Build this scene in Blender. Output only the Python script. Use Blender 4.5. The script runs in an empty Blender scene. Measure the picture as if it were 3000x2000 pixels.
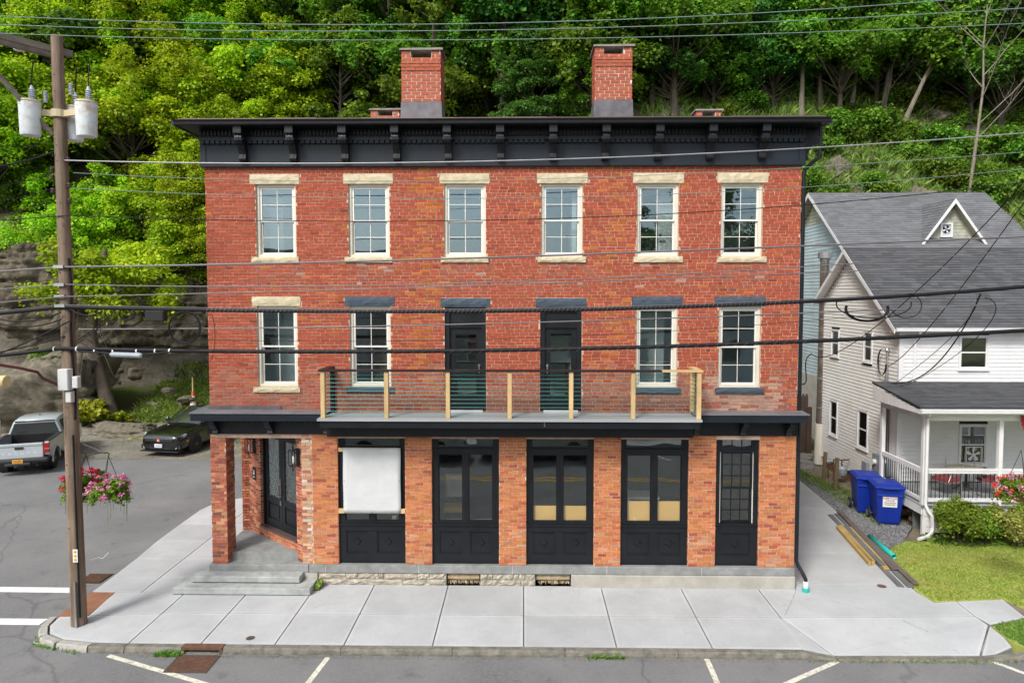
import bpy, math, random
import numpy as np
R = math.radians
rnd = random.Random(7)
scene = bpy.context.scene
COL = scene.collection

# ------------------------------------------------------------ camera
CAM = (0.0, -15.4, 6.74)
cd = bpy.data.cameras.new("Camera")
cd.lens = 24.0
cd.sensor_width = 36.0
cd.shift_y = -0.0169
cd.clip_start = 0.05
cd.clip_end = 2000
cam = bpy.data.objects.new("Camera", cd)
cam.location = CAM
cam.rotation_euler = (R(90 - 2.7), 0, R(1.0))
COL.objects.link(cam)
scene.camera = cam

# ------------------------------------------------------------ sky, sun, exposure
SUN_EL, SUN_AZ = 46.0, 210.0     # degrees; azimuth clockwise from +Y: behind the camera, to its left
w = bpy.data.worlds.new("World")
scene.world = w
w.use_nodes = True
nt = w.node_tree
sky = nt.nodes.new("ShaderNodeTexSky")
sky.sky_type = 'NISHITA'
sky.sun_disc = False
sky.sun_elevation = R(SUN_EL)
sky.sun_rotation = R(SUN_AZ)
sky.air_density = 1.0
sky.dust_density = 3.0
sky.ozone_density = 1.0
hs = nt.nodes.new("ShaderNodeHueSaturation")
hs.inputs['Saturation'].default_value = 0.42
nt.links.new(sky.outputs[0], hs.inputs['Color'])
bg = nt.nodes['Background']
bg.inputs['Strength'].default_value = 0.15
nt.links.new(hs.outputs[0], bg.inputs['Color'])
sd = bpy.data.lights.new("Sun", 'SUN')
sd.energy = 2.3
sd.angle = R(13)
sd.color = (1.0, 0.96, 0.9)
so = bpy.data.objects.new("Sun", sd)
az, el = R(SUN_AZ), R(SUN_EL)
from mathutils import Vector
dirv = Vector((math.sin(az) * math.cos(el), math.cos(az) * math.cos(el), math.sin(el)))
so.rotation_euler = dirv.to_track_quat('Z', 'Y').to_euler()
so.location = (-20, -30, 40)
COL.objects.link(so)
vs = scene.view_settings
vs.view_transform = 'Standard'
vs.look = 'None'
vs.exposure = 0.43
vs.gamma = 1.0
scene.cycles.max_bounces = 6
scene.cycles.transparent_max_bounces = 10
scene.cycles.glossy_bounces = 3
scene.cycles.transmission_bounces = 4
scene.cycles.use_denoising = True
scene.cycles.denoiser = 'OPENIMAGEDENOISE'
scene.cycles.denoising_input_passes = 'RGB_ALBEDO_NORMAL'
scene.cycles.denoising_prefilter = 'ACCURATE'
scene.cycles.use_adaptive_sampling = True
scene.cycles.adaptive_threshold = 0.01
scene.cycles.sample_clamp_indirect = 4.0
scene.cycles.caustics_reflective = False
scene.cycles.caustics_refractive = False

# a measuring aid: a photograph pixel on a known plane of the place gives its position in metres
_ya, _pi, _F = R(1.0), R(2.7), 2000.0
_cy = 855 + _F * math.tan(_pi)
_fw = np.array([-math.sin(_ya) * math.cos(_pi), math.cos(_ya) * math.cos(_pi), -math.sin(_pi)])
_rt = np.array([math.cos(_ya), math.sin(_ya), 0.0])
_up = np.cross(_rt, _fw)
def at(px, py, X=None, Y=None, Z=None):
    r = _fw + _rt * (px - 1500) / _F - _up * (py - _cy) / _F
    c = np.array(CAM)
    if Y is not None: t = (Y - c[1]) / r[1]
    elif Z is not None: t = (Z - c[2]) / r[2]
    else: t = (X - c[0]) / r[0]
    p = c + t * r
    return (float(p[0]), float(p[1]), float(p[2]))

# ------------------------------------------------------------ objects
ORG = {}
def tag(o, label=None, cat=None, group=None, kind=None):
    if label: o['label'] = label
    if cat: o['category'] = cat
    if group: o['group'] = group
    if kind: o['kind'] = kind
    return o
def thing(name, label, cat, loc=(0, 0, 0), group=None):
    o = bpy.data.objects.new(name, None)
    o.empty_display_size = 0.2
    o.location = loc
    COL.objects.link(o)
    ORG[o] = np.array(loc, float)
    return tag(o, label, cat, group)
def copy_tree(o, parent=None, loc=None, rz=None, label=None, group=None, scale=None):
    c = o.copy()
    COL.objects.link(c)
    if parent is not None: c.parent = parent
    for ch in o.children: copy_tree(ch, c)
    if loc is not None: c.location = loc
    if rz is not None: c.rotation_euler = (0, 0, rz)
    if scale is not None: c.scale = scale if hasattr(scale, '__len__') else (scale,) * 3
    if label: c['label'] = label
    if group: c['group'] = group
    return c

class MB:
    def __init__(s): s.v = []; s.f = []; s.c = []
    def add(s, vs, fs, col=None):
        b = len(s.v)
        s.v.extend(vs)
        s.f.extend([tuple(i + b for i in f) for f in fs])
        s.c.extend([col or (1, 1, 1)] * len(vs))
        return s
    def box(s, x0, x1, y0, y1, z0, z1, col=None):
        return s.add([(x0,y0,z0),(x1,y0,z0),(x1,y1,z0),(x0,y1,z0),(x0,y0,z1),(x1,y0,z1),(x1,y1,z1),(x0,y1,z1)],
              [(0,3,2,1),(4,5,6,7),(0,1,5,4),(1,2,6,5),(2,3,7,6),(3,0,4,7)], col)
    def bbox(s, x0, x1, y0, y1, z0, z1, b=0.01, col=None):
        # box with chamfered front (-y) edges and top
        xs = (x0, x0 + b, x1 - b, x1)
        v = [(x0,y1,z0),(x1,y1,z0),(x1,y1,z1),(x0,y1,z1),(x0,y0+b,z0),(x1,y0+b,z0),(x1,y0+b,z1-b),(x0,y0+b,z1-b),
             (x0+b,y0,z0+b),(x1-b,y0,z0+b),(x1-b,y0,z1-b),(x0+b,y0,z1-b),(x0+b,y0+b,z1),(x1-b,y0+b,z1),(x1-b,y1,z1),(x0+b,y1,z1)]
        f = [(8,9,10,11),(4,5,9,8),(5,6,10,9),(7,4,8,11),(11,10,13,12),(12,13,14,15),(0,4,7,3),(1,2,6,5),(6,13,10),(7,11,12),
             (6,2,14,13),(7,12,15,3),(0,1,5,4),(0,3,15,14,2,1)]
        return s.add(v, f, col)
    def obox(s, P, U, V, W, col=None):
        # oriented box: corner P and three edge vectors
        P, U, V, W = [np.array(a, float) for a in (P, U, V, W)]
        pts = [P, P+U, P+U+V, P+V, P+W, P+U+W, P+U+V+W, P+V+W]
        return s.add([tuple(p) for p in pts], [(0,3,2,1),(4,5,6,7),(0,1,5,4),(1,2,6,5),(2,3,7,6),(3,0,4,7)], col)
    def prism(s, poly, axis, a0, a1, col=None):
        n = len(poly)
        def mk(p, a):
            return {'x': (a, p[0], p[1]), 'y': (p[0], a, p[1]), 'z': (p[0], p[1], a)}[axis]
        v = [mk(p, a0) for p in poly] + [mk(p, a1) for p in poly]
        f = [tuple(range(n))[::-1], tuple(range(n, 2*n))] + [(i, (i+1) % n, n + (i+1) % n, n + i) for i in range(n)]
        return s.add(v, f, col)
    def tube(s, pts, r, n=8, caps=True, col=None):
        pts = [np.array(p, float) for p in pts]
        rs = r if hasattr(r, '__len__') else [r] * len(pts)
        vs_, fs_ = [], []
        prev = None
        for i, p in enumerate(pts):
            d = pts[min(i+1, len(pts)-1)] - pts[max(i-1, 0)]
            d = d / (np.linalg.norm(d) + 1e-9)
            a = np.array([0, 0, 1.0]) if abs(d[2]) < 0.9 else np.array([1.0, 0, 0])
            if prev is None: u = np.cross(d, a)
            else: u = prev - d * (prev @ d)
            u = u / (np.linalg.norm(u) + 1e-9)
            prev = u
            v = np.cross(d, u)
            for k in range(n):
                t = 2 * math.pi * k / n
                vs_.append(tuple(p + rs[i] * (u * math.cos(t) + v * math.sin(t))))
        for i in range(len(pts) - 1):
            for k in range(n):
                k2 = (k + 1) % n
                fs_.append((i*n+k, i*n+k2, (i+1)*n+k2, (i+1)*n+k))
        if caps:
            fs_.append(tuple(range(n))[::-1])
            fs_.append(tuple(range((len(pts)-1)*n, len(pts)*n)))
        return s.add(vs_, fs_, col)
    def lathe(s, prof, c=(0, 0, 0), n=16, axis='z', col=None):
        vs_, fs_ = [], []
        for (r, h) in prof:
            for k in range(n):
                t = 2 * math.pi * k / n
                a, b = r * math.cos(t), r * math.sin(t)
                q = {'z': (a, b, h), 'x': (h, a, b), 'y': (b, h, a)}[axis]
                vs_.append((c[0]+q[0], c[1]+q[1], c[2]+q[2]))
        for i in range(len(prof) - 1):
            for k in range(n):
                k2 = (k + 1) % n
                fs_.append((i*n+k, i*n+k2, (i+1)*n+k2, (i+1)*n+k))
        fs_.append(tuple(range(n))[::-1])
        fs_.append(tuple(range((len(prof)-1)*n, len(prof)*n)))
        return s.add(vs_, fs_, col)
    def build(s, name, mat, parent=None, smooth=False, org=None):
        o0 = np.array(org, float) if org is not None else (ORG[parent] if parent is not None else np.zeros(3))
        V = np.array(s.v, float) - o0
        me = bpy.data.meshes.new(name)
        me.from_pydata(V.tolist(), [], s.f)
        ca = me.attributes.new("Col", 'FLOAT_COLOR', 'POINT')
        cc = np.ones((len(s.v), 4), np.float32)
        cc[:, :3] = s.c
        ca.data.foreach_set('color', cc.ravel())
        if smooth:
            me.polygons.foreach_set('use_smooth', [True] * len(me.polygons))
            try: me.set_sharp_from_angle(angle=R(40))
            except Exception: pass
        me.materials.append(mat)
        o = bpy.data.objects.new(name, me)
        COL.objects.link(o)
        if parent is not None: o.parent = parent
        elif org is not None: o.location = tuple(o0)
        ORG[o] = o0
        return o
def box_part(name, mat, parent, *b):
    return MB().box(*b).build(name, mat, parent)
def np_mesh(name, V, F, mat, parent=None, kind=None, smooth=False, col=None):
    # V (n,3), F (m,k) numpy, world coordinates
    o0 = ORG[parent] if parent is not None else np.zeros(3)
    me = bpy.data.meshes.new(name)
    V = (np.asarray(V, np.float32) - o0.astype(np.float32))
    k = F.shape[1]
    me.vertices.add(len(V)); me.vertices.foreach_set('co', V.ravel())
    me.loops.add(F.size); me.loops.foreach_set('vertex_index', F.astype(np.int32).ravel())
    me.polygons.add(len(F)); me.polygons.foreach_set('loop_start', np.arange(0, F.size, k, dtype=np.int32))
    me.update(calc_edges=True)
    if col is not None:
        ca = me.attributes.new('Tone', 'FLOAT', 'POINT'); ca.data.foreach_set('value', col.astype(np.float32))
    if smooth: me.polygons.foreach_set('use_smooth', [True] * len(F))
    me.materials.append(mat)
    o = bpy.data.objects.new(name, me)
    COL.objects.link(o)
    if parent is not None: o.parent = parent
    ORG[o] = o0
    if kind: o['kind'] = kind
    return o

# ------------------------------------------------------------ materials
def newmat(name):
    m = bpy.data.materials.new(name)
    m.use_nodes = True
    return m, m.node_tree.nodes, m.node_tree.links, m.node_tree.nodes['Principled BSDF']
def mixc(N, L, fac, a, b, mode='MIX'):
    n = N.new('ShaderNodeMix'); n.data_type = 'RGBA'; n.blend_type = mode
    for s, val in ((n.inputs[0], fac), (n.inputs[6], a), (n.inputs[7], b)):
        if hasattr(val, 'is_output') or isinstance(val, bpy.types.NodeSocket): L.new(val, s)
        elif isinstance(val, (int, float)): s.default_value = val
        else: s.default_value = (*val[:3], 1)
    return n.outputs[2]
def math_n(N, L, op, a, b=0.0, clamp=False):
    n = N.new('ShaderNodeMath'); n.operation = op; n.use_clamp = clamp
    for s, val in ((n.inputs[0], a), (n.inputs[1], b)):
        if isinstance(val, bpy.types.NodeSocket): L.new(val, s)
        else: s.default_value = val
    return n.outputs[0]
def noise(N, L, scale, detail=4.0, rough=0.6, vec=None, stretch=None, world=False):
    if vec is None:
        tc = N.new('ShaderNodeTexCoord') if not world else N.new('ShaderNodeNewGeometry')
        vec = tc.outputs['Object'] if not world else tc.outputs['Position']
    if stretch:
        mp = N.new('ShaderNodeMapping'); mp.inputs['Scale'].default_value = stretch
        L.new(vec, mp.inputs['Vector']); vec = mp.outputs[0]
    n = N.new('ShaderNodeTexNoise')
    n.inputs['Scale'].default_value = scale; n.inputs['Detail'].default_value = detail
    n.inputs['Roughness'].default_value = rough
    L.new(vec, n.inputs['Vector'])
    return n.outputs['Fac']
def ramp(N, L, fac, stops):
    r = N.new('ShaderNodeValToRGB')
    e = r.color_ramp.elements
    while len(e) < len(stops): e.new(0.5)
    for el, (p, c) in zip(e, stops):
        el.position = p
        el.color = (*(c if hasattr(c, '__len__') else (c, c, c)), 1)
    L.new(fac, r.inputs[0])
    return r.outputs[0]
def bumpn(N, L, b, h, strength=0.3, dist=0.01):
    n = N.new('ShaderNodeBump'); n.inputs['Strength'].default_value = strength
    n.inputs['Distance'].default_value = dist
    L.new(h, n.inputs['Height']); L.new(n.outputs[0], b.inputs['Normal'])
def mul(c, k): return tuple(min(1, x * k) for x in c)
def M(name, col, rough=0.7, metal=0.0, var=0.18, vs=3.0, col2=None, bump=0.0, bs=60, stretch=None, island=0.0,
      dirt=None, dirt_scale=1.2, dirt_amt=0.4, attr=False, coat=0.0, spec=0.5):
    m, N, L, b = newmat(name)
    f = noise(N, L, vs, 5, 0.62, stretch=stretch)
    fr = ramp(N, L, f, [(0.3, 0.0), (0.7, 1.0)])
    base = mixc(N, L, fr, mul(col, 1 - var), col2 or mul(col, 1 + var))
    if attr:
        a = N.new('ShaderNodeAttribute'); a.attribute_name = 'Col'
        base = mixc(N, L, 1.0, base, a.outputs['Color'], 'MULTIPLY')
    if island:
        g = N.new('ShaderNodeNewGeometry')
        k = math_n(N, L, 'MULTIPLY_ADD', g.outputs['Random Per Island'], island)
        N[-1].inputs[2].default_value = 1 - island / 2
        cmb = N.new('ShaderNodeCombineColor')
        for i in range(3): L.new(k, cmb.inputs[i])
        base = mixc(N, L, 1.0, base, cmb.outputs[0], 'MULTIPLY')
    if dirt:
        d = ramp(N, L, noise(N, L, dirt_scale, 6, 0.68), [(0.48, 0.0), (0.72, dirt_amt)])
        base = mixc(N, L, d, base, dirt)
    L.new(base, b.inputs['Base Color'])
    rr = math_n(N, L, 'MULTIPLY_ADD', f, 0.25)
    N[-1].inputs[2].default_value = rough - 0.12
    L.new(rr, b.inputs['Roughness'])
    b.inputs['Metallic'].default_value = metal
    b.inputs['Coat Weight'].default_value = coat
    b.inputs['Coat Roughness'].default_value = 0.05
    b.inputs['Specular IOR Level'].default_value = spec
    if bump: bumpn(N, L, b, noise(N, L, bs, 5, 0.65, stretch=stretch), bump, 0.02)
    return m
def glass_mat(name, tint, refl=0.3, wav=0.02, rough=0.0, wscale=1.3, gcol=(0.9, 0.97, 0.97)):
    m, N, L, b = newmat(name)
    out = N['Material Output']
    N.remove(b)
    tr = N.new('ShaderNodeBsdfTransparent'); tr.inputs[0].default_value = (*tint, 1)
    gl = N.new('ShaderNodeBsdfGlossy'); gl.inputs['Roughness'].default_value = rough
    gl.inputs['Color'].default_value = (*gcol, 1)
    bp = N.new('ShaderNodeBump'); bp.inputs['Strength'].default_value = 1.0; bp.inputs['Distance'].default_value = wav
    L.new(noise(N, L, wscale, 1.0, 0.4), bp.inputs['Height']); L.new(bp.outputs[0], gl.inputs['Normal'])
    lw = N.new('ShaderNodeLayerWeight'); lw.inputs[0].default_value = 0.5
    fac = math_n(N, L, 'ADD', math_n(N, L, 'POWER', lw.outputs['Facing'], 4.0), refl, True)
    mx = N.new('ShaderNodeMixShader')
    L.new(fac, mx.inputs[0]); L.new(tr.outputs[0], mx.inputs[1]); L.new(gl.outputs[0], mx.inputs[2])
    L.new(mx.outputs[0], out.inputs[0])
    return m
def leaf_mat(name, cols, trans=0.45, objvar=0.12, patch=None):
    m, N, L, b = newmat(name)
    out = N['Material Output']; N.remove(b)
    g = N.new('ShaderNodeNewGeometry')
    base = ramp(N, L, g.outputs['Random Per Island'], [(i / max(1, len(cols) - 1), c) for i, c in enumerate(cols)])
    at_ = N.new('ShaderNodeAttribute'); at_.attribute_name = 'Tone'
    tn = math_n(N, L, 'ADD', at_.outputs['Fac'], 1.0)
    cb_ = N.new('ShaderNodeCombineColor')
    for i in range(3): L.new(tn, cb_.inputs[i])
    base = mixc(N, L, 1.0, base, cb_.outputs[0], 'MULTIPLY')
    if patch:
        base = mixc(N, L, ramp(N, L, noise(N, L, 0.9, 5, 0.7, world=True), [(0.46, 0.0), (0.66, 0.85)]), base, patch)
    oi = N.new('ShaderNodeObjectInfo')
    hsv = N.new('ShaderNodeHueSaturation')
    L.new(base, hsv.inputs['Color'])
    h = math_n(N, L, 'MULTIPLY_ADD', oi.outputs['Random'], 0.05); N[-1].inputs[2].default_value = 0.475
    L.new(h, hsv.inputs['Hue'])
    v = math_n(N, L, 'MULTIPLY_ADD', oi.outputs['Random'], objvar * 2); N[-1].inputs[2].default_value = 1 - objvar
    L.new(v, hsv.inputs['Value'])
    df = N.new('ShaderNodeBsdfPrincipled'); df.inputs['Roughness'].default_value = 0.5
    df.inputs['Specular IOR Level'].default_value = 0.25
    tl = N.new('ShaderNodeBsdfTranslucent')
    L.new(hsv.outputs[0], df.inputs['Base Color'])
    warm = mixc(N, L, 1.0, hsv.outputs[0], (1.0, 1.05, 0.45), 'MULTIPLY')
    L.new(warm, tl.inputs[0])
    mx = N.new('ShaderNodeMixShader'); mx.inputs[0].default_value = trans
    L.new(df.outputs[0], mx.inputs[1]); L.new(tl.outputs[0], mx.inputs[2]); L.new(mx.outputs[0], out.inputs[0])
    return m
def wood_mat(name, col, dark, axis='x', scale=14, rough=0.75, bump=0.25):
    st = {'x': (0.06, 1, 1), 'y': (1, 0.06, 1), 'z': (1, 1, 0.06)}[axis]
    m, N, L, b = newmat(name)
    f = noise(N, L, scale, 5, 0.65, stretch=st)
    f2 = noise(N, L, scale * 5, 4, 0.6, stretch=st)
    c = mixc(N, L, ramp(N, L, f, [(0.3, 0), (0.7, 1)]), dark, col)
    c = mixc(N, L, math_n(N, L, 'MULTIPLY', f2, 0.35), c, mul(dark, 0.6))
    k = ramp(N, L, noise(N, L, 1.1, 4, 0.6), [(0.35, 0.75), (0.7, 1.1)])
    L.new(mixc(N, L, 1.0, c, k, 'MULTIPLY'), b.inputs['Base Color'])
    b.inputs['Roughness'].default_value = rough
    bumpn(N, L, b, f2, bump, 0.01)
    return m

MAT = {}
# brick: colour of every brick from its own attribute, roughened by fine noise
def brick_mat():
    m, N, L, b = newmat("brick")
    a = N.new('ShaderNodeAttribute'); a.attribute_name = 'Col'
    f = noise(N, L, 45, 5, 0.7)
    c = mixc(N, L, 1.0, a.outputs['Color'], ramp(N, L, f, [(0.25, 0.72), (0.75, 1.22)]), 'MULTIPLY')
    d = ramp(N, L, noise(N, L, 9, 5, 0.7), [(0.6, 0.0), (0.8, 0.35)])
    c = mixc(N, L, d, c, (0.42, 0.29, 0.22))
    L.new(c, b.inputs['Base Color'])
    b.inputs['Roughness'].default_value = 0.85
    b.inputs['Specular IOR Level'].default_value = 0.25
    bumpn(N, L, b, f, 0.5, 0.01)
    return m
MAT['brick'] = brick_mat()
MAT['mortar'] = M('mortar', (0.58, 0.41, 0.31), 0.95, var=0.2, vs=5, bump=0.4, bs=90, spec=0.2)
MAT['mortar_low'] = M('mortar_low', (0.60, 0.49, 0.41), 0.95, var=0.2, vs=5, bump=0.4, bs=90, spec=0.2)
MAT['mortar_white'] = M('mortar_white', (0.72, 0.64, 0.58), 0.95, var=0.15, vs=6, bump=0.3, bs=90, spec=0.2)
MAT['black'] = M('black_paint', (0.0075, 0.0095, 0.0125), 0.42, var=0.25, vs=2.5, bump=0.06, bs=30, spec=0.4)
MAT['frieze'] = M('blue_black_paint', (0.0125, 0.019, 0.027), 0.5, var=0.25, vs=1.5, bump=0.05, bs=25, stretch=(0.4, 1, 1), spec=0.3)
MAT['cream'] = M('cream_stone', (0.58, 0.49, 0.31), 0.85, var=0.16, vs=7, col2=(0.68, 0.61, 0.44), bump=0.6, bs=30, dirt=(0.38, 0.33, 0.2), dirt_scale=5, dirt_amt=0.55)
MAT['blue_stone'] = M('blue_painted_stone', (0.05, 0.075, 0.105), 0.7, var=0.25, vs=8, bump=0.7, bs=26, dirt=(0.09, 0.12, 0.15), dirt_scale=5)
MAT['vinyl'] = M('cream_vinyl', (0.68, 0.65, 0.55), 0.45, var=0.05, vs=2, dirt=(0.45, 0.4, 0.3), dirt_scale=3, dirt_amt=0.25)
MAT['vinyl_in'] = M('white_sash', (0.76, 0.75, 0.7), 0.4, var=0.04)
MAT['glass'] = glass_mat('window_glass', (0.90, 0.94, 0.95), 0.22, 0.004, gcol=(0.46, 0.60, 0.68))
MAT['glass_low'] = glass_mat('shop_glass', (0.95, 0.97, 0.96), 0.11, 0.004)
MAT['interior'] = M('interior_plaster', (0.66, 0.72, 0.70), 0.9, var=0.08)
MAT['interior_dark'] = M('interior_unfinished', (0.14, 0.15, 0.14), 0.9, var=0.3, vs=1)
MAT['floor_in'] = M('interior_floor', (0.2, 0.16, 0.11), 0.7)
MAT['kraft'] = M('kraft_board', (0.82, 0.50, 0.17), 0.8, var=0.08, vs=1.2)
MAT['banner'] = M('white_tarpaulin', (0.58, 0.595, 0.60), 0.6, var=0.08, vs=1.5, bump=0.7, bs=3.5)
MAT['lumber'] = wood_mat('pale_lumber', (0.80, 0.60, 0.31), (0.66, 0.44, 0.19), 'z')
MAT['lumber_x'] = wood_mat('pale_lumber_long', (0.80, 0.62, 0.33), (0.68, 0.46, 0.2), 'x')
MAT['deck'] = M('grey_deck_paint', (0.36, 0.39, 0.40), 0.6, var=0.1, vs=2, stretch=(0.3, 1, 1), bump=0.1)
MAT['cable_green'] = M('green_cable', (0.05, 0.25, 0.22), 0.45, metal=0.3)
MAT['rail_dark'] = M('dark_rail_paint', (0.02, 0.012, 0.014), 0.45)
MAT['flash'] = M('metal_flashing', (0.24, 0.25, 0.27), 0.5, metal=0.4, var=0.2, vs=2)
MAT['copper'] = M('brown_metal_edge', (0.17, 0.12, 0.105), 0.4, metal=0.5, var=0.25, vs=1.5, stretch=(0.3, 1, 1))
MAT['lead'] = M('lead_flashing', (0.13, 0.125, 0.14), 0.55, metal=0.3, var=0.35, vs=4, dirt=(0.2, 0.14, 0.16), dirt_scale=3)
MAT['capstone'] = M('cap_stone', (0.22, 0.21, 0.19), 0.9, var=0.3, vs=7, bump=0.5)
MAT['bluestone'] = M('bluestone', (0.25, 0.26, 0.255), 0.85, var=0.25, vs=3, bump=0.35, bs=30, dirt=(0.12, 0.12, 0.11), dirt_scale=4)
MAT['step'] = M('cast_step', (0.36, 0.38, 0.37), 0.85, var=0.2, vs=3.5, bump=0.35, bs=25, dirt=(0.18, 0.19, 0.17), dirt_scale=2.6, dirt_amt=0.6)
MAT['concrete_base'] = M('concrete_base', (0.40, 0.38, 0.34), 0.9, var=0.15, vs=3, bump=0.3, dirt=(0.27, 0.25, 0.21), dirt_scale=2)
MAT['rubble'] = M('rubble_stone', (0.40, 0.36, 0.29), 0.95, var=0.35, vs=9, bump=0.9, bs=22, island=0.5, dirt=(0.2, 0.18, 0.14), dirt_scale=8)
MAT['burlap'] = M('insulation_roll', (0.48, 0.38, 0.24), 0.95, var=0.25, vs=14, bump=0.8, bs=40)
MAT['white'] = M('white_paint', (0.76, 0.76, 0.76), 0.5, var=0.05)
MAT['brass'] = M('satin_nickel', (0.45, 0.42, 0.38), 0.35, metal=0.9)
MAT['teal'] = M('teal_pipe', (0.02, 0.42, 0.37), 0.4, var=0.1)

# ============================================================ THE BRICK BUILDING
XL, XR = -7.19, 6.16
def fx(px, py=1000, Y=0.0): return at(px, py, Y=Y)[0]
def fz(py, px=1535, Y=0.0): return at(px, py, Y=Y)[2]
bld = thing('brick_building', 'three-storey red brick corner building with black cornice and timber balcony', 'building', (-0.5, 5, 0))

def srgb(r, g, b):
    f = lambda c: ((c / 255 + 0.055) / 1.055) ** 2.4 if c > 10 else c / 3295
    return (f(r), f(g), f(b))
def jitter(c, rng, v=0.16, h=0.10):
    k = 1 + rng.uniform(-v, v)
    return tuple(max(0.004, min(1, x * k * (1 + rng.uniform(-h, h)))) for x in c)

def rects_minus(u0, u1, z0, z1, holes):
    # solid boxes left of a wall rectangle once its holes are cut out
    zs = sorted({z0, z1, *[min(max(h[2], z0), z1) for h in holes], *[min(max(h[3], z0), z1) for h in holes]})
    out = []
    for a, b in zip(zs, zs[1:]):
        if b - a < 1e-6: continue
        cut = sorted((h[0], h[1]) for h in holes if h[2] < b - 1e-6 and h[3] > a + 1e-6)
        u = u0
        for c, d in cut:
            if c > u: out.append((u, min(c, u1), a, b))
            u = max(u, d)
        if u < u1: out.append((u, u1, a, b))
    return [r for r in out if r[1] - r[0] > 1e-4]

def lay(O, U, Nv, u0, u1, z0, z1, holes, colfn, rng, course=0.0712, blen=0.205, mort=0.0135, header=7, proud=0.009, emit=None):
    # running bond with a header course every so often; emit(P, U, N, w, h, colour) for every brick
    n = max(1, round((z1 - z0) / course)); ch = (z1 - z0) / n
    for r in range(n):
        za, zb = z0 + r * ch + mort / 2, z0 + (r + 1) * ch - mort / 2
        hd = header and r % header == header - 1
        L_ = blen / 2 + 0.006 if hd else blen
        u = u0 - (L_ / 2 if r % 2 else 0) + (rng.uniform(-.02, .02) if not hd else 0)
        zc = (za + zb) / 2
        cuts = sorted((h[0], h[1]) for h in holes if h[2] < zc < h[3])
        while u < u1 - 0.02:
            w_ = L_ * (1 + rng.uniform(-0.05, 0.05))
            a, b = max(u, u0) + mort / 2, min(u + w_, u1) - mort / 2
            u += w_
            segs = [(a, b)]
            for c, d in cuts:
                ns = []
                for s, e in segs:
                    if d <= s or c >= e: ns.append((s, e)); continue
                    if c - s > 0.03: ns.append((s, c - mort / 2))
                    if e - d > 0.03: ns.append((d + mort / 2, e))
                segs = ns
            for s, e in segs:
                if e - s < 0.03: continue
                jz = rng.uniform(-0.0015, 0.0015)
                emit(O + U * s + np.array([0, 0, za + jz]), U * (e - s), Nv * (proud + rng.uniform(-0.003, 0.004)), zb - za, colfn(s, zc, rng))
def into(mb):
    def e(P, U, N_, h, c): mb.obox(P, U, N_, (0, 0, h), c)
    return e

RED = (0.365, 0.077, 0.040)
ORG_ = (0.45, 0.13, 0.035)
ORL = (0.49, 0.175, 0.068)
def vnoise(x, z, s=1.0):
    return 0.5 + 0.25 * (math.sin(x * 2.1 * s + 1.3 * math.sin(z * 1.7 * s)) + math.sin(z * 2.9 * s + 1.1 * math.sin(x * 1.3 * s + 2)))
def col_upper(x, z, rng):
    c = np.array(RED)
    # repaired strips of orange brick where the flues run, and scattered patches
    f = max(0, 1 - abs(x + 2.35 - 0.12 * math.sin(z * 3)) / 0.62) + max(0, 1 - abs(x - 1.95 - 0.1 * math.sin(z * 2.3)) / 0.5)
    p = 0.02 + 0.62 * min(1, f) ** 1.3 + 0.30 * max(0, vnoise(x, z) - 0.62)
    if rng.random() < p: c = np.array(ORG_) * rng.uniform(0.75, 1.1)
    elif rng.random() < 0.18: c = np.array((0.40, 0.085, 0.042))
    if rng.random() < 0.025: c = c * 0.7
    # weathered, brownish brick low down, where a porch roof once met the wall
    if z < 5.1 + 0.12 * math.sin(x * 5):
        k = min(1, (5.15 - z) / 0.7)
        if rng.random() < 0.35 + 0.5 * k: c = c * 0.6 + np.array((0.33, 0.19, 0.15)) * 0.4
        if x > 3.9 and x < 5.7 and z < 4.85 and rng.random() < 0.75: c = c * 0.3 + np.array((0.50, 0.33, 0.25)) * 0.7
    for (s, _m) in SILL_STAIN:       # soot and rain streaks under the sills
        if s[0] - .05 < x < s[1] + .05 and s[2] - .75 < z < s[2]:
            k = 1 - (s[2] - z) / .75
            if rng.random() < .75 * k: c = c * .72 + np.array((.20, .15, .12)) * .28
            if rng.random() < .04 * k: c = c * .5 + np.array((.5, .4, .33)) * .5
    return jitter(c, rng, 0.10, 0.045)
SILL_STAIN = []
def col_low(x, z, rng):
    c = np.array(ORL)
    q = rng.random()
    if q < 0.12: c = np.array((0.42, 0.115, 0.055))
    elif q < 0.16: c = np.array((0.34, 0.09, 0.055))
    elif q < 0.45: c = np.array((0.54, 0.20, 0.07))
    if z < 1.3 and rng.random() < 0.2: c = c * 0.5 + np.array((0.5, 0.3, 0.2)) * 0.5
    return jitter(c, rng, 0.13, 0.08)
def col_mixed(x, z, rng):
    q = rng.random()
    c = (0.45, 0.15, 0.075) if q < 0.4 else (0.52, 0.25, 0.13) if q < 0.62 else (0.37, 0.10, 0.065) if q < 0.93 else (0.24, 0.085, 0.06)
    return jitter(c, rng, 0.18, 0.1)
def col_pale(x, z, rng):
    q = rng.random()
    c = (0.56, 0.36, 0.22) if q < 0.45 else (0.50, 0.22, 0.12) if q < 0.75 else (0.36, 0.12, 0.08)
    if q > 0.95: c = (0.6, 0.52, 0.44)
    return jitter(c, rng, 0.15, 0.1)

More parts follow.
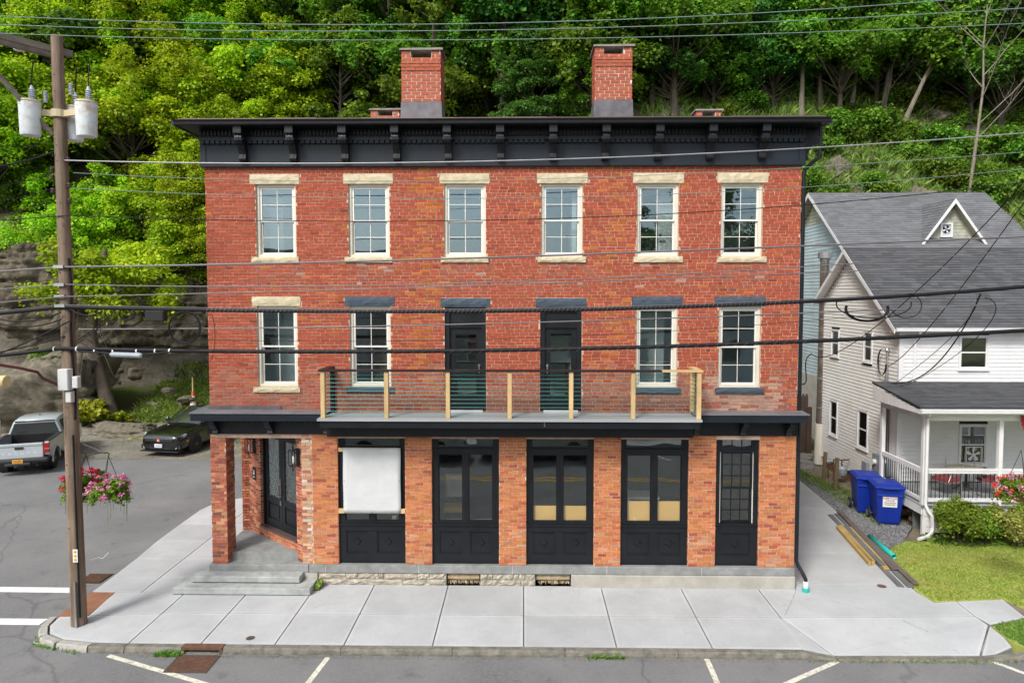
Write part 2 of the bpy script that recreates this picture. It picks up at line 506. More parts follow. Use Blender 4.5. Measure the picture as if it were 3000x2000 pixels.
# ---- openings measured on the facade plane
W3 = [(750, 867, 731, 877, 738, 877), (1021, 1141, 1005, 1152, 1010, 1151), (1301, 1423, 1287, 1435, 1291, 1432),
      (1585.5, 1707, 1573, 1722.5, 1574, 1716.5), (1866, 1988, 1854, 2004, 1855, 2000), (2112, 2233.5, 2100.7, 2250.8, 2100, 2244.5)]
W2 = [(754, 871.6, 738, 881.4, 743, 881), (1025.5, 1144.7, 1010, 1156.3, 1015, 1155), None, None,
      (1863, 1984, 1851, 2000, 1853, 1993), (2105, 2228, 2093.7, 2243.7, 2093.7, 2237)]
D2 = [(1303, 1424, 1291.6, 1436.4), (1582.4, 1704.3, 1569.6, 1718.7)]
z3t, z3b, z3lt, z3sb = fz(537.5), fz(752.5), fz(508), fz(768.5)
z2t, z2b, z2lt, z2sb = fz(896.5), fz(1134.5), fz(868.6), fz(1150.5)
zdt, zdb, zdlt = fz(899.5), 4.02, fz(873.5)
holes = []
wins, lints, sills = [], [], []
for (a, b, la, lb, sa, sb) in W3:
    r = (fx(a, 640), fx(b, 640), z3b, z3t); wins.append((r, 3)); holes.append(r)
    l = (fx(la, 522), fx(lb, 522), z3t, z3lt); lints.append((l, 'cream')); holes.append(l)
    s = (fx(sa, 760), fx(sb, 760), z3sb, z3b); sills.append((s, 'cream')); holes.append(s)
for i, q in enumerate(W2):
    if q is None: continue
    a, b, la, lb, sa, sb = q
    mt = 'cream' if i == 0 else 'blue_stone'
    r = (fx(a, 1015), fx(b, 1015), z2b, z2t); wins.append((r, 2)); holes.append(r)
    l = (fx(la, 882), fx(lb, 882), z2t, z2lt); lints.append((l, mt)); holes.append(l)
    s = (fx(sa, 1142), fx(sb, 1142), z2sb, z2b); sills.append((s, mt)); holes.append(s)
doors2 = []
for (a, b, la, lb) in D2:
    r = (fx(a, 1050), fx(b, 1050), zdb, zdt); doors2.append(r); holes.append(r)
    l = (fx(la, 886), fx(lb, 886), zdt, zdlt); lints.append((l, 'blue_stone')); holes.append(l)

SILL_STAIN += sills
X_, Z_ = np.array([1.0, 0, 0]), np.array([0, 0, 1.0])
NF = np.array([0, -1.0, 0])
ZT = 9.60
# ---- upper wall: mortar backing with real openings, bricks proud of it
wl = MB()
for (a, b, c, d) in rects_minus(XL + 0.008, XR - 0.008, 3.40, ZT, holes): wl.box(a, b, 0.0, 0.32, c, d)
wall = wl.build('wall', MAT['mortar'], bld)
rng = random.Random(11)
bk = MB()
lay(np.array([0, 0.0, 0]), X_, NF, XL, XR, 3.98, ZT, holes, col_upper, rng, emit=into(bk))
# upright soldier bricks over the two balcony doors are part of the same mass
tag(bk.build('upper_brickwork', MAT['brick'], bld), kind='stuff')

# ---- ground-floor piers
PIERS = [(915, 991), (1187, 1265.5), (1462, 1542), (1740, 1818.5), (2017, 2097), (2224, None)]
pr = []
for a, b in PIERS: pr.append((fx(a, 1450), XR if b is None else fx(b, 1450)))
for a, b in pr: MB().box(a + 0.004, b - 0.004, 0.0, 0.36, 0.47, 3.42).build('pier_core', MAT['mortar_low'], bld)
lb = MB()
singles = []
for i, (a, b) in enumerate(pr):
    tmp = []
    def em(P, U, N_, h, c): tmp.append((P, U, N_, h, c))
    lay(np.array([0, 0.0, 0]), X_, NF, a, b, 0.475, 3.52, [], col_low, rng, course=0.0705, blen=0.21, mort=0.013, header=0, emit=em)
    for q in tmp:
        if i == 5 and len(singles) < 120: singles.append(q)
        else: lb.obox(q[0], q[1], q[2], (0, 0, q[3]), q[4])
    # returns at the storefront openings
    for xx, sgn in ((a, -1), (b, 1)):
        if (i == 0 and sgn < 0) or (i == 5 and sgn > 0): continue
        lay(np.array([xx - sgn * 0.004, 0.0, 0]), np.array([0, 1.0, 0]), np.array([sgn * 1.0, 0, 0]), 0.0, 0.11, 0.475, 3.52, [], col_low, rng, course=0.0705, mort=0.015, header=0, proud=0.005, emit=into(lb))
tag(lb.build('ground_floor_brickwork', MAT['brick'], bld), kind='stuff')
for (P, U, N_, h, c) in singles:
    MB().obox(P, U, N_, (0, 0, h), c).build('brick', MAT['brick'], bld)

# ---- side and rear walls (brick laid on the sides too)
sw = MB()
sw.box(XL + 0.008, XL + 0.32, 0.325, 10.0, 3.4, ZT)
sw.box(XL + 0.008, XL + 0.32, 1.70, 10.0, 0.0, 3.395)
sw.box(XR - 0.32, XR - 0.008, 0.325, 10.0, 0.0, ZT)
sw.box(XL + 0.325, XR - 0.325, 9.7, 10.0, 0.0, ZT)
sw.build('side_wall', MAT['mortar'], bld)
sb_ = MB()
Yv = np.array([0, 1.0, 0])
lay(np.array([XR - 0.008, 0, 0]), Yv, X_, 0.0, 10.0, 0.3, ZT, [], col_upper, rng, header=0, emit=into(sb_))
lay(np.array([XL + 0.008, 0, 0]), Yv, -X_, 0.0, 10.0, 3.9, ZT, [], col_upper, rng, header=0, emit=into(sb_))
lay(np.array([XL + 0.008, 0, 0]), Yv, -X_, 1.69, 10.0, 0.47, 3.9, [], col_mixed, rng, header=0, emit=into(sb_))
tag(sb_.build('side_brickwork', MAT['brick'], bld), kind='stuff')

# ---- interior: floors, partitions, back walls
it = MB()
it.box(XL + 0.33, XR - 0.33, 0.33, 9.6, 6.35 + 0.6, 7.15)
it.box(XL + 0.33, XR - 0.33, 0.33, 9.6, 3.62, 3.90)
it.box(XL + 0.33, XR - 0.33, 0.33, 9.6, 9.45, 9.6)
it.build('floor_slab', MAT['interior'], bld)
it = MB()
it.box(XL + 0.33, XR - 0.33, 2.4, 2.52, 3.91, 6.94)
it.box(XL + 0.33, XR - 0.33, 2.4, 2.52, 7.16, 9.44)
for x in (-4.9, -2.3, 1.1, 3.9):
    it.box(x, x + 0.1, 0.34, 2.39, 3.91, 6.94); it.box(x, x + 0.1, 0.34, 2.39, 7.16, 9.44)
it.build('partition', MAT['interior'], bld)
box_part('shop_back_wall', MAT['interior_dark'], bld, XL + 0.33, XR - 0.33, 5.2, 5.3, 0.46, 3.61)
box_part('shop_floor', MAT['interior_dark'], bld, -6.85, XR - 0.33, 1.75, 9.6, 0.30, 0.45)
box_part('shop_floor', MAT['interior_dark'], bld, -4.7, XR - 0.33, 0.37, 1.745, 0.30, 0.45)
# pale interior door standing behind the fifth top-floor window
d5 = box_part('interior_door', MAT['white'], bld, fx(1938, 640), fx(1938, 640) + 0.8, 0.42, 0.46, 7.16, 9.2)
for zz in (fz(685), fz(703)):
    MB().lathe([(0.03, 0.405), (0.03, 0.419)], (fx(1946, 690), 0, zz), 12, 'y').build('door_lock', MAT['black'], d5)
box_part('door_lever', MAT['black'], d5, fx(1946, 703), fx(1960, 703), 0.392, 0.404, fz(703) - 0.01, fz(703) + 0.01)

# room walls close behind some panes, plus panels added for pale reflections in the glass
MAT['red_panel'] = M('red_panel', (.34, .06, .05), .8)
MAT['brown_panel'] = M('brown_panel', (.20, .13, .09), .8, var=.1)
for (p0, p1, y, q0, q1, mt) in ((806, 872, .75, 900, 1132, 'interior'), (1026, 1145, .9, 900, 1136, 'brown_panel'), (1863, 1945, .8, 900, 1136, 'interior'), (795, 835, .7, 560, 750, 'interior'), (2165, 2228, .9, 900, 1136, 'blue_stone'), (1608, 1690, .9, 955, 1062, 'interior'), (1372, 1420, .8, 950, 1010, 'red_panel')):
    box_part('wall_or_reflection_panel', MAT[mt], bld, fx(p0, 1000, Y=y), fx(p1, 1000, Y=y), y, y + .04, max(fz(q1, Y=y), 3.92 if q1 > 900 else 7.17), min(fz(q0, Y=y) + .2, 9.4))
# ---- lintels and sills: rough-hewn stone blocks
def stone(name, r, mat, y0, seed):
    q = random.Random(seed)
    a, b, c, d = r
    nx, nz = 9, 3
    mb = MB(); idx = {}
    vs_ = []
    for i in range(nx + 1):
        for k in range(nz + 1):
            e = 0.012 if i in (0, nx) or k in (0, nz) else 0.0
            x = a + (b - a) * i / nx; z = c + (d - c) * k / nz
            if i == 0: x += q.uniform(0, 0.012)
            if i == nx: x -= q.uniform(0, 0.012)
            idx[i, k] = len(vs_); vs_.append((x, y0 + e + q.uniform(-0.006, 0.006), z))
    fs_ = [(idx[i, k], idx[i+1, k], idx[i+1, k+1], idx[i, k+1]) for i in range(nx) for k in range(nz)]
    n0 = len(vs_)
    vs_ += [(a, 0.2, c), (b, 0.2, c), (b, 0.2, d), (a, 0.2, d)]
    fs_ += [tuple([idx[i, nz] for i in range(nx + 1)] + [n0 + 2, n0 + 3]), tuple([idx[i, 0] for i in range(nx, -1, -1)] + [n0, n0 + 1]),
            tuple([idx[0, k] for k in range(nz + 1)] + [n0 + 3, n0]), tuple([idx[nx, k] for k in range(nz, -1, -1)] + [n0 + 1, n0 + 2])]
    mb.add(vs_, fs_)
    return mb.build(name, MAT[mat], bld)
for i, (r, mt) in enumerate(lints): stone('lintel', r, mt, -0.03, i)
for i, (r, mt) in enumerate(sills): stone('window_sill', (r[0], r[1], r[2], r[3] - 0.004), mt, -0.055, 50 + i)

# ---- double-hung windows
def frame_boxes(a, b, c, d, t, y0, y1, mb=None, tb=None):
    mb = mb or MB(); tb = tb or t
    mb.box(a, a + t, y0, y1, c, d); mb.box(b - t, b, y0, y1, c, d)
    mb.box(a + t, b - t, y0 + .001, y1, d - t, d); mb.box(a + t, b - t, y0 + .001, y1, c, c + tb)
    return mb
def window(r, cols=2):
    a, b, c, d = r
    root = frame_boxes(a + .003, b - .003, c + .003, d - .003, 0.052, 0.055, 0.24, tb=0.05).build('window', MAT['vinyl'], bld)
    frame_boxes(a + .055, b - .055, c + .053, d - .055, 0.016, 0.075, 0.23).build('stop_bead', MAT['vinyl'], root)
    a1, b1, c1, d1 = a + .073, b - .073, c + .07, d - .073
    zm = (c1 + d1) / 2
    for (z0, z1, y) in ((zm - .018, d1, 0.085), (c1, zm + .018, 0.127)):
        s = frame_boxes(a1, b1, z0, z1, 0.036, y, y + 0.038).build('sash', MAT['vinyl_in'], root)
        g = (a1 + .036, b1 - .036, z0 + .036, z1 - .036)
        MB().box(g[0] - .004, g[1] + .004, y + .018, y + .022, g[2] - .004, g[3] + .004).build('pane', MAT['glass'], root)
        mm = MB()
        xm = (g[0] + g[1]) / 2; zz = (g[2] + g[3]) / 2
        mm.box(xm - .007, xm + .007, y + .010, y + .017, g[2], g[3])
        mm.box(g[0], xm - .0095, y + .011, y + .017, zz - .007, zz + .007)
        mm.box(xm + .0095, g[1], y + .011, y + .017, zz - .007, zz + .007)
        mm.build('muntin', MAT['vinyl_in'], root)
    return root
for r, fl in wins: window(r)

# ---- balcony doors
for i, (a, b, c, d) in enumerate(doors2):
    root = frame_boxes(a + .003, b - .003, c, d - .003, 0.10, 0.05, 0.28, tb=0.04).build('balcony_door', MAT['black'], bld)
    box_part('transom_panel', MAT['black'], root, a + .1, b - .1, 0.11, 0.16, d - 0.42, d - 0.1)
    box_part('transom_rail', MAT['black'], root, a + .1, b - .1, 0.075, 0.165, d - 0.47, d - 0.421)
    a1, b1, c1, d1 = a + .105, b - .105, c + .05, d - .475
    s = frame_boxes(a1, b1, c1, d1, 0.115, 0.12, 0.165, tb=0.30).build('door_leaf', MAT['black'], root)
    MB().box(a1 + .11, b1 - .11, 0.14, 0.146, c1 + .295, d1 - .11).build('pane', MAT['glass'], root)
    frame_boxes(a1 + .112, b1 - .112, c1 + .297, d1 - .112, 0.018, 0.108, 0.119).build('glazing_bead', MAT['black'], root)
    hx = b1 - .06 if i == 0 else a1 + .06
    MB().lathe([(0.028, 0.10), (0.028, 0.119)], (hx, 0, c1 + 1.0), 12, 'y').box(hx - .012, hx + .012, 0.085, 0.1, c1 + .82, c1 + 1.0).build('door_handle', MAT['brass'], root)
    box_part('threshold', MAT['white'], root, a + .08, b - .08, -0.02, 0.11, c - .02, c + .035)

# ---- top cornice
XFL, XFR = -7.24, 6.19
cor = MB()
cor.box(XFL, XFR, -0.080, 0.25, 9.60, 10.36)
cornice = cor.build('cornice', MAT['frieze'], bld)
c2 = MB()
c2.box(XFL - .012, XFR + .012, -0.105, -0.081, 9.535, 9.635)
c2.box(XFL, XFR, -0.10, 0.24, 9.535, 9.598)
c2.box(XFL - .004, XFL + .12, -0.098, -0.081, 9.636, 10.03)
c2.box(XFR - .12, XFR + .004, -0.098, -0.081, 9.636, 10.03)
for px in (878, 1384, 1700, 2027): c2.box(fx(px, 450), fx(px, 450) + .006, -0.084, -0.081, 9.64, 10.03)
c2.build('frieze_trim', MAT['frieze'], cornice)
MB().box(XFL - .004, XFR + .004, -0.150, -0.081, 10.10, 10.178).build('dentil_board', MAT['frieze'], cornice)
MB().prism([(-0.081, 10.1785), (-0.175, 10.1785), (-0.185, 10.195), (-0.16, 10.215), (-0.081, 10.215)], 'x', XFL - .02, XFR + .02).build('moulding', MAT['black'], cornice)
x = XFL + .02; dm = None
bxs = [706, 855, 1008, 1160, 1312, 1466, 1620, 1774, 1929, 2083, 2237]
bX = [fx(p, 425, Y=-0.25) for p in bxs]
while x < XFR - .1:
    if all(abs(x + .047 - b) > .11 for b in bX):
        if dm is None:
            x0 = x
            dm = MB().prism([(x, 10.035), (x + .088, 10.035), (x + .088, 10.085), (x + .074, 10.0985), (x + .014, 10.0985), (x, 10.085)], 'y', -0.150, -0.081).build('dentil', MAT['frieze'], cornice)
        else:
            o = dm.copy(); COL.objects.link(o); o.parent = cornice; o.location.x = x - x0
    x += 0.1185
rb = MB()
x = XFL
while x < XFR:
    rb.box(x, x + .045, -0.115, -0.081, 10.216, 10.358); x += 0.082
rb.build('beaded_band', MAT['black'], cornice)
BP = [(-.081, 10.355), (-.45, 10.355), (-.45, 10.19), (-.40, 10.175), (-.425, 10.12), (-.42, 10.05), (-.37, 9.99), (-.28, 9.975), (-.26, 9.93),
      (-.215, 9.86), (-.185, 9.79), (-.19, 9.73), (-.215, 9.69), (-.205, 9.655), (-.16, 9.645), (-.15, 9.635), (-.081, 9.635)]
def bracket(xc, hw=.075):
    mb = MB().prism(BP, 'x', xc - hw, xc + hw)
    mb.prism([(y - .012, z) for y, z in BP[3:15]] + [(-.12, 9.66), (-.12, 10.17)], 'x', xc - .022, xc + .022)
    mb.box(xc - hw - .012, xc + hw + .012, -.465, -.30, 10.20, 10.354)
    for s in (-1, 1): mb.lathe([(.055, 0), (.055, .018)], (xc + s * (hw + .009) - .009, -.345, 10.07), 12, 'x')
    return mb
b0 = None
for xc in bX:
    if b0 is None: b0 = bracket(xc).build('bracket', MAT['black'], cornice); bx0 = xc
    else:
        o = b0.copy(); COL.objects.link(o); o.parent = cornice; o.location.x = xc - bx0
# corner brackets on the two ends
for sx, xe in ((1, XFR),):
    mb = MB()
    for (P, h0, h1) in ((BP, .10, .25),):
        mb.prism([(xe + sx * (-y - .081), z) for y, z in P], 'y', 0.02, 0.17)
    mb.build('bracket', MAT['black'], cornice)
# soffit, gutter and roof edge
GL, GR = -7.60, 6.53
MB().box(GL + .04, GR - .04, -0.47, 10.3, 10.361, 10.40).build('soffit', MAT['black'], cornice)
gp = [(-.47, 10.352), (-.53, 10.352), (-.545, 10.375), (-.55, 10.42), (-.58, 10.445), (-.585, 10.462), (-.47, 10.462)]
MB().prism(gp, 'x', GL, GR).build('gutter', MAT['black'], cornice)
MB().prism([(GR + (-y - .47), z) for y, z in gp], 'y', -0.47, 10.3).build('gutter', MAT['black'], cornice)
MB().prism([(GL - (-y - .47), z) for y, z in gp][::-1], 'y', -0.47, 10.3).build('gutter', MAT['black'], cornice)
rf = MB()
nseg = 14
for i in range(nseg):
    q0, q1 = GL + .08 + (GR - GL - .16) * i / nseg, GL + .08 + (GR - GL - .16) * (i + 1) / nseg
    e = rnd.uniform(-.012, .012)
    rf.box(q0, q1 + .02, -0.50 + .004 * (i % 2) + e, 10.3, 10.402 + .002 * (i % 2), 10.505 + e * .8)
rf.build('roof', MAT['copper'], bld)

# ---- chimneys
def chimney(x0, x1, y0, y1, z0, z1, ztop_flash, group_singles):
    root = MB().box(x0 + .012, x1 - .012, y0 + .012, y1 - .012, z0, z1 - .22).build('chimney', MAT['mortar_white'], bld)
    w4 = (x1 - x0) * 0.24
    for (a, b) in ((x0 + .012, x0 + w4), (x1 - w4, x1 - .012)): MB().box(a, b, y0 + .012, y1 - .012, z1 - .219, z1 - .045).build('cap_leg', MAT['mortar_white'], root)
    def colc(x, z, g): return jitter((0.42, 0.115, 0.062), g, 0.09, 0.05)
    band = (z1 - .55, z1 - .33)
    zb = ztop_flash
    def em(P, U, N_, h, cc):
        zz = P[2]
        k = .022 if band[0] - .03 < zz < band[1] else 0.0
        PP = np.array(P) - np.array(N_) * 0.2
        NN = np.array(N_) * 1.2 + np.array(N_) / np.linalg.norm(N_) * k
        MB().obox(PP, U, NN, (0, 0, h), cc).build('brick', MAT['brick'], root)
    hl = [(x0 + w4, x1 - w4, z1 - .22, z1)]
    g = random.Random(int(x0 * 100))
    lay(np.array([0, y0 + .012, 0]), X_, NF, x0, x1, zb, z1 - .04, hl, colc, g, course=.0835, blen=.25, mort=.019, header=0, proud=.012, emit=em)
    tmp = MB()
    def em2(P, U, N_, h, cc): tmp.obox(P, U, N_, (0, 0, h), cc)
    lay(np.array([x1 - .012, 0, 0]), Yv, X_, y0, y1, zb, z1 - .04, [], colc, g, course=.0835, blen=.25, mort=.019, header=0, proud=.012, emit=em2)
    lay(np.array([x0 + .012, 0, 0]), Yv, -X_, y0, y1, zb, z1 - .04, [], colc, g, course=.0835, blen=.25, mort=.019, header=0, proud=.012, emit=em2)
    lay(np.array([0, y1 - .012, 0]), X_, -NF, x0, x1, zb, z1 - .04, hl, colc, g, course=.0835, blen=.25, mort=.019, header=0, proud=.012, emit=em2)
    tag(tmp.build('chimney_side_brickwork', MAT['brick'], root), kind='stuff')
    if zb > z0 + .1:
        fl = MB()
        fl.add([(x0 - .05, y0 - .05, z0), (x1 + .05, y0 - .05, z0), (x1 + .05, y1 + .05, z0), (x0 - .05, y1 + .05, z0),
                (x0 - .012, y0 - .012, zb), (x1 + .012, y0 - .012, zb), (x1 + .012, y1 + .012, zb), (x0 - .012, y1 + .012, zb)],
               [(0,1,5,4), (1,2,6,5), (2,3,7,6), (3,0,4,7), (4,5,6,7)])
        fl.build('flashing', MAT['lead'], root)
    g2 = random.Random(3)
    cp = MB()
    e = .045
    cp.add([(x0 - e, y0 - e, z1 - .039), (x1 + e + .01, y0 - e, z1 - .039), (x1 + e, y1 + e, z1 - .039), (x0 - e, y1 + e, z1 - .039),
            (x0 - e + .01, y0 - e + .01, z1 + .01), (x1 + e, y0 - e + .01, z1 + .018), (x1 + e, y1 + e, z1 + .012), (x0 - e, y1 + e, z1 + .01)],
           [(0,3,2,1), (4,5,6,7), (0,1,5,4), (1,2,6,5), (2,3,7,6), (3,0,4,7)])
    cp.build('cap', MAT['capstone'], root)
    return root
chimney(-3.125, -2.115, 2.2, 2.95, 10.40, 12.90, 11.58, 0)
chimney(1.79, 2.74, 2.2, 2.95, 10.40, 12.96, 11.60, 0)
chimney(-4.99, -4.05, 7.0, 7.7, 10.40, 12.67, 11.2, 0)
chimney(6.05 - .5, 6.56 - .2, 7.0, 7.6, 10.40, 12.60, 11.2, 0)

# ---- ground-floor cornice and frieze
gc = MB().box(XL - .05, XR + .02, -0.045, 0.30, 3.50, 3.86).build('shop_cornice', MAT['black'], bld)
def ledge(x0, x1, parent):
    MB().box(x0, x1, -0.40, 0.0, 3.865, 4.03).build('fascia', MAT['frieze'], parent)
    MB().add([(x0 - .02, -.425, 4.031), (x1 + .02, -.425, 4.031), (x1 + .02, -.005, 4.045), (x0 - .02, -.005, 4.045),
              (x0 - .02, -.425, 4.05), (x1 + .02, -.425, 4.05), (x1 + .02, -.005, 4.068), (x0 - .02, -.005, 4.068)],
             [(0,3,2,1), (4,5,6,7), (0,1,5,4), (1,2,6,5), (2,3,7,6), (3,0,4,7)]).build('ledge_flashing', MAT['flash'], parent)
ledge(-7.45, -4.40, gc)
ledge(3.75, XR + .10, gc)
# the ledge returns along the left side
MB().box(-7.45, XL - .012, 0.002, 2.4, 3.865, 4.03).build('fascia', MAT['frieze'], gc)
MB().box(-7.47, XL - .012, 0.0, 2.42, 4.04, 4.075).build('ledge_flashing', MAT['flash'], gc)
MB().box(XL - .05, XL - .012, 0.31, 2.4, 3.50, 3.86).build('side_frieze', MAT['black'], gc)
MB().box(-7.2, fx(825, 1205), -0.035, -0.006, 4.07, 4.14).build('wall_flashing', MAT['lead'], gc)
dm = None
x = XL
bq = [fx(p, 1250, Y=-.2) for p in (626, 787, 952, 2043, 2181, 2316)]
while x < XR:
    if (x < -4.4 or x > 3.75) and all(abs(x + .045 - b) > .1 for b in bq):
        if dm is None: x0 = x; dm = MB().box(x, x + .075, -0.125, -0.046, 3.785, 3.86).build('dentil', MAT['black'], gc)
        else:
            o = dm.copy(); COL.objects.link(o); o.parent = gc; o.location.x = x - x0
    x += 0.122
b0 = None
for xc in bq:
    if b0 is None:
        bx0 = xc
        mb = MB().prism([(-.046, 3.86), (-.33, 3.86), (-.33, 3.76), (-.27, 3.75), (-.25, 3.68), (-.16, 3.66), (-.13, 3.60), (-.15, 3.55), (-.12, 3.51), (-.046, 3.51)], 'x', xc - .055, xc + .055)
        mb.lathe([(.04, 0), (.04, .13)], (xc - .065, -.1, 3.55), 10, 'x').lathe([(.045, 0), (.045, .13)], (xc - .065, -.22, 3.71), 10, 'x')
        b0 = mb.build('bracket', MAT['black'], gc)
    else:
        o = b0.copy(); COL.objects.link(o); o.parent = gc; o.location.x = xc - bx0

# ---- shopfronts
ZG = dict(top=3.50, t1=fz(1279.6), t0=fz(1312.5), g1=fz(1331.6), g0=fz(1528), sill=fz(1536), p1=fz(1559.6), p0=fz(1626.6), bot=0.478)
def lower_panels(root, cells, y, mat='black'):
    for (a, b) in cells:
        p = MB().box(a, b, y + .035, y + .045, ZG['p0'], ZG['p1']).build('panel', MAT[mat], root)
        frame_boxes(a, b, ZG['p0'], ZG['p1'], 0.025, y + .012, y + .034).build('panel_moulding', MAT[mat], root)
        xc, zc, q = (a + b) / 2, (ZG['p0'] + ZG['p1']) / 2, .095
        dmb = MB()
        dmb.add([(xc - q, y + .034, zc), (xc, y + .034, zc - q), (xc + q, y + .034, zc), (xc, y + .034, zc + q),
                 (xc - q + .02, y + .012, zc), (xc, y + .012, zc - q + .02), (xc + q - .02, y + .012, zc), (xc, y + .012, zc + q - .02)],
                [(4,5,6,7), (0,1,5,4), (1,2,6,5), (2,3,7,6), (3,0,4,7)])
        dmb.build('diamond', MAT[mat], root)
def shopfront(x0, x1):
    y = 0.07
    a, b = x0 + .004, x1 - .004
    st = .085
    mb = MB()
    mb.box(a, a + st, y, .3, .478, 3.499); mb.box(b - st, b, y, .3, .478, 3.499)
    mb.box(a + st, b - st, y + .002, .3, ZG['t1'] + .02, 3.499)
    mb.box(a + st, b - st, y - .02, .3, ZG['g1'] + .05, ZG['t0'] - .025)
    mb.box(a + st, b - st, y - .012, .3, ZG['p1'] + .002, ZG['sill'] - .05)
    mb.box(a + st, b - st, y + .002, .3, .478, ZG['p0'] - .002)
    ca, cb = a + .14, b - .14
    xm = (a + b) / 2
    mb.box(a + st, ca, y + .003, .3, ZG['p0'] - .002, ZG['p1'] + .002); mb.box(cb, b - st, y + .003, .3, ZG['p0'] - .002, ZG['p1'] + .002)
    mb.box(xm - .09, xm + .09, y + .003, .3, ZG['p0'] - .002, ZG['p1'] + .002)
    root = mb.build('shopfront', MAT['black'], bld)
    box_part('sill', MAT['black'], root, a - .002 + .01, b - .008, y - .045, .28, ZG['sill'] - .049, ZG['sill'] - .006)
    lower_panels(root, ((ca, xm - .09), (xm + .09, cb)), y)
    # transom light
    frame_boxes(a + st, b - st, ZG['t0'] - .024, ZG['t1'] + .019, .05, y + .015, y + .1).build('transom_frame', MAT['black'], root)
    box_part('pane', MAT['glass_low'], root, a + st + .03, b - st - .03, y + .05, y + .056, ZG['t0'] - .01, ZG['t1'] + .01)
    for (p, q) in ((a + st + .002, xm - .012), (xm + .012, b - st - .002)):
        frame_boxes(p, q, ZG['sill'] - .004, ZG['g1'] + .048, .055, y - .012, y + .08, tb=.055).build('casement', MAT['black'], root)
        frame_boxes(p + .058, q - .058, ZG['sill'] + .053, ZG['g1'] - .010, .016, y + .012, y + .07).build('casement_bead', MAT['black'], root)
        box_part('pane', MAT['glass_low'], root, p + .06, q - .06, y + .03, y + .036, ZG['g0'] - .03, ZG['g1'] + .01)
    box_part('mullion', MAT['black'], root, xm - .010, xm + .010, y - .02, .28, ZG['sill'] - .004, ZG['g1'] + .048)
    return root
for i in range(4): shopfront(pr[i][1], pr[i+1][0])
# narrow fifth bay: many-paned sash
def narrow_bay(x0, x1):
    y = 0.07
    a, b = x0 + .004, x1 - .004
    st = .10
    mb = MB()
    zt1, zt0, zs1, zs0 = fz(1307), fz(1312), fz(1326), fz(1540)
    zt1, zt0 = fz(1289), fz(1311)
    zs1, zs0 = fz(1330), fz(1528)
    mb.box(a, a + st, y, .3, .478, 3.499); mb.box(b - st, b, y, .3, .478, 3.499)
    mb.box(a + st, b - st, y + .002, .3, zt1 + .06, 3.499); mb.box(a + st, b - st, y - .02, .3, zs1 + .065, zt0 - .045)
    mb.box(a + st, b - st, y - .012, .3, ZG['p1'], zs0 - .075)
    mb.box(a + st, b - st, y + .002, .3, .478, ZG['p0'] - .002)
    mb.box(a + st, a + .15, y + .003, .3, ZG['p0'] - .002, ZG['p1'] - .001); mb.box(b - .15, b - st, y + .003, .3, ZG['p0'] - .002, ZG['p1'] - .001)
    root = mb.build('shopfront', MAT['black'], bld)
    box_part('sill', MAT['black'], root, a + .01, b - .01, y - .04, .28, zs0 - .074, zs0 - .035)
    lower_panels(root, ((a + .15, b - .15),), y)
    def sash(p, q, c, d, yy, nx, nz, nm):
        s = frame_boxes(p, q, c, d, .045, yy, yy + .05).build(nm, MAT['black'], root)
        g = (p + .045, q - .045, c + .045, d - .045)
        for i in range(nx):
            for k in range(nz):
                ax, bx_ = g[0] + (g[1] - g[0]) * i / nx, g[0] + (g[1] - g[0]) * (i + 1) / nx
                cz, dz = g[2] + (g[3] - g[2]) * k / nz, g[2] + (g[3] - g[2]) * (k + 1) / nz
                box_part('pane', MAT['glass_low'], s, ax + .008, bx_ - .008, yy + .02, yy + .025, cz + .008, dz - .008)
        mb = MB()
        for i in range(1, nx):
            xx = g[0] + (g[1] - g[0]) * i / nx; mb.box(xx - .0095, xx + .0095, yy + .008, yy + .04, g[2], g[3])
        for k in range(1, nz):
            zz = g[2] + (g[3] - g[2]) * k / nz; mb.box(g[0], g[1], yy + .009, yy + .039, zz - .0095, zz + .0095)
        mb.build('glazing_bar', MAT['black'], s)
    sash(a + st + .01, b - st - .01, zt0 - .04, zt1 + .055, y + .01, 3, 1, 'transom_sash')
    zm = (zs0 + zs1) / 2
    sash(a + st + .03, b - st - .03, zm - .02, zs1 + .06, y + .01, 3, 3, 'upper_sash')
    sash(a + st + .03, b - st - .03, zs0 - .03, zm + .02, y + .062, 3, 3, 'lower_sash')
    for xx in (a + st + .006, b - st - .024): box_part('jamb_liner', MAT['vinyl_in'], root, xx, xx + .018, y + .03, y + .05, zs0 - .03, zs1 + .05)
    return root
narrow_bay(pr[4][1], pr[5][0])
# things seen inside the shop
for k, (a, b, zt) in enumerate(((pr[2][1] + .1, pr[3][0] - .1, fz(1487)), (pr[3][1] + .1, pr[4][0] - .1, fz(1472)))):
    o = MB().box(a, b, .165, .18, 1.445, zt).build('sheet_of_board', MAT['kraft'])
    tag(o, ('orange-brown board sheet standing inside the third shop window bay', 'taller orange-brown board sheet inside the fourth shop window bay')[k], 'board', 'board sheets inside the shop windows')
    box_part('window_board', MAT['lumber_x'], bld, a, b, .35, 1.0, 1.30, 1.345)
for i in range(4):
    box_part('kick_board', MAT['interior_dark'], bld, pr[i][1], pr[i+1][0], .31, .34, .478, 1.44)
tb = thing('work_table', 'white work table inside the shop behind the fourth bay glass', 'table', (2.9, 1.6, .45))
MB().box(2.55, 3.35, 1.3, 1.9, 1.62, 1.68).build('table_top', MAT['white'], tb)
for xx in (2.58, 3.27):
    for yy in (1.33, 1.82): MB().box(xx, xx + .05, yy, yy + .05, .45, 1.619).build('leg', MAT['white'], tb)
fn = thing('shop_chair', 'pale timber chair inside the shop behind the second bay glass', 'chair', (-1.75, 1.5, .45))
MB().bbox(-2.0, -1.5, 1.3, 1.75, 1.25, 1.38, .03).build('seat', MAT['kraft'], fn)
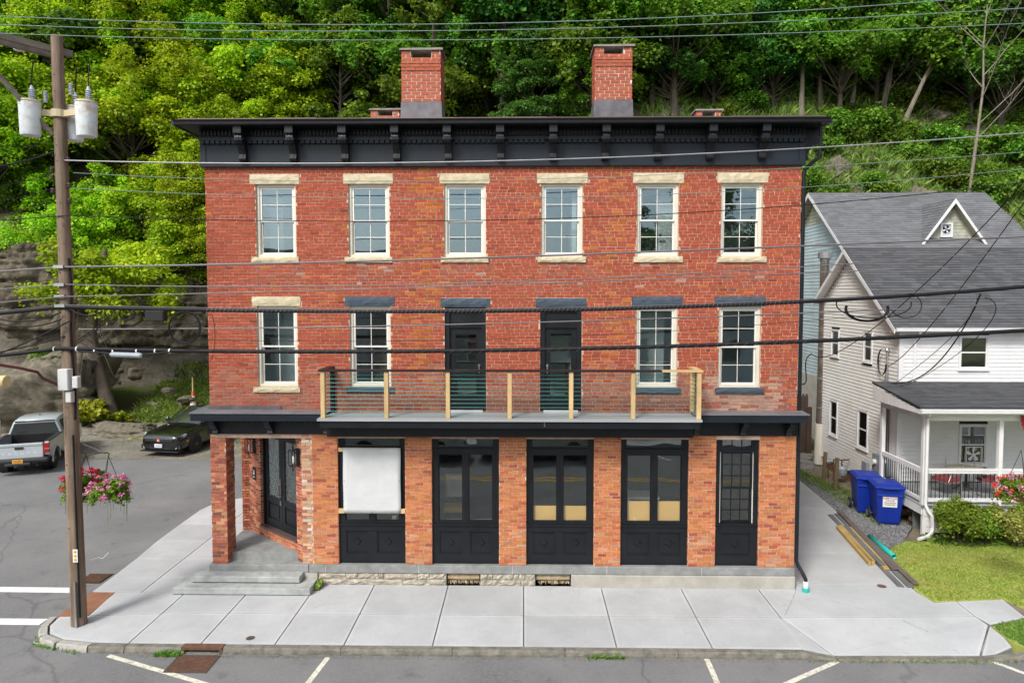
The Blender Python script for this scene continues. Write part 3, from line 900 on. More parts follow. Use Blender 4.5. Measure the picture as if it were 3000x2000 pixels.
MB().bbox(-2.0, -1.5, 1.78, 1.83, 1.5, 2.1, .03).build('backrest', MAT['white'], fn)
for xx in (-1.98, -1.55):
    for yy in (1.32, 1.70): MB().box(xx, xx + .04, yy, yy + .04, .45, 1.249).build('leg', MAT['brass'], fn)
for xx in (-1.98, -1.55): MB().box(xx, xx + .03, 1.785, 1.815, 1.38, 1.5).build('back_post', MAT['brass'], fn)

# ---- tarpaulin over the first bay
bx0, bx1 = fx(1006, 1400), fx(1174, 1400)
tp = thing('tarpaulin', 'white tarpaulin sheet pinned over the first shop window on timber strips', 'tarpaulin', ((bx0 + bx1) / 2, -.03, 1.67))
nx, nz = 14, 16
vs_, fs_ = [], []
zt_, zb_ = fz(1313), fz(1504)
for k in range(nz + 1):
    for i in range(nx + 1):
        u, v = i / nx, k / nz
        wv = .010 * math.sin(u * 7 + v * 3) * math.sin(v * 9 + 1) + .006 * math.sin(v * 21 + u * 4)
        e = min(u, 1 - u, v, 1 - v)
        vs_.append((bx0 + (bx1 - bx0) * u + .004 * math.sin(v * 9), -.022 - (.002 + wv * .22), zb_ + (zt_ - zb_) * v + .004 * math.sin(u * 8)))
for k in range(nz):
    for i in range(nx): fs_.append((k*(nx+1)+i, k*(nx+1)+i+1, (k+1)*(nx+1)+i+1, (k+1)*(nx+1)+i))
sh = MB().add(vs_, fs_).build('sheet', MAT['banner'], tp, smooth=True)
sm = sh.modifiers.new('Solidify', 'SOLIDIFY'); sm.thickness = .002; sm.offset = 1
MB().box(fx(992, 1320), bx1 - .1, -.015, .03, fz(1324), fz(1313)).build('strip', MAT['lumber_x'], tp)
MB().box(fx(992, 1497), fx(1187, 1497), -.015, .03, fz(1505), fz(1492)).build('strip', MAT['lumber_x'], tp)
for (u, v) in ((.02, .98), (.98, .98), (.02, .5), (.98, .5), (.02, .02), (.5, .015), (.98, .02)):
    MB().lathe([(.008, 0), (.008, .008)], (bx0 + (bx1 - bx0) * u, -.045, zb_ + (zt_ - zb_) * v), 8, 'y').build('screw', MAT['black'], tp)

# ---- corner entrance
lay_pier = MB()
PX0, PX1 = -7.20, -6.835
PZ0 = .472
MB().box(PX0 + .01, PX1 - .01, .01, .44, PZ0, 3.499).build('pier_core', MAT['mortar_low'], bld)
em = into(lay_pier)
lay(np.array([0, .01, 0]), X_, NF, PX0, PX1, PZ0, 3.50, [], col_mixed, rng, header=0, proud=.011, emit=em)
lay(np.array([0, .44, 0]), X_, -NF, PX0, PX1, PZ0, 3.50, [], col_mixed, rng, header=0, proud=.011, emit=em)
lay(np.array([PX1 - .01, 0, 0]), Yv, X_, 0.0, .45, PZ0, 3.50, [], col_mixed, rng, header=0, proud=.011, emit=em)
lay(np.array([PX0 + .01, 0, 0]), Yv, -X_, 0.0, .45, PZ0, 3.50, [], col_mixed, rng, header=0, proud=.011, emit=em)
# wall end, diagonal wall with the doorway, return strip
A, B = np.array([-7.0, 1.69, 0]), np.array([-5.09, .05, 0])
Ud = (B - A) / np.linalg.norm(B - A); Ld = float(np.linalg.norm(B - A))
Nd = np.array([Ud[1], -Ud[0], 0])            # facing the street
if Nd[1] > 0: Nd = -Nd
t0, t1 = .215 * Ld, .885 * Ld
zd0, zd1 = .90, 3.36
dm_ = MB()
for (a, b, c, d) in rects_minus(0, Ld, .45, 3.50, [(t0, t1, zd0, zd1)]):
    dm_.obox(A + Ud * a - Nd * .30 + Z_ * c, Ud * (b - a), Nd * .292, Z_ * (d - c))
dm_.box(-7.18, -7.0, 1.70, 1.98, .45, 3.50)
dm_.box(-5.09, fx(915, 1450) + .004, .01, .30, .45, 3.50)
dm_.build('entrance_wall', MAT['mortar_low'], bld)
lay(A - Nd * .008, Ud, Nd, 0, Ld, .47, 3.50, [(t0, t1, zd0, zd1)], col_mixed, rng, header=0, emit=em)
lay(np.array([0, 1.70, 0]), X_, NF, -7.19, -6.99, .47, 3.50, [], col_mixed, rng, header=0, proud=.012, emit=em)
lay(np.array([0, .01, 0]), X_, NF, -5.10, fx(915, 1450) - .006, .47, 3.50, [], col_pale, rng, header=0, proud=.011, emit=em)
lay(A + Ud * t0 - Nd * .30, Nd, Ud, 0, .30, zd0, zd1, [], col_mixed, rng, header=0, proud=.006, emit=em)
tag(lay_pier.build('entrance_brickwork', MAT['brick'], bld), kind='stuff')
# double door
def dbox(mb, u0, u1, n0, n1, z0, z1):
    return mb.obox(A + Ud * u0 + Nd * n0 + Z_ * z0, Ud * (u1 - u0), Nd * (n1 - n0), Z_ * (z1 - z0))
fr = MB()
dbox(fr, t0 + .01, t0 + .06, -.24, -.08, zd0, zd1); dbox(fr, t1 - .05, t1, -.24, -.08, zd0, zd1); dbox(fr, t0 + .061, t1 - .051, -.24, -.081, zd1 - .05, zd1)
ent = fr.build('double_door', MAT['black'], bld)
um = (t0 + t1) / 2
MAT['etched'] = glass_mat('etched_glass', (0.55, 0.68, 0.68), 0.35, 0.03, 0.12, 30)
for s, (u0, u1) in enumerate(((t0 + .065, um - .004), (um + .004, t1 - .055))):
    st = .12
    lf = MB()
    z0, z1 = zd0 + .03, zd1 - .055
    dbox(lf, u0, u0 + st, -.17, -.12, z0, z1); dbox(lf, u1 - st, u1, -.17, -.12, z0, z1)
    dbox(lf, u0 + st, u1 - st, -.17, -.121, z1 - .16, z1); dbox(lf, u0 + st, u1 - st, -.17, -.121, z0 + .62, z0 + .76); dbox(lf, u0 + st, u1 - st, -.17, -.121, z0, z0 + .20)
    leaf = lf.build('door_leaf', MAT['black'], ent)
    dbox(MB(), u0 + st, u1 - st, -.165, -.145, z0 + .20, z0 + .62).build('panel', MAT['black'], leaf)
    q = MB(); dbox(q, u0 + st + .05, u1 - st - .05, -.144, -.128, z0 + .26, z0 + .56); q.build('raised_panel', MAT['black'], leaf)
    dbox(MB(), u0 + st - .005, u1 - st + .005, -.15, -.144, z0 + .755, z1 - .155).build('pane', MAT['etched'], leaf)
hd = MB()
dbox(hd, um - .075, um - .035, -.119, -.10, 1.75, 2.2); dbox(hd, um - .068, um - .045, -.099, -.05, 1.8, 1.83); dbox(hd, um - .068, um - .045, -.075, -.05, 1.8, 2.05); dbox(hd, um - .08, um - .03, -.119, -.10, 1.55, 1.66)
hd.build('door_handle', MAT['brass'], ent)
sl = MB(); dbox(sl, t0 - .02, t1 + .02, -.25, .03, zd0 - .015, zd0 + .026)
sl.build('threshold', MAT['copper'], ent)
# wall lanterns
def lantern(P):
    P = np.array(P, float)
    lt = MB()
    s, h = .075, .36
    c0 = P + Nd * .13
    def bar(a, b, r=.009): lt.tube([a, b], r, 4)
    E1, E2 = Ud * s, Nd * s
    cs = [c0 + E1 * i + E2 * j for i, j in ((-1, -1), (1, -1), (1, 1), (-1, 1))]
    for i in range(4):
        bar(cs[i], cs[i] + Z_ * h); bar(cs[i], cs[(i+1) % 4]); bar(cs[i] + Z_ * h, cs[(i+1) % 4] + Z_ * h)
    dbx = lt
    lt.obox(P - Ud * .06 + Nd * 0 + Z_ * -.02, Ud * .12, Nd * .02, Z_ * .40)
    for zz in (-.12, h):                      # open loops above and below
        a, b = c0 - Ud * .03, c0 + Ud * .03
        bar(a + Z_ * zz, a + Z_ * (zz + .12)); bar(b + Z_ * zz, b + Z_ * (zz + .12)); bar(a + Z_ * (zz if zz < 0 else zz + .12), b + Z_ * (zz if zz < 0 else zz + .12))
    bar(P + Z_ * .2, c0 + Z_ * h)
    root = lt.build('wall_lantern', MAT['black'], bld)
    MB().lathe([(.012, .05), (.028, .10), (.03, .16), (.015, .22)], tuple(c0), 10).build('bulb', MAT['vinyl_in'], root)
lantern(A + Ud * .30 + Z_ * 2.72 + Nd * .012)
lantern(A + Ud * (Ld - .16) + Z_ * 2.75 + Nd * .012)
# small house-number plaque with an arched top, a symbol and an arrow
pq = MB(); dbox(pq, .20, .36, .004, .018, 2.02, 2.30); dbox(pq, .21, .35, .004, .017, 2.301, 2.335)
plq = pq.build('plaque', MAT['black'], bld)
q = MB(); dbox(q, .265, .295, .0185, .0205, 2.23, 2.26); dbox(q, .255, .305, .0185, .0205, 2.15, 2.20); dbox(q, .265, .295, .0185, .0205, 2.20, 2.225); dbox(q, .245, .315, .0185, .0205, 2.08, 2.10); dbox(q, .24, .26, .0185, .0205, 2.07, 2.11)
q.build('plaque_symbol', MAT['white'], plq)

# ---- landing and steps
ld_ = MB()
ld_.prism([(-6.83, .22), (-5.25, .22), (-5.10, .12), (-6.98, 1.72), (-7.17, 1.72), (-7.17, .46), (-6.83, .46)][::-1], 'z', .40, .665)
ld_.build('landing', MAT['bluestone'], bld)
def slab_step(name, x0, x1, y0, y1, z0, z1, mat='step', cat=None):
    return MB().bbox(x0, x1, y0, y1, z0, z1, .012).build(name, MAT[mat], bld)
slab_step('step', -7.26, -4.95, -.06, .22, .29, .47, 'bluestone')
MB().box(-7.26, -4.95, .222, 1.75, .0, .46).build('step_base', MAT['concrete_base'], bld)
MB().box(-7.26, -4.75, -.055, .221, .0, .286).build('step_base', MAT['concrete_base'], bld)
slab_step('step', -7.52, -5.06, -.37, -.062, .185, .318)
MB().box(-7.42, -5.14, -.25, -.058, .165, .183).build('step_base', MAT['concrete_base'], bld)
slab_step('step', -7.83, -4.745, -.62, -.064, .015, .163)
MB().box(-7.72, -4.82, -.52, -.058, 0, .013).build('step_base', MAT['concrete_base'], bld)

# ---- plinth stones and foundation
ps = [-4.945, -3.55, fx(1226, 1663), fx(1501, 1663), fx(1777, 1663), fx(2054, 1663), XR + .01]
ps[1] = fx(954, 1663)
ps = sorted(set([-4.945] + [fx(p, 1663) for p in (954, 1226, 1501, 1777, 2054)] + [XR + .01]))
for a, b in zip(ps, ps[1:]): MB().bbox(a + .004, b - .004, -.055, .34, .29, .474, .01).build('plinth_stone', MAT['bluestone'], bld)
for a in ps[1:-1]: box_part('plinth_joint', MAT['mortar_white'], bld, a - .004, a + .004, -.046, .33, .295, .462)
v1, v2 = (fx(1307.6, 1695), fx(1407.4, 1695)), (fx(1568, 1695), fx(1673, 1695))
g = random.Random(5)
fm = MB()
for a, b in ((-4.74, v1[0]), (v1[1], v2[0])): fm.box(a, b, -.01, .32, -.05, .288)
fm.build('foundation_core', MAT['concrete_base'], bld)
for a, b in ((-4.74, v1[0]), (v1[1], v2[0])):
    z = 0.0
    for row, hh in enumerate((.14, .145)):
        x = a
        while x < b - .05:
            w_ = min(g.choice((.14, .22, .35, .5, .75)) * g.uniform(.8, 1.2), b - x)
            if b - (x + w_) < .12: w_ = b - x
            mb = MB(); n = 5; ii = {}; vv = []
            for i in range(n + 1):
                for k in range(4):
                    e = .022 if i in (0, n) or k in (0, 3) else 0
                    ii[i, k] = len(vv)
                    vv.append((x + .008 + (w_ - .016) * i / n + g.uniform(-.006, .006), -.045 + e + g.uniform(-.016, .016), z + .004 + (hh - .008) * k / 3 + g.uniform(-.014, .014)))
            mb.add(vv, [(ii[i, k], ii[i+1, k], ii[i+1, k+1], ii[i, k+1]) for i in range(n) for k in range(3)], None)
            mb.build('foundation_stone', MAT['rubble'], bld)
            x += w_
        z += hh
slab_step('concrete_footing', v2[1], XR + .005, -.09, .33, -.03, .287, 'concrete_base')
for (a, b) in (v1, v2):
    box_part('vent_back', MAT['interior_dark'], bld, a, b, .28, .32, 0, .286)
    mb = MB(); pts = []
    mb.lathe([(.02, a + .015), (.085, a + .03), (.10, (a + b) / 2), (.085, b - .03), (.02, b - .015)], (0, .13, .17), 14, 'x')
    rl = mb.build('insulation_roll', MAT['burlap'], bld, smooth=True)
    fz_ = MB()
    for i in range(60):
        xx = g.uniform(a + .04, b - .04); fz_.tube([(xx, .04, .10), (xx + g.uniform(-.03, .03), .02 + g.uniform(-.02, .02), .05 + g.uniform(-.03, .02))], .006, 3)
    fz_.build('frayed_edge', MAT['burlap'], rl)

# ---- balcony
bal = MB().box(-4.47, 3.82, -.85, -.002, 3.955, 3.995).build('balcony', MAT['deck'], bld)
yb = [-.85, -.715, -.575, -.435, -.295, -.155, -.008]
for a, b in zip(yb, yb[1:]): MB().box(-4.468, 3.818, a + .004, b - .004, 3.996, 4.006).build('deck_board', MAT['deck'], bal)
MB().box(-4.42, 3.77, -.80, -.05, 3.80, 3.954).build('fascia', MAT['black'], bal)
MB().box(-4.39, 3.74, -.38, -.046, 3.52, 3.80).build('under_frieze', MAT['black'], bal)
for zz in (3.86, 3.91): MB().lathe([(.011, -.806), (.011, -.8)], (fx(1595, 1245, Y=-.8), 0, zz), 8, 'y').build('bolt', MAT['lumber'], bal)
Zp0, Zp1 = 4.007, 5.02
pxs = [fx(p, 1160, Y=-.7) for p in (947.5, 1133, 1312.7, 1493.4, 1673, 1854.5, 2046.6)]
for x in pxs: MB().bbox(x - .046, x + .046, -.765, -.675, Zp0, Zp1, .006).build('post', MAT['lumber'], bal)
MB().bbox(fx(974, 1150, Y=-.06) - .045, fx(974, 1150, Y=-.06) + .045, -.10, -.012, Zp0, Zp1, .006).build('post', MAT['black'], bal)
MB().bbox(fx(2028, 1150, Y=-.06) - .045, fx(2028, 1150, Y=-.06) + .045, -.10, -.012, Zp0, Zp1, .006).build('post', MAT['lumber'], bal)
xr0, xr1, xrm = pxs[0] - .085, pxs[-1] + .075, fx(1938, 1085, Y=-.72)
MB().box(xr0, xrm, -.79, -.65, Zp1 + .001, Zp1 + .042).build('rail', MAT['rail_dark'], bal)
MB().box(xr0, xr0 + .14, -.649, -.01, Zp1 + .001, Zp1 + .042).build('rail', MAT['rail_dark'], bal)
MB().box(xrm + .002, xr1, -.79, -.65, Zp1 + .001, Zp1 + .042).build('rail', MAT['lumber_x'], bal)
MB().box(xr1 - .14, xr1, -.649, -.01, Zp1 + .001, Zp1 + .042).build('rail', MAT['lumber'], bal)
for k in range(11):
    z = Zp0 + .055 + k * .0885
    MB().tube([(pxs[0], -.72, z), (pxs[-1], -.72, z)], .0055, 6).build('cable', MAT['cable_green'], bal)
    MB().tube([(pxs[0], -.72, z), (pxs[0] - .005, -.05, z)], .0055, 6).build('cable', MAT['cable_green'], bal)
    MB().tube([(pxs[-1], -.72, z), (pxs[-1], -.05, z)], .0055, 6).build('cable', MAT['cable_green'], bal)

# ---- downpipe at the right corner
dp = MB()
xd = XR + .06
dp.tube([(6.42, -.30, 10.36), (6.44, -.28, 10.25), (6.45, -.25, 9.75), (6.43, -.22, 9.66), (6.35, -.18, 9.60), (xd + .06, -.03, 9.50), (xd + .01, .0, 9.44), (xd, 0.02, 9.3), (xd, 0.02, .62), (xd + .03, -.02, .52), (xd + .10, -.12, .38), (xd + .13, -.2, .28), (xd + .13, -.21, .2)], .042, 8)
dpo = dp.build('downpipe', MAT['black'], bld, smooth=True)
MB().lathe([(.055, .10), (.06, .2), (.05, .24)], (xd + .13, -.21, 0), 12).build('pipe_adapter', MAT['white'], dpo)
MB().lathe([(.075, -.01), (.075, .09), (.07, .1)], (xd + .13, -.21, 0), 12).build('drain_pipe', MAT['teal'], dpo)

# ============================================================ GROUND, STREETS, PAVEMENT
def asphalt_mat():
    m, N, L, b = newmat('asphalt')
    f1 = noise(N, L, 0.35, 5, 0.6); f2 = noise(N, L, 28, 4, 0.8); f3 = noise(N, L, 1.6, 7, 0.75)
    c = mixc(N, L, ramp(N, L, f1, [(0.35, 0), (0.65, 1)]), (0.140, 0.143, 0.149), (0.205, 0.206, 0.207))
    c = mixc(N, L, ramp(N, L, f2, [(0.45, 0), (0.7, 0.55)]), c, (0.27, 0.27, 0.26))
    c = mixc(N, L, ramp(N, L, f3, [(0.56, 0), (0.72, 0.55)]), c, (0.075, 0.075, 0.077))
    vo = N.new('ShaderNodeTexVoronoi'); vo.feature = 'DISTANCE_TO_EDGE'; vo.inputs['Scale'].default_value = 0.13
    tc = N.new('ShaderNodeTexCoord'); 
    wv = N.new('ShaderNodeMix'); wv.data_type = 'RGBA'; wv.inputs[0].default_value = 0.35
    nn = N.new('ShaderNodeTexNoise'); nn.inputs['Scale'].default_value = 1.5; L.new(tc.outputs['Object'], nn.inputs['Vector'])
    L.new(tc.outputs['Object'], wv.inputs[6]); L.new(nn.outputs['Color'], wv.inputs[7]); L.new(wv.outputs[2], vo.inputs['Vector'])
    cr = ramp(N, L, vo.outputs['Distance'], [(0.0, 0.55), (0.003, 0.0)])
    c = mixc(N, L, math_n(N, L, 'MULTIPLY', cr, 0.6), c, (0.035, 0.035, 0.035))
    L.new(c, b.inputs['Base Color']); b.inputs['Roughness'].default_value = 0.88
    b.inputs['Specular IOR Level'].default_value = 0.3
    bumpn(N, L, b, f2, 0.5, 0.01)
    return m
def concrete_mat(name, col, st=(70, 2.2, 1)):
    m, N, L, b = newmat(name)
    a = N.new('ShaderNodeAttribute'); a.attribute_name = 'Col'
    f0 = noise(N, L, 1.0, 3, 0.6, stretch=st); f1 = noise(N, L, 0.9, 6, 0.65); f2 = noise(N, L, 7, 5, 0.7); f4 = noise(N, L, 120, 3, 0.6)
    c = mixc(N, L, ramp(N, L, f1, [(0.35, 0), (0.65, 1)]), mul(col, 0.87), mul(col, 1.06))
    c = mixc(N, L, ramp(N, L, f0, [(0.35, 0), (0.7, 0.35)]), c, mul(col, 0.78))
    c = mixc(N, L, ramp(N, L, f2, [(0.62, 0), (0.78, 0.5)]), c, mul(col, 0.5))
    c = mixc(N, L, ramp(N, L, noise(N, L, 2.3, 6, 0.75), [(0.55, 0), (0.75, 0.4)]), c, mul(col, 0.68))
    c = mixc(N, L, ramp(N, L, noise(N, L, 16, 2, 0.5), [(0.70, 0), (0.74, 0.45)]), c, mul(col, 0.4))
    c = mixc(N, L, 1.0, c, a.outputs['Color'], 'MULTIPLY')
    oi = N.new('ShaderNodeObjectInfo')
    k = math_n(N, L, 'MULTIPLY_ADD', oi.outputs['Random'], 0.16); N[-1].inputs[2].default_value = 0.92
    cc = N.new('ShaderNodeCombineColor')
    for i in range(3): L.new(k, cc.inputs[i])
    c = mixc(N, L, 1.0, c, cc.outputs[0], 'MULTIPLY')
    L.new(c, b.inputs['Base Color']); b.inputs['Roughness'].default_value = 0.88
    b.inputs['Specular IOR Level'].default_value = 0.3
    bumpn(N, L, b, f0, 0.35, 0.006)
    return m
MAT['asphalt'] = asphalt_mat()
MAT['slab'] = concrete_mat('pavement_concrete', (0.465, 0.48, 0.49))
MAT['slab_x'] = concrete_mat('alley_concrete', (0.46, 0.465, 0.465), (2.2, 70, 1))
MAT['kerb'] = M('kerb_granite', (0.19, 0.18, 0.15), 0.9, var=0.35, vs=5, bump=0.8, bs=25, dirt=(0.07, 0.065, 0.05), dirt_scale=6, dirt_amt=0.7)
MAT['kerb_pale'] = M('kerb_concrete', (0.40, 0.39, 0.36), 0.9, var=0.2, vs=5, bump=0.4, dirt=(0.2, 0.19, 0.16), dirt_scale=3)
MAT['line'] = M('road_paint', (0.66, 0.64, 0.54), 0.8, var=0.2, vs=9, dirt=(0.2, 0.2, 0.19), dirt_scale=14, dirt_amt=0.8)
MAT['line_white'] = M('crossing_paint', (0.78, 0.78, 0.76), 0.8, var=0.1, vs=6, dirt=(0.35, 0.35, 0.34), dirt_scale=12, dirt_amt=0.5)
MAT['line_yellow'] = M('yellow_paint', (0.62, 0.36, 0.03), 0.8, var=0.12, vs=6)
MAT['rust'] = M('rusty_iron', (0.16, 0.085, 0.055), 0.8, metal=0.3, var=0.35, vs=10, bump=0.4)
MAT['iron'] = M('worn_iron', (0.11, 0.085, 0.07), 0.7, metal=0.4, var=0.4, vs=14, bump=0.4)
MAT['tactile'] = M('tactile_brick_red', (0.27, 0.125, 0.068), 0.85, var=0.2, vs=4)
MAT['gravel'] = M('gravel', (0.22, 0.215, 0.20), 0.95, var=0.4, vs=30, bump=1.0, bs=60)
MAT['pebble'] = M('pebbles', (0.20, 0.205, 0.215), 0.9, var=0.3, vs=10, island=1.2)
MAT['dirt'] = M('yard_dirt', (0.19, 0.155, 0.11), 0.95, var=0.3, vs=2, bump=0.6, bs=30, dirt=(0.09, 0.12, 0.03), dirt_scale=1.5, dirt_amt=0.8)
MAT['lot'] = M('gravel_lot', (0.21, 0.195, 0.16), 0.95, var=0.3, vs=0.8, bump=0.7, bs=40, dirt=(0.13, 0.15, 0.06), dirt_scale=0.7, dirt_amt=0.6)
MAT['lawn'] = M('lawn_soil', (0.34, 0.38, 0.09), 0.95, var=0.3, vs=1.5, bump=0.6, bs=60)
MAT['field'] = M('ground', (0.10, 0.11, 0.05), 0.95, var=0.3, vs=0.2)

def sheet(name, poly, z, mat, z0=None, kind='structure'):
    mb = MB()
    if z0 is None:
        mb.add([(x, y, z) for x, y in poly], [tuple(range(len(poly)))])
    else: mb.prism(poly, 'z', z0, z)
    o = mb.build(name, mat)
    if kind: o['kind'] = kind
    return o
sheet('ground', [(-600, -600), (600, -600), (600, 900), (-600, 900)], -.40, MAT['field'])
sheet('road', [(-120, -14.2), (120, -14.2), (120, -2.6), (-9.0, -2.6), (-9.0, 12.0), (-120, 12.0)], -.12, MAT['asphalt'])
sheet('gravel_lot', [(-60, 12.0), (-9.0, 12.0), (-9.0, 6.2), (-6.9, 6.9), (-6.9, 27), (-60, 27)], -.115, MAT['lot'])
sheet('rear_yard', [(-6.9, 6.9), (-6.9, 27), (40, 27), (40, 3.0), (10.3, 3.0), (10.3, 6.9)], -.117, MAT['dirt'])

def zdip(x, y):
    # the pavement dips to a driveway apron at the kerb
    t = min(1, max(0, (-1.45 - y) / 1.25))
    s = min(1, max(0, (x - 5.25) / 0.55)) * min(1, max(0, (9.35 - x) / 0.6))
    return -.085 * t * s
side = sheet('sidewalk', [(-9.6, -2.55), (5.2, -2.65), (9.2, -2.5), (9.6, -1.4), (9.3, .1), (6.3, .1), (6.3, .02), (-7.0, .02), (-7.0, 6.7), (-9.0, 6.3), (-9.9, 5), (-9.6, 0), (-9.6, -1.6)], -.105, MAT['kerb_pale'], -.30)
def slab(poly, mat='slab', gap=.006, band=.055):
    P = [np.array(p, float) for p in poly]
    n = len(P)
    area = sum(P[i][0] * P[(i+1) % n][1] - P[(i+1) % n][0] * P[i][1] for i in range(n))
    if area < 0: P = P[::-1]
    def inset(d):
        out = []
        for i in range(n):
            a, b, c = P[i-1], P[i], P[(i+1) % n]
            e1 = (b - a) / np.linalg.norm(b - a); e2 = (c - b) / np.linalg.norm(c - b)
            n1, n2 = np.array([-e1[1], e1[0]]), np.array([-e2[1], e2[0]])
            k = 1 + n1 @ n2
            out.append(b + (n1 + n2) * d / max(k, .35))
        return out
    A0, A1 = inset(gap), inset(gap + band)
    zf = lambda p: zdip(p[0], p[1])
    mb = MB()
    q = .004
    A0b = inset(gap + .008)
    for i in range(n):
        j = (i + 1) % n
        mb.add([(*A0[i], zf(A0[i]) - .12), (*A0[j], zf(A0[j]) - .12), (*A0[j], zf(A0[j]) - .008), (*A0[i], zf(A0[i]) - .008)], [(0, 1, 2, 3)], (.5, .5, .48))
        mb.add([(*A0[i], zf(A0[i]) - .008), (*A0[j], zf(A0[j]) - .008), (*A0b[j], zf(A0b[j])), (*A0b[i], zf(A0b[i]))], [(0, 1, 2, 3)], (.7, .7, .68))
        mb.add([(*A0b[i], zf(A0b[i])), (*A0b[j], zf(A0b[j])), (*A1[j], zf(A1[j])), (*A1[i], zf(A1[i]))], [(0, 1, 2, 3)], (1.06, 1.06, 1.06))
    mb.add([(*p, zf(p)) for p in A1], [tuple(range(n))], (.97, .97, .97))
    o = mb.build('slab', MAT[mat], side)
    return o
XJ = [-7.6, -6.2, -4.77, -3.44, -1.74, 0, 1.77, 3.58, 5.33]
for a, b in zip(XJ, XJ[1:]):
    slab([(a, -2.70), (b, -2.70), (b, -1.45), (a, -1.45)]); slab([(a, -1.45), (b, -1.45), (b, 0.0), (a, 0.0)])
slab([(-9.2, -.5), (-9.08, -1.62), (-7.6, -1.5), (-7.6, -.5)])
slab([(-9.66, -1.66), (-9.60, -2.04), (-9.38, -2.36), (-8.95, -2.58), (-8.3, -2.68), (-7.6, -2.70), (-7.6, -1.5), (-9.08, -1.62)])
yy = [-.5, .3, 1.43, 2.67, 4.0, 5.3]
xo = [-9.73, -9.75, -9.82, -9.95, -10.0, -10.03]
for i in range(5):
    slab([(xo[i], yy[i]), (-8.6, yy[i]), (-8.6, yy[i+1]), (xo[i+1], yy[i+1])])
    if i: slab([(-8.6, yy[i]), (-7.2, yy[i]), (-7.2, yy[i+1]), (-8.6, yy[i+1])])
slab([(-8.6, -.5), (-7.6, -.5), (-7.6, 0), (-7.27, 0), (-7.27, .3), (-8.6, .3)])
slab([(-10.03, 5.3), (-8.6, 5.3), (-8.6, 6.62), (-9.3, 6.5), (-9.85, 6.1)])
slab([(-8.6, 5.3), (-7.2, 5.3), (-7.2, 6.95), (-8.6, 6.62)])
slab([(5.33, -1.45), (5.25, -2.70), (5.82, -2.76)])
slab([(5.33, -1.45), (5.82, -2.76), (8.58, -2.72), (9.42, -1.70), (9.40, -1.33)])
slab([(5.33, -1.45), (9.40, -1.33), (9.44, -.63), (8.94, -.69), (8.85, -.21), (8.87, .25), (6.21, .25), (6.21, 0), (5.33, 0)])
slab([(9.44, -.63), (10.53, -.52), (10.42, -1.36), (9.47, -1.68), (9.40, -1.33)])
slab([(9.43, -1.72), (9.40, -2.2), (9.3, -2.55), (8.9, -2.70), (8.60, -2.72)])
ya = [.25, 2.1, 5.9, 9.25, 13.0]
xa = [8.87, 9.15, 9.68, 9.92, 10.1]
for i in range(4): slab([(6.21, ya[i]), (xa[i], ya[i]), (xa[i+1], ya[i+1]), (6.21, ya[i+1])], 'slab_x')
# cracks in the apron: narrow dark grooves
crk = [[(6.3, .2), (6.05, -.35), (5.75, -.85), (5.45, -1.35)], [(5.55, -.9), (6.3, -.55), (6.8, -.72), (7.3, -1.1), (7.75, -1.35)], [(7.8, -1.5), (8.05, -1.9), (8.1, -2.2), (8.25, -2.65)],
       [(6.35, .2), (6.6, .5), (6.62, .9), (6.75, 1.4), (6.9, 2.05)], [(-4.5, -1.2), (-4.0, -.9), (-3.5, -1.0)]]
ck = MB()
g = random.Random(4)
for pl_ in crk:
    q = []
    for (p, r_) in zip(pl_, pl_[1:]):
        for k in range(6): q.append((p[0] + (r_[0] - p[0]) * k / 6 + g.uniform(-.02, .02), p[1] + (r_[1] - p[1]) * k / 6 + g.uniform(-.02, .02)))
    q.append(pl_[-1])
    for a, b in zip(q, q[1:]):
        w_ = g.uniform(.0025, .006)
        ck.add([(a[0] - w_, a[1], zdip(*a) + .0025), (b[0] - w_, b[1], zdip(*b) + .0025), (b[0] + w_, b[1], zdip(*b) + .0025), (a[0] + w_, a[1], zdip(*a) + .0025)], [(3, 2, 1, 0)])
MAT['crack'] = M('crack_dirt', (0.12, 0.115, 0.1), 0.95)
ck.build('crack', MAT['crack'], side)
# small covers and stains on the pavement
def disc(name, x, y, r, mat, parent, z=.003, n=18):
    return MB().lathe([(r, z - .02), (r, z), (r * .82, z + .003)], (x, y, 0), n).build(name, MAT[mat], parent)
disc('valve_cover', *at(734, 1868, Z=0)[:2], .085, 'iron', side)
disc('valve_cover', *at(2583, 1716, Z=0)[:2], .10, 'rust', side)

# tactile paving with its domes
tac = MB().prism([(-9.725, -.49), (-9.71, -1.64), (-9.09, -1.61), (-9.205, -.51)], 'z', -.12, -.004).build('tactile_panel', MAT['tactile'], side)
db = None
tq = MB()
for i in range(10):
    for k in range(19):
        x, y = -9.69 + i * .058 + k * .003, -.53 - k * .0585
        tq.lathe([(.016, -.004), (.012, .0035)], (x, y, 0), 6)
tag(tq.build('tactile_dome', MAT['tactile'], tac), kind='stuff')

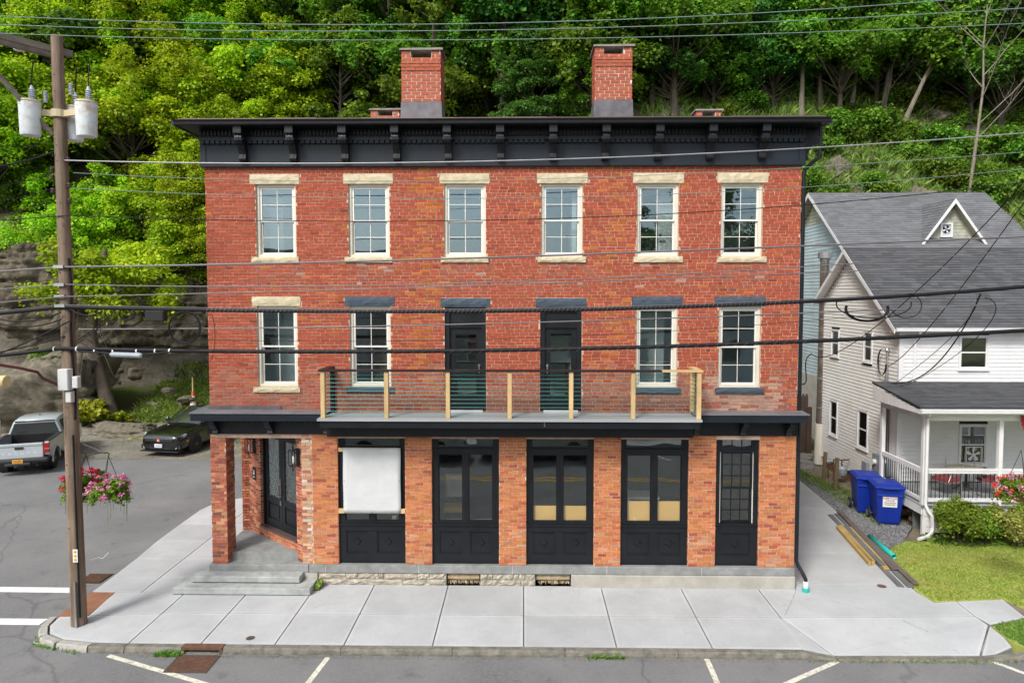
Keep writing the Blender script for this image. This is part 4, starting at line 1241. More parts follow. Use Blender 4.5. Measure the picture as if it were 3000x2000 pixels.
# kerb stones
kb = sheet('kerb', [(-7.6, -2.84), (5.25, -2.84), (5.25, -2.72), (-7.6, -2.72)], -.10, MAT['kerb'], -.35)
def kerbstone(p0, p1, w_=.14, mat='kerb', zt=.0):
    p0, p1 = np.array(p0, float), np.array(p1, float)
    d = (p1 - p0); ln = np.linalg.norm(d); d = d / ln; nrm = np.array([d[1], -d[0]])
    mb = MB(); vs_ = []; n = max(2, int(ln / .25)); gg = random.Random(int(p0[0] * 77))
    for i in range(n + 1):
        c = p0 + d * (.005 + (ln - .01) * i / n)
        z = zdip(c[0], c[1] - .2) + zt
        j = [gg.uniform(-.008, .008) for _ in range(4)]
        for (o, zz) in ((0, -.3), (0, z - .004), (w_ - .02 + j[0], z + j[1] * .4), (w_ + j[0], z - .03 + j[1]), (w_ + .012 + j[2], -.08 + min(0, z)), (w_ + .01, -.3)):
            q = c + nrm * o; vs_.append((q[0], q[1], zz))
    fs_ = [(i*6+k, i*6+k+1, (i+1)*6+k+1, (i+1)*6+k) for i in range(n) for k in range(5)]
    fs_ += [tuple(range(6)), tuple(range(n*6+5, n*6-1, -1))]
    mb.add(vs_, [f[::-1] for f in fs_])
    return mb.build('kerb_stone', MAT[mat], kb)
kx = [-5.72, -3.46, -1.35, .78, 2.9, 5.25]
for a, b in zip(kx, kx[1:]): kerbstone((a, -2.71), (b, -2.71))
kerbstone((-7.6, -2.71), (-6.50, -2.71))
kerbstone((5.25, -2.71), (5.85, -2.77)); kerbstone((5.85, -2.77), (7.2, -2.75)); kerbstone((7.2, -2.75), (8.6, -2.73)); kerbstone((8.6, -2.73), (9.4, -2.70)); kerbstone((9.4, -2.70), (12, -2.68)); kerbstone((12, -2.68), (16, -2.66))
arc = [(-9.73, -1.65), (-9.63, -2.06), (-9.40, -2.39), (-8.97, -2.60), (-8.3, -2.70), (-7.6, -2.71)]
for a, b in zip(arc, arc[1:]): kerbstone(a, b, .14, 'kerb_pale' if a[0] < -8.9 else 'kerb')
sheet('far_sidewalk', [(-80, -17.0), (80, -17.0), (80, -14.2), (-80, -14.2)], .0, MAT['slab'], -.3)

# storm drains
cb = thing('storm_drain', 'rusty storm drain with hooded kerb inlet and road grate', 'drain', (-6.1, -3.1, -.12))
MB().box(-6.50, -5.72, -2.87, -2.71, -.035, .012).build('inlet_hood', MAT['rust'], cb)
MB().box(-6.50, -6.44, -2.86, -2.71, -.15, -.036).box(-5.78, -5.72, -2.86, -2.71, -.15, -.036).build('inlet_jamb', MAT['rust'], cb)
MB().box(-6.44, -5.78, -2.72, -2.705, -.3, -.036).build('inlet_back', MAT['interior_dark'], cb)
gf = MB()
gf.box(-6.52, -5.72, -3.50, -3.46, -.118, -.108).box(-6.52, -5.72, -2.95, -2.91, -.118, -.108).box(-6.52, -6.48, -3.459, -2.951, -.118, -.108).box(-5.76, -5.72, -3.459, -2.951, -.118, -.108)
gf.build('grate_frame', MAT['iron'], cb)
MB().box(-6.48, -5.76, -3.46, -2.95, -.1195, -.117).build('grate_void', MAT['black'], cb)
for k in range(12): MB().box(-6.479, -5.761, -3.445 + k * .042, -3.425 + k * .042, -.1165, -.107).build('grate_bar', MAT['rust'], cb)
sg = thing('road_grate', 'rusty rectangular road grate by the left kerb', 'drain', (-10.3, .45, -.12))
for k in range(11): MB().box(-10.56 + k * .05, -10.53 + k * .05, .25, .75, -.117, -.107).build('grate_bar', MAT['rust'], sg)
MB().box(-10.58, -9.98, .22, .78, -.1195, -.1175).build('grate_void', MAT['black'], sg)

# painted markings
def ribbon(name, pts, w_, z, mat, label=None, cat=None, group=None):
    mb = MB()
    for a, b in zip(pts, pts[1:]):
        a, b = np.array(a, float), np.array(b, float)
        d = (b - a) / np.linalg.norm(b - a); nn = np.array([-d[1], d[0]]) * w_ / 2
        mb.add([(*(a - nn), z), (*(b - nn), z), (*(b + nn), z), (*(a + nn), z)], [(0, 1, 2, 3)])
    o = mb.build(name, MAT[mat])
    if label: tag(o, label, cat, group)
    else: o['kind'] = 'structure'
    return o
ribbon('parking_line', [(-7.85, -2.94), (-3.9, -4.5)], .10, -.116, 'line', 'slanting painted line starting left of the storm drain', 'road marking')
ribbon('parking_line', [(-3.68, -2.93), (-3.95, -5.0)], .10, -.116, 'line', 'short painted parking line right of the storm drain', 'road marking')
ribbon('parking_line', [(3.43, -2.86), (3.36, -5.0)], .10, -.116, 'line', 'painted parking line before the fourth shop bay', 'road marking')
ribbon('parking_line', [(5.84, -2.9), (2.4, -5.0)], .10, -.1155, 'line', 'slanting painted line starting at the driveway apron', 'road marking')
ribbon('parking_line', [(8.72, -2.86), (10.4, -5.0)], .10, -.116, 'line', 'painted line at the far side of the driveway apron', 'road marking')
ribbon('crossing_line', [(-16, -.1), (-10.25, -.16)], .27, -.116, 'line_white', 'upper white crosswalk line meeting the brick-red tactile panel', 'road marking', 'crosswalk lines')
ribbon('crossing_line', [(-16, -1.66), (-10.0, -1.66)], .27, -.116, 'line_white', 'lower white crosswalk line ending at the rounded kerb', 'road marking', 'crosswalk lines')
for y in (-8.95, -9.2): ribbon('centre_line', [(-80, y), (80, y)], .11, -.116, 'line_yellow')
for x in (-8.2, -2.4, 3.3, 5.0, 9.0): ribbon('far_parking_line', [(x, -14.1), (x + (.9 if x > 4 else 0), -11.6)], .10, -.116, 'line')
# faint sprayed utility marks: single wavering strokes
g = random.Random(9)
for k, (pts, lab) in enumerate((([(265, 1640), (290, 1632), (300, 1636), (318, 1618)], 'faint white sprayed utility stroke on the side street'),)):
    q = [at(x, y, Z=-.12)[:2] for x, y in pts]
    ribbon('utility_mark', q, .018, -.1165, 'line', lab, 'road marking')

# yard on the right: lawn, gravel strip, verge
edge = [(8.98, -.66), (8.88, -.2), (8.9, .25), (9.18, 2.1), (9.52, 4.4)]
sheet('lawn', [(8.97, -.64), (9.46, -.60), (10.55, -.50), (10.7, -.9), (11.2, -1.1), (40, -1.1), (40, 3.55), (10.35, 3.0), (9.22, 2.15), (8.91, .25), (8.88, -.2)], -.015, MAT['lawn'], -.3)
sheet('verge', [(9.46, -1.71), (10.42, -1.40), (40, -1.35), (40, -2.6), (9.55, -2.62), (9.44, -2.2)], -.02, MAT['lawn'], -.3)
sheet('garden_path', [(10.56, -.53), (10.44, -1.37), (40, -1.36), (40, -1.09), (11.2, -1.09), (10.72, -.88)], -.03, MAT['dirt'], -.3)
sheet('gravel_strip', [(9.2, 2.2), (10.3, 3.0), (11.2, 4.2), (10.9, 6.5), (10.35, 8.8), (10.25, 13.0), (10.12, 13.0), (9.94, 9.25), (9.70, 5.9), (9.19, 2.13)], -.03, MAT['gravel'], -.3)
sheet('side_yard', [(10.3, 8.8), (10.95, 6.5), (11.25, 4.2), (10.3, 3.0), (13, 3.55), (40, 3.55), (40, 19), (10.2, 19), (10.2, 13)], -.045, MAT['dirt'], -.3)
# pebbles on the gravel strip
def in_poly(x, y, poly):
    c = np.zeros(len(x), bool); n = len(poly); j = n - 1
    for i in range(n):
        xi, yi = poly[i]; xj, yj = poly[j]
        cond = ((yi > y) != (yj > y)) & (x < (xj - xi) * (y - yi) / (yj - yi + 1e-12) + xi)
        c ^= cond; j = i
    return c
nr = np.random.default_rng(3)
def pebbles(name, poly, n, size, z, mat, parent_kind='stuff'):
    xs = [p[0] for p in poly]; ys = [p[1] for p in poly]
    x = nr.uniform(min(xs), max(xs), n * 3); y = nr.uniform(min(ys), max(ys), n * 3)
    k = in_poly(x, y, poly); x, y = x[k][:n], y[k][:n]; n = len(x)
    base = np.array([(1,0,0),(0,1,0),(-1,0,0),(0,-1,0),(0,0,.8),(0,0,-.8)], float)
    s = nr.uniform(.5, 1.0, (n, 1, 1)) * size * nr.uniform(.6, 1.2, (n, 6, 1))
    a = nr.uniform(0, 6.28, n); ca, sa = np.cos(a), np.sin(a)
    b = np.repeat(base[None], n, 0)
    bx = b[:, :, 0] * ca[:, None] - b[:, :, 1] * sa[:, None]; by = b[:, :, 0] * sa[:, None] + b[:, :, 1] * ca[:, None]
    V = np.stack([bx, by, b[:, :, 2]], 2) * s
    V += np.stack([x, y, np.full(n, z)], 1)[:, None]
    F = np.array([(0,1,4),(1,2,4),(2,3,4),(3,0,4),(1,0,5),(2,1,5),(3,2,5),(0,3,5)])
    Fs = (F[None] + (np.arange(n) * 6)[:, None, None]).reshape(-1, 3)
    return np_mesh(name, V.reshape(-1, 3), Fs, MAT[mat], None, 'stuff')
tag(pebbles('loose_gravel', [(9.2, 2.2), (10.3, 3.0), (11.2, 4.2), (10.9, 6.5), (10.35, 8.8), (10.25, 13.0), (10.12, 13.0), (9.94, 9.25), (9.70, 5.9)], 9000, .028, -.022, 'pebble'), 'loose grey gravel along the alley paving', 'gravel')
tag(pebbles('kerb_litter', [(-7.6, -2.99), (8.6, -2.97), (8.6, -2.87), (-7.6, -2.87)], 1500, .012, -.116, 'dirt'), 'dry litter and grit gathered along the kerb foot', 'litter')
tag(pebbles('lot_gravel', [(-24, 12.0), (-9.2, 12.0), (-7.6, 9), (-7.6, 22), (-24, 22)], 7000, .035, -.112, 'lot'), 'loose gravel across the parking lot by the cliff', 'gravel')

# ============================================================ HILLSIDE, ROCK, TREES
def _h2(ix, iy):
    n = np.sin(ix * 127.1 + iy * 311.7) * 43758.5453
    return n - np.floor(n)
def vn(x, y):
    ix, iy = np.floor(x), np.floor(y); fx_, fy_ = x - ix, y - iy
    fx_ = fx_ * fx_ * (3 - 2 * fx_); fy_ = fy_ * fy_ * (3 - 2 * fy_)
    return (_h2(ix, iy) * (1 - fx_) + _h2(ix + 1, iy) * fx_) * (1 - fy_) + (_h2(ix, iy + 1) * (1 - fx_) + _h2(ix + 1, iy + 1) * fx_) * fy_
def fbm(x, y, o=4):
    s, a, t = 0, .5, 0
    for k in range(o):
        s = s + a * vn(x * 2 ** k + 17 * k, y * 2 ** k - 9 * k); t += a; a *= .5
    return s / t
def ybase(x):
    x = np.asarray(x, float)
    t = np.clip((x + 8) / 14, 0, 1); t = t * t * (3 - 2 * t)
    l = np.clip((-x - 22) / 6, 0, 1)
    return 25.3 * (1 - t) + 19.3 * t - 4.0 * l
SP = [-7, -5.6, -2.5, 0, .5, 1.3, 2.4, 5, 11, 20, 40, 90]
HP = [-.4, -.13, .5, 1.2, 3.6, 6.8, 8.6, 12.0, 19.2, 24.2, 28.5, 34]
def hill(x, y):
    x = np.asarray(x, float); y = np.asarray(y, float)
    s = y - ybase(x) + 2.4 * (fbm(x * .16, y * .10, 3) - .5)
    z = np.interp(s, SP, HP)
    rough_ = np.clip(s, 0, 1) 
    z = z + rough_ * (2.2 * (fbm(x * .22, y * .3, 4) - .5) + .9 * (fbm(x * .9, z * .9, 3) - .5))
    return np.where(s < -6.5, -.4, z)
def hill_mat():
    m, N, L, b = newmat('hillside')
    g = N.new('ShaderNodeNewGeometry')
    sx = N.new('ShaderNodeSeparateXYZ'); L.new(g.outputs['True Normal'], sx.inputs[0])
    f = noise(N, L, .8, 6, .65); f2 = noise(N, L, 5, 6, .7); f3 = noise(N, L, 1.6, 5, .7, stretch=(.5, .5, 2.2))
    rock = mixc(N, L, ramp(N, L, f3, [(.3, 0), (.7, 1)]), (.075, .066, .05), (.19, .17, .135))
    rock = mixc(N, L, ramp(N, L, f2, [(.6, 0), (.75, .6)]), rock, (.30, .28, .25))
    rock = mixc(N, L, ramp(N, L, f, [(.5, 0), (.68, .55)]), rock, (.055, .06, .025))
    soil = mixc(N, L, ramp(N, L, f, [(.38, 0), (.6, 1)]), (.085, .066, .04), (.07, .10, .02))
    soil = mixc(N, L, ramp(N, L, f2, [(.5, 0), (.75, .7)]), soil, (.11, .13, .035))
    k = math_n(N, L, 'MULTIPLY_ADD', f2, .35); N[-1].inputs[2].default_value = -.17
    st = math_n(N, L, 'ADD', sx.outputs['Z'], k)
    c = mixc(N, L, ramp(N, L, st, [(.5, 0), (.66, 1)]), rock, soil)
    L.new(c, b.inputs['Base Color']); b.inputs['Roughness'].default_value = .95
    b.inputs['Specular IOR Level'].default_value = .2
    bumpn(N, L, b, f2, .9, .15)
    return m
MAT['hill'] = hill_mat()
def cliff_mat():
    m, N, L, b = newmat('cliff_rock')
    f = noise(N, L, .7, 7, .7); f2 = noise(N, L, 6, 6, .72); f3 = noise(N, L, 2.0, 6, .7, stretch=(1, 1, .35))
    c = mixc(N, L, ramp(N, L, f3, [(.3, 0), (.72, 1)]), (.055, .046, .033), (.20, .172, .128))
    c = mixc(N, L, ramp(N, L, f2, [(.60, 0), (.72, .6)]), c, (.36, .34, .30))
    c = mixc(N, L, ramp(N, L, f, [(.5, 0), (.62, .75)]), c, (.045, .042, .026))
    c = mixc(N, L, ramp(N, L, noise(N, L, 1.3, 5, .7), [(.58, 0), (.7, .6)]), c, (.09, .10, .03))
    L.new(c, b.inputs['Base Color']); b.inputs['Roughness'].default_value = .95; b.inputs['Specular IOR Level'].default_value = .2
    bumpn(N, L, b, f2, 1.0, .06)
    return m
MAT['cliff'] = cliff_mat()
xs = np.concatenate([np.arange(-110, -34, 2.0), np.arange(-34, 40, .42), np.arange(40, 112, 2.0)])
ys = np.concatenate([np.arange(12, 36, .34), np.arange(36, 60, 1.2), np.arange(60, 150, 5)])
GX, GY = np.meshgrid(xs, ys)
GZ = hill(GX, GY)
# undercut cracks: push vertices sideways on the steep part so the rock face breaks into ledges
ss = GY - ybase(GX)
st_ = np.exp(-((ss - 1.0) / 1.4) ** 2)
GYd = GY - st_ * (1.3 * (fbm(GX * .35, GZ * .55, 4) - .5) + .5 * np.round((fbm(GX * .5 + 9, GZ * .7, 2) - .5) * 6) / 6)
V = np.stack([GX, GYd, GZ], 2).reshape(-1, 3)
ny, nx = GX.shape
I = np.arange(ny * nx).reshape(ny, nx)
F = np.stack([I[:-1, :-1], I[:-1, 1:], I[1:, 1:], I[1:, :-1]], 2).reshape(-1, 4)
np_mesh('hillside', V, F, MAT['hill'], None, 'structure')
# the bare rock face: a finely broken sheet standing just before the steep part of the hill
cxs = np.arange(-46, -5.5, .11); czs = np.arange(-.3, 9.6, .11)
CX, CZ = np.meshgrid(cxs, czs)
def blocks(x, z, sx, sz, sd):
    # stepped ledges: broken courses of rock with offset vertical joints
    zz = z / sz + .5 * fbm(x * .3 + sd, z * .3, 2); r = np.floor(zz)
    xx = x / sx + _h2(r, r * 0 + sd) * 3 + .35 * fbm(x * .5, z * .8 + sd, 2); c = np.floor(xx)
    e = np.minimum(np.minimum(zz - r, 1 - zz + r) * sz, np.minimum(xx - c, 1 - xx + c) * sx)
    return _h2(c + sd, r), e
b1, e1 = blocks(CX, CZ, 2.3, 1.25, 3.0); b2, e2 = blocks(CX, CZ, .8, .42, 7.0)
top = 7.3 + 2.0 * fbm(CX * .25, CX * 0 + 4, 3)
CY = ybase(CX) + .55 - .10 * (9 - CZ) + .35 * np.maximum(0, CZ - top) ** 1.5 + .9 * (b1 - .5) + .28 * (b2 - .5) + 1.5 * (fbm(CX * .28, CZ * .25, 4) - .5) + .55 * (fbm(CX * 1.7, CZ * 1.7, 4) - .5) + .30 * (fbm(CX * 4.5, CZ * 5.5, 3) - .5)
CY += .20 * (e1 < .05) + .07 * (e2 < .035)
I = np.arange(CX.size).reshape(CX.shape)
np_mesh('rock_cliff', np.stack([CX, CY, CZ], 2).reshape(-1, 3), np.stack([I[:-1, :-1], I[:-1, 1:], I[1:, 1:], I[1:, :-1]], 2).reshape(-1, 4), MAT['cliff'], None, 'structure')

MAT['bark'] = M('bark', (.085, .068, .052), .95, var=.45, vs=6, stretch=(1, 1, .25), bump=.9, bs=18, dirt=(.15, .15, .12), dirt_scale=3, dirt_amt=.4)
MAT['bark_pale'] = M('pale_bark', (.19, .165, .13), .95, var=.3, vs=6, stretch=(1, 1, .25), bump=.6, bs=18)
MAT['leaf_bright'] = leaf_mat('maple_leaf_bright', [(.14, .29, .014), (.28, .47, .02), (.43, .62, .028), (.58, .70, .04)], .5)
MAT['leaf'] = leaf_mat('forest_leaf', [(.07, .165, .024), (.125, .265, .03), (.19, .35, .036), (.28, .44, .05)], .48, .25)
MAT['leaf_dark'] = leaf_mat('deep_forest_leaf', [(.05, .14, .028), (.085, .205, .036), (.14, .27, .05)], .45, .25)
MAT['leaf_shrub'] = leaf_mat('shrub_leaf', [(.07, .15, .02), (.12, .24, .022), (.20, .33, .035), (.27, .35, .06)], .45, .25)
MAT['leaf_yellow'] = leaf_mat('hosta_leaf', [(.16, .25, .012), (.30, .36, .02), (.42, .42, .03)], .4)
MAT['leaf_box'] = leaf_mat('yew_leaf', [(.08, .17, .02), (.17, .29, .025), (.29, .40, .045)], .4)
MAT['leaf_tan'] = leaf_mat('bronze_shrub_leaf', [(.15, .19, .03), (.33, .31, .07), (.45, .38, .12)], .35)
MAT['grass'] = leaf_mat('grass_blade', [(.22, .33, .05), (.34, .45, .06), (.46, .53, .10), (.60, .57, .27)], .45, patch=(.50, .46, .16))
MAT['weed'] = leaf_mat('weed_leaf', [(.13, .25, .05), (.23, .37, .07), (.33, .47, .12)], .45)

def leaves(C, Rd, n, size, rng, squash=.6, up=.6, shell=.5):
    # n leaves spread over the clumps with centres C and radii Rd
    k = rng.choice(len(C), n, p=(Rd ** 2) / np.sum(Rd ** 2))
    d = rng.normal(size=(n, 3)); d[:, 2] = d[:, 2] * .8 + .35
    d /= np.linalg.norm(d, axis=1)[:, None]
    rr = (shell + (1 - shell) * rng.random(n)) * Rd[k] * rng.uniform(.75, 1.1, n)
    rr = np.where(rng.random(n) < .13, rr * rng.uniform(1.0, 1.55, n), rr)      # stray sprays break the outline
    an = rng.uniform(0, 3.14, len(C)); s1 = rng.uniform(.75, 1.55, len(C)); s2 = rng.uniform(.55, 1.0, len(C)); sz = rng.uniform(.65, 1.25, len(C))
    ca_, sa_ = np.cos(an)[k], np.sin(an)[k]
    lx_ = (d[:, 0] * ca_ + d[:, 1] * sa_) * s1[k]; ly_ = (-d[:, 0] * sa_ + d[:, 1] * ca_) * s2[k]
    dd_ = np.stack([lx_ * ca_ - ly_ * sa_, lx_ * sa_ + ly_ * ca_, d[:, 2] * sz[k] * squash], 1)
    P = C[k] + dd_ * rr[:, None]
    P[:, 2] -= .18 * rr * (1 - d[:, 2]) 
    nn = d * .5 + np.array([0, 0, up]) + rng.normal(size=(n, 3)) * .38
    nn /= np.linalg.norm(nn, axis=1)[:, None]
    a = rng.normal(size=(n, 3)); u = np.cross(nn, a); u /= np.linalg.norm(u, axis=1)[:, None]
    v = np.cross(nn, u)
    s = size * rng.uniform(.6, 1.25, n)[:, None]
    V = np.stack([P - u * s * .55, P + v * s * .45 - nn * s * .12, P + u * s * .6, P - v * s * .45 - nn * s * .12], 1).reshape(-1, 3)
    F = np.arange(n * 4).reshape(n, 4)
    global TONE
    tc_ = rng.uniform(-.28, .30, len(C)); TONE = np.repeat(tc_[k], 4)
    return V, F
def tree_proto(name, seed, H, hb, Rr, nc, nl, size, leafmat, bark='bark', tr=.2, lean=(0, 0), rc=.30, squash=.6, hz=None, label=None, group=None):
    rng = np.random.default_rng(seed); g = random.Random(seed)
    root = thing(name, label or 'tree', 'tree', (0, 0, 0), group)
    zc, hz = (H + hb) / 2, (H - hb) / 2
    lobes = []
    for i in range(9):
        d = rng.normal(size=3); d /= np.linalg.norm(d); q = rng.uniform(.35, .78)
        lobes.append(np.array([d[0] * Rr * q, d[1] * Rr * q, zc + d[2] * hz * q * .95, Rr * rng.uniform(.32, .52)]))
    lobes.append(np.array([0, 0, H - Rr * .4, Rr * .42]))
    a0 = rng.uniform(0, 6.28)
    for i in range(6): lobes.append(np.array([math.cos(a0 + i * 1.05) * Rr * .66, math.sin(a0 + i * 1.05) * Rr * .66, hb + (H - hb) * rng.uniform(.12, .30), Rr * .42]))
    C, Rd = [], []
    while len(C) < nc:
        lb_ = lobes[rng.integers(len(lobes))]
        d = rng.normal(size=3); d /= np.linalg.norm(d)
        q = rng.random() ** .4
        p = lb_[:3] + d * lb_[3] * q * np.array([1, 1, .8])
        if p[2] < hb * .85: continue
        tt = (p[2] - hb) / (H - hb)
        if math.hypot(p[0], p[1]) > Rr * (1.2 - .5 * abs(tt) ** 2.2): continue
        p[0] += lean[0] * p[2] / H; p[1] += lean[1] * p[2] / H
        C.append(p); Rd.append(Rr * rc * rng.uniform(.65, 1.25))
    C = np.array(C); Rd = np.array(Rd)
    tk = MB()
    path = [(lean[0] * t + .12 * math.sin(t * 5 + seed) * t, lean[1] * t + .1 * math.cos(t * 4 + seed) * t, H * .92 * t - .6 * (t == 0)) for t in np.linspace(0, 1, 9)]
    tk.tube(path, [tr * (1.35 if i == 0 else 1) * (1 - .85 * i / 8) for i in range(9)], 8)
    for i in range(len(C)):
        if i % 2 and nc > 40: continue
        c = C[i]
        zt = max(hb * .75, c[2] - np.hypot(c[0], c[1]) * .55 - .4)
        t = min(.95, max(.05, zt / (H * .92)))
        b0 = np.array([lean[0] * t, lean[1] * t, H * .92 * t])
        mid = (b0 + c) / 2 + np.array([0, 0, .12 * np.linalg.norm(c - b0)]) * g.uniform(-.3, 1)
        r0 = tr * (1 - .8 * t) * .42
        tk.tube([b0, mid, c, c + (c - b0) * .12], [r0, r0 * .7, r0 * .3, .008], 5, False)
    tk.build('trunk', MAT[bark], root, smooth=True)
    V, F = leaves(C, Rd, nl, size, rng, squash)
    np_mesh('crown', V, F, MAT[leafmat], root, col=TONE)
    return root
def dead_tree(name, seed, H, label, bark='bark_pale', lean=(0, 0), spread=2.2):
    g = random.Random(seed)
    root = thing(name, label, 'tree', (0, 0, 0))
    tk = MB()
    def grow(p, d, ln, r, lev):
        pts = [np.array(p)]; q = np.array(p, float); dd = np.array(d, float)
        n = 5
        for i in range(n):
            dd = dd + np.array([g.uniform(-.12, .12), g.uniform(-.12, .12), .05]); dd /= np.linalg.norm(dd)
            q = q + dd * ln / n; pts.append(q.copy())
        tk.tube(pts, [r * (1 - .75 * i / n) for i in range(n + 1)], 6 if lev == 0 else 4, False)
        if lev >= 3: return
        for k in range(5 if lev else 9):
            t = g.uniform(.35, 1) if lev == 0 else g.uniform(.25, 1)
            i = min(n - 1, int(t * n)); pp = pts[i] + (pts[i+1] - pts[i]) * (t * n - i)
            a = g.uniform(0, 6.28)
            nd = dd * .75 + np.array([math.cos(a), math.sin(a), .25]) * .75
            grow(pp, nd / np.linalg.norm(nd), ln * g.uniform(.28, .5), r * .32, lev + 1)
    grow((0, 0, -.5), (lean[0], lean[1], 1), H, .11, 0)
    tk.build('trunk', MAT[bark], root, smooth=True)
    return root
GB, GF = 'bright maples along the cliff', 'forest trees on the hillside'
protoB = [tree_proto('maple_tree', 1, 14, 1.8, 5.0, 187, 38000, .19, 'leaf_bright', rc=0.198, label='bright yellow-green maple crown by the rock cliff', group=GB),
          tree_proto('maple_tree', 2, 13, 1.8, 4.5, 170, 34000, .19, 'leaf_bright', rc=0.205, label='bright yellow-green maple crown by the rock cliff', group=GB),
          tree_proto('maple_tree', 3, 11, 1.8, 4.1, 136, 27000, .19, 'leaf_bright', rc=0.220, lean=(-1.0, .2), label='bright yellow-green maple crown by the rock cliff', group=GB)]
LF = 'deep green forest tree among the woods on the hillside'
protoF = [tree_proto('forest_tree', 11, 16, 1.6, 4.6, 142, 21000, .25, 'leaf', rc=0.205, label=LF, group=GF),
          tree_proto('forest_tree', 12, 18, 2.2, 5.0, 149, 22000, .26, 'leaf', rc=0.198, label=LF, group=GF),
          tree_proto('forest_tree', 13, 15, 1.3, 4.3, 129, 19000, .25, 'leaf_dark', rc=0.213, label=LF, group=GF)]
LT = 'tall forest tree with a long bare trunk on the hillside'
GT = 'bare-trunked trees on the hillside'
protoT = [tree_proto('tall_tree', 21, 21, 5.5, 4.2, 102, 15000, .27, 'leaf_dark', tr=.26, rc=0.228, label=LT, group=GT),
          tree_proto('tall_tree', 22, 19, 5.0, 3.8, 95, 15000, .26, 'leaf', tr=.22, lean=(1.6, 0), rc=0.228, label=LT, group=GT)]
used = set()
def plant(protos, i, x, y, sc=1.0, rz=0.0, z=None, label=None, group=None):
    p = protos[i]
    z = float(hill(x, y)) if z is None else z
    if p not in used:
        used.add(p); o = p
        o.location = (x, y, z); o.rotation_euler = (0, 0, rz); o.scale = (sc, sc, sc)
        if label: o['label'] = label
        if group: o['group'] = group
    else: o = copy_tree(p, None, (x, y, z), rz, label, group, sc)
    return o
g = random.Random(21)
# maples standing by the cliff on the left
for (px, y, i, sc, z) in [(470, 25.9, 2, .78, 6.0), (575, 25.6, 1, .62, 7.0), (-40, 26, 0, .9, None), (160, 28, 1, .95, None), (390, 29, 0, .95, None), (560, 30, 1, 1.0, None),
                          (300, 34, 0, 1.2, None), (520, 35.5, 1, 1.3, None), (130, 36, 0, 1.2, None), (400, 38, 1, 1.3, None), (680, 37, 0, 1.1, None), (660, 31, 2, 1.05, None), (730, 34, 1, .85, None), (845, 33, 2, .95, None), (60, 35, 1, 1.0, None), (900, 29, 2, .6, None), (480, 31.5, 2, 1.05, None), (220, 31, 2, 1.05, None), (-60, 32, 1, 1.0, None), (420, 32.5, 1, .95, None), (620, 28.5, 1, .8, None), (130, 25.5, 2, .8, 6.0), (330, 26.0, 2, .75, 6.5), (760, 30, 2, .8, None), (540, 27.5, 2, .8, None)]:
    x = (px - 1535) / 2000 * (y + 15.4)
    plant(protoB, i, x, y, sc, g.uniform(0, 6.28), z)
# forest
for (s0, step, n0) in ((9.5, 4.6, 0), (14.5, 4.8, 1), (20, 5.0, 2), (27, 4.6, 3), (34, 4.6, 4), (42, 4.6, 5), (52, 4.6, 6)):
    x = -44.0 - s0 * .3
    while x < 44 + s0 * .3:
        xx = x + g.uniform(-1.4, 1.4); yy_ = float(ybase(xx)) + s0 + g.uniform(-1.8, 1.8)
        px = 1535 + 2000 * xx / (yy_ + 15.4)
        right = px > 2050
        skip = False
        if s0 < 13 and px < 950: skip = g.random() < .5
        if right and s0 < 13: skip = g.random() < .75 or px > 2500
        if 1325 < px < 1352 and s0 > 18: skip = True
        if 2050 < px and s0 < 22 and g.random() < .3: skip = True
        if not skip:
            if right and s0 < 24 and g.random() < .2: plant(protoT, g.randrange(2), xx, yy_, g.uniform(.8, 1.1), g.uniform(0, 6.28))
            elif g.random() < .22 and s0 < 30: plant(protoT, g.randrange(2), xx, yy_, g.uniform(.8, 1.1), g.uniform(0, 6.28))
            else: plant(protoF, g.randrange(3), xx, yy_, g.uniform(.78, 1.12), g.uniform(0, 6.28))
        x += step
# front rank of broad crowns behind the roof
for (px, y, i, sc) in [(1000, 33, 0, .78), (1120, 36, 2, .8), (1480, 33.0, 1, .82), (1600, 34.5, 0, .86), (1720, 32.0, 2, .80), (1880, 33, 1, .85), (2010, 34, 0, .88), (1960, 29.5, 2, .62), (2130, 32, 0, .8), (1560, 29.5, 2, .6), (1730, 29, 0, .52),
                       (2080, 30.5, 0, .62), (2170, 33, 1, .72), (2250, 30, 2, .6), (2400, 33.5, 0, .66), (2290, 34, 1, .8), (2480, 35, 1, .7), (2560, 34, 0, .6), (2750, 36, 0, .75), (2830, 38, 1, .8), (2930, 34.5, 2, .7), (3000, 32, 0, .62), (2210, 31.5, 2, .62), (2330, 33.5, 0, .7), (2640, 37, 2, .75), (2860, 34, 1, .6), (2420, 34, 2, .6), (2300, 37, 1, .9), (2450, 39, 0, .8), (2700, 40, 1, .9), (2950, 38, 0, .9), (3060, 35, 2, .8)]:
    x = (px - 1535) / 2000 * (y + 15.4)
    plant(protoF, i, x, y, sc, g.uniform(0, 6.28))
for k in range(120):      # young understorey trees filling the wood
    xx = -46 + 92 * (k + g.random()) / 120; s0 = g.uniform(20, 46); yy_ = float(ybase(xx)) + s0
    px = 1535 + 2000 * xx / (yy_ + 15.4)
    if 1300 < px < 1385: continue
    plant(protoF, 2, xx, yy_, g.uniform(.34, .5), g.uniform(0, 6.28), None, 'low understorey tree inside the wood on the hill', 'understorey trees in the wood')
for k in range(26):       # broad low crowns closing the wood above the roof and the houses
    px = 960 + 2080 * (k + g.uniform(.1, .9)) / 26; s0 = g.uniform(10.5, 14) if px < 2350 else g.uniform(9.5, 14)
    yy_ = 33.0
    for _ in range(3):
        xx = (px - 1535) / 2000 * (yy_ + 15.4); yy_ = float(ybase(xx)) + s0
    if 1300 < px < 1400: continue
    plant(protoF, g.randrange(3), xx, yy_, g.uniform(.70, .98), g.uniform(0, 6.28), None, 'broad low-crowned forest tree at the front of the wood', 'broad trees at the front of the wood')
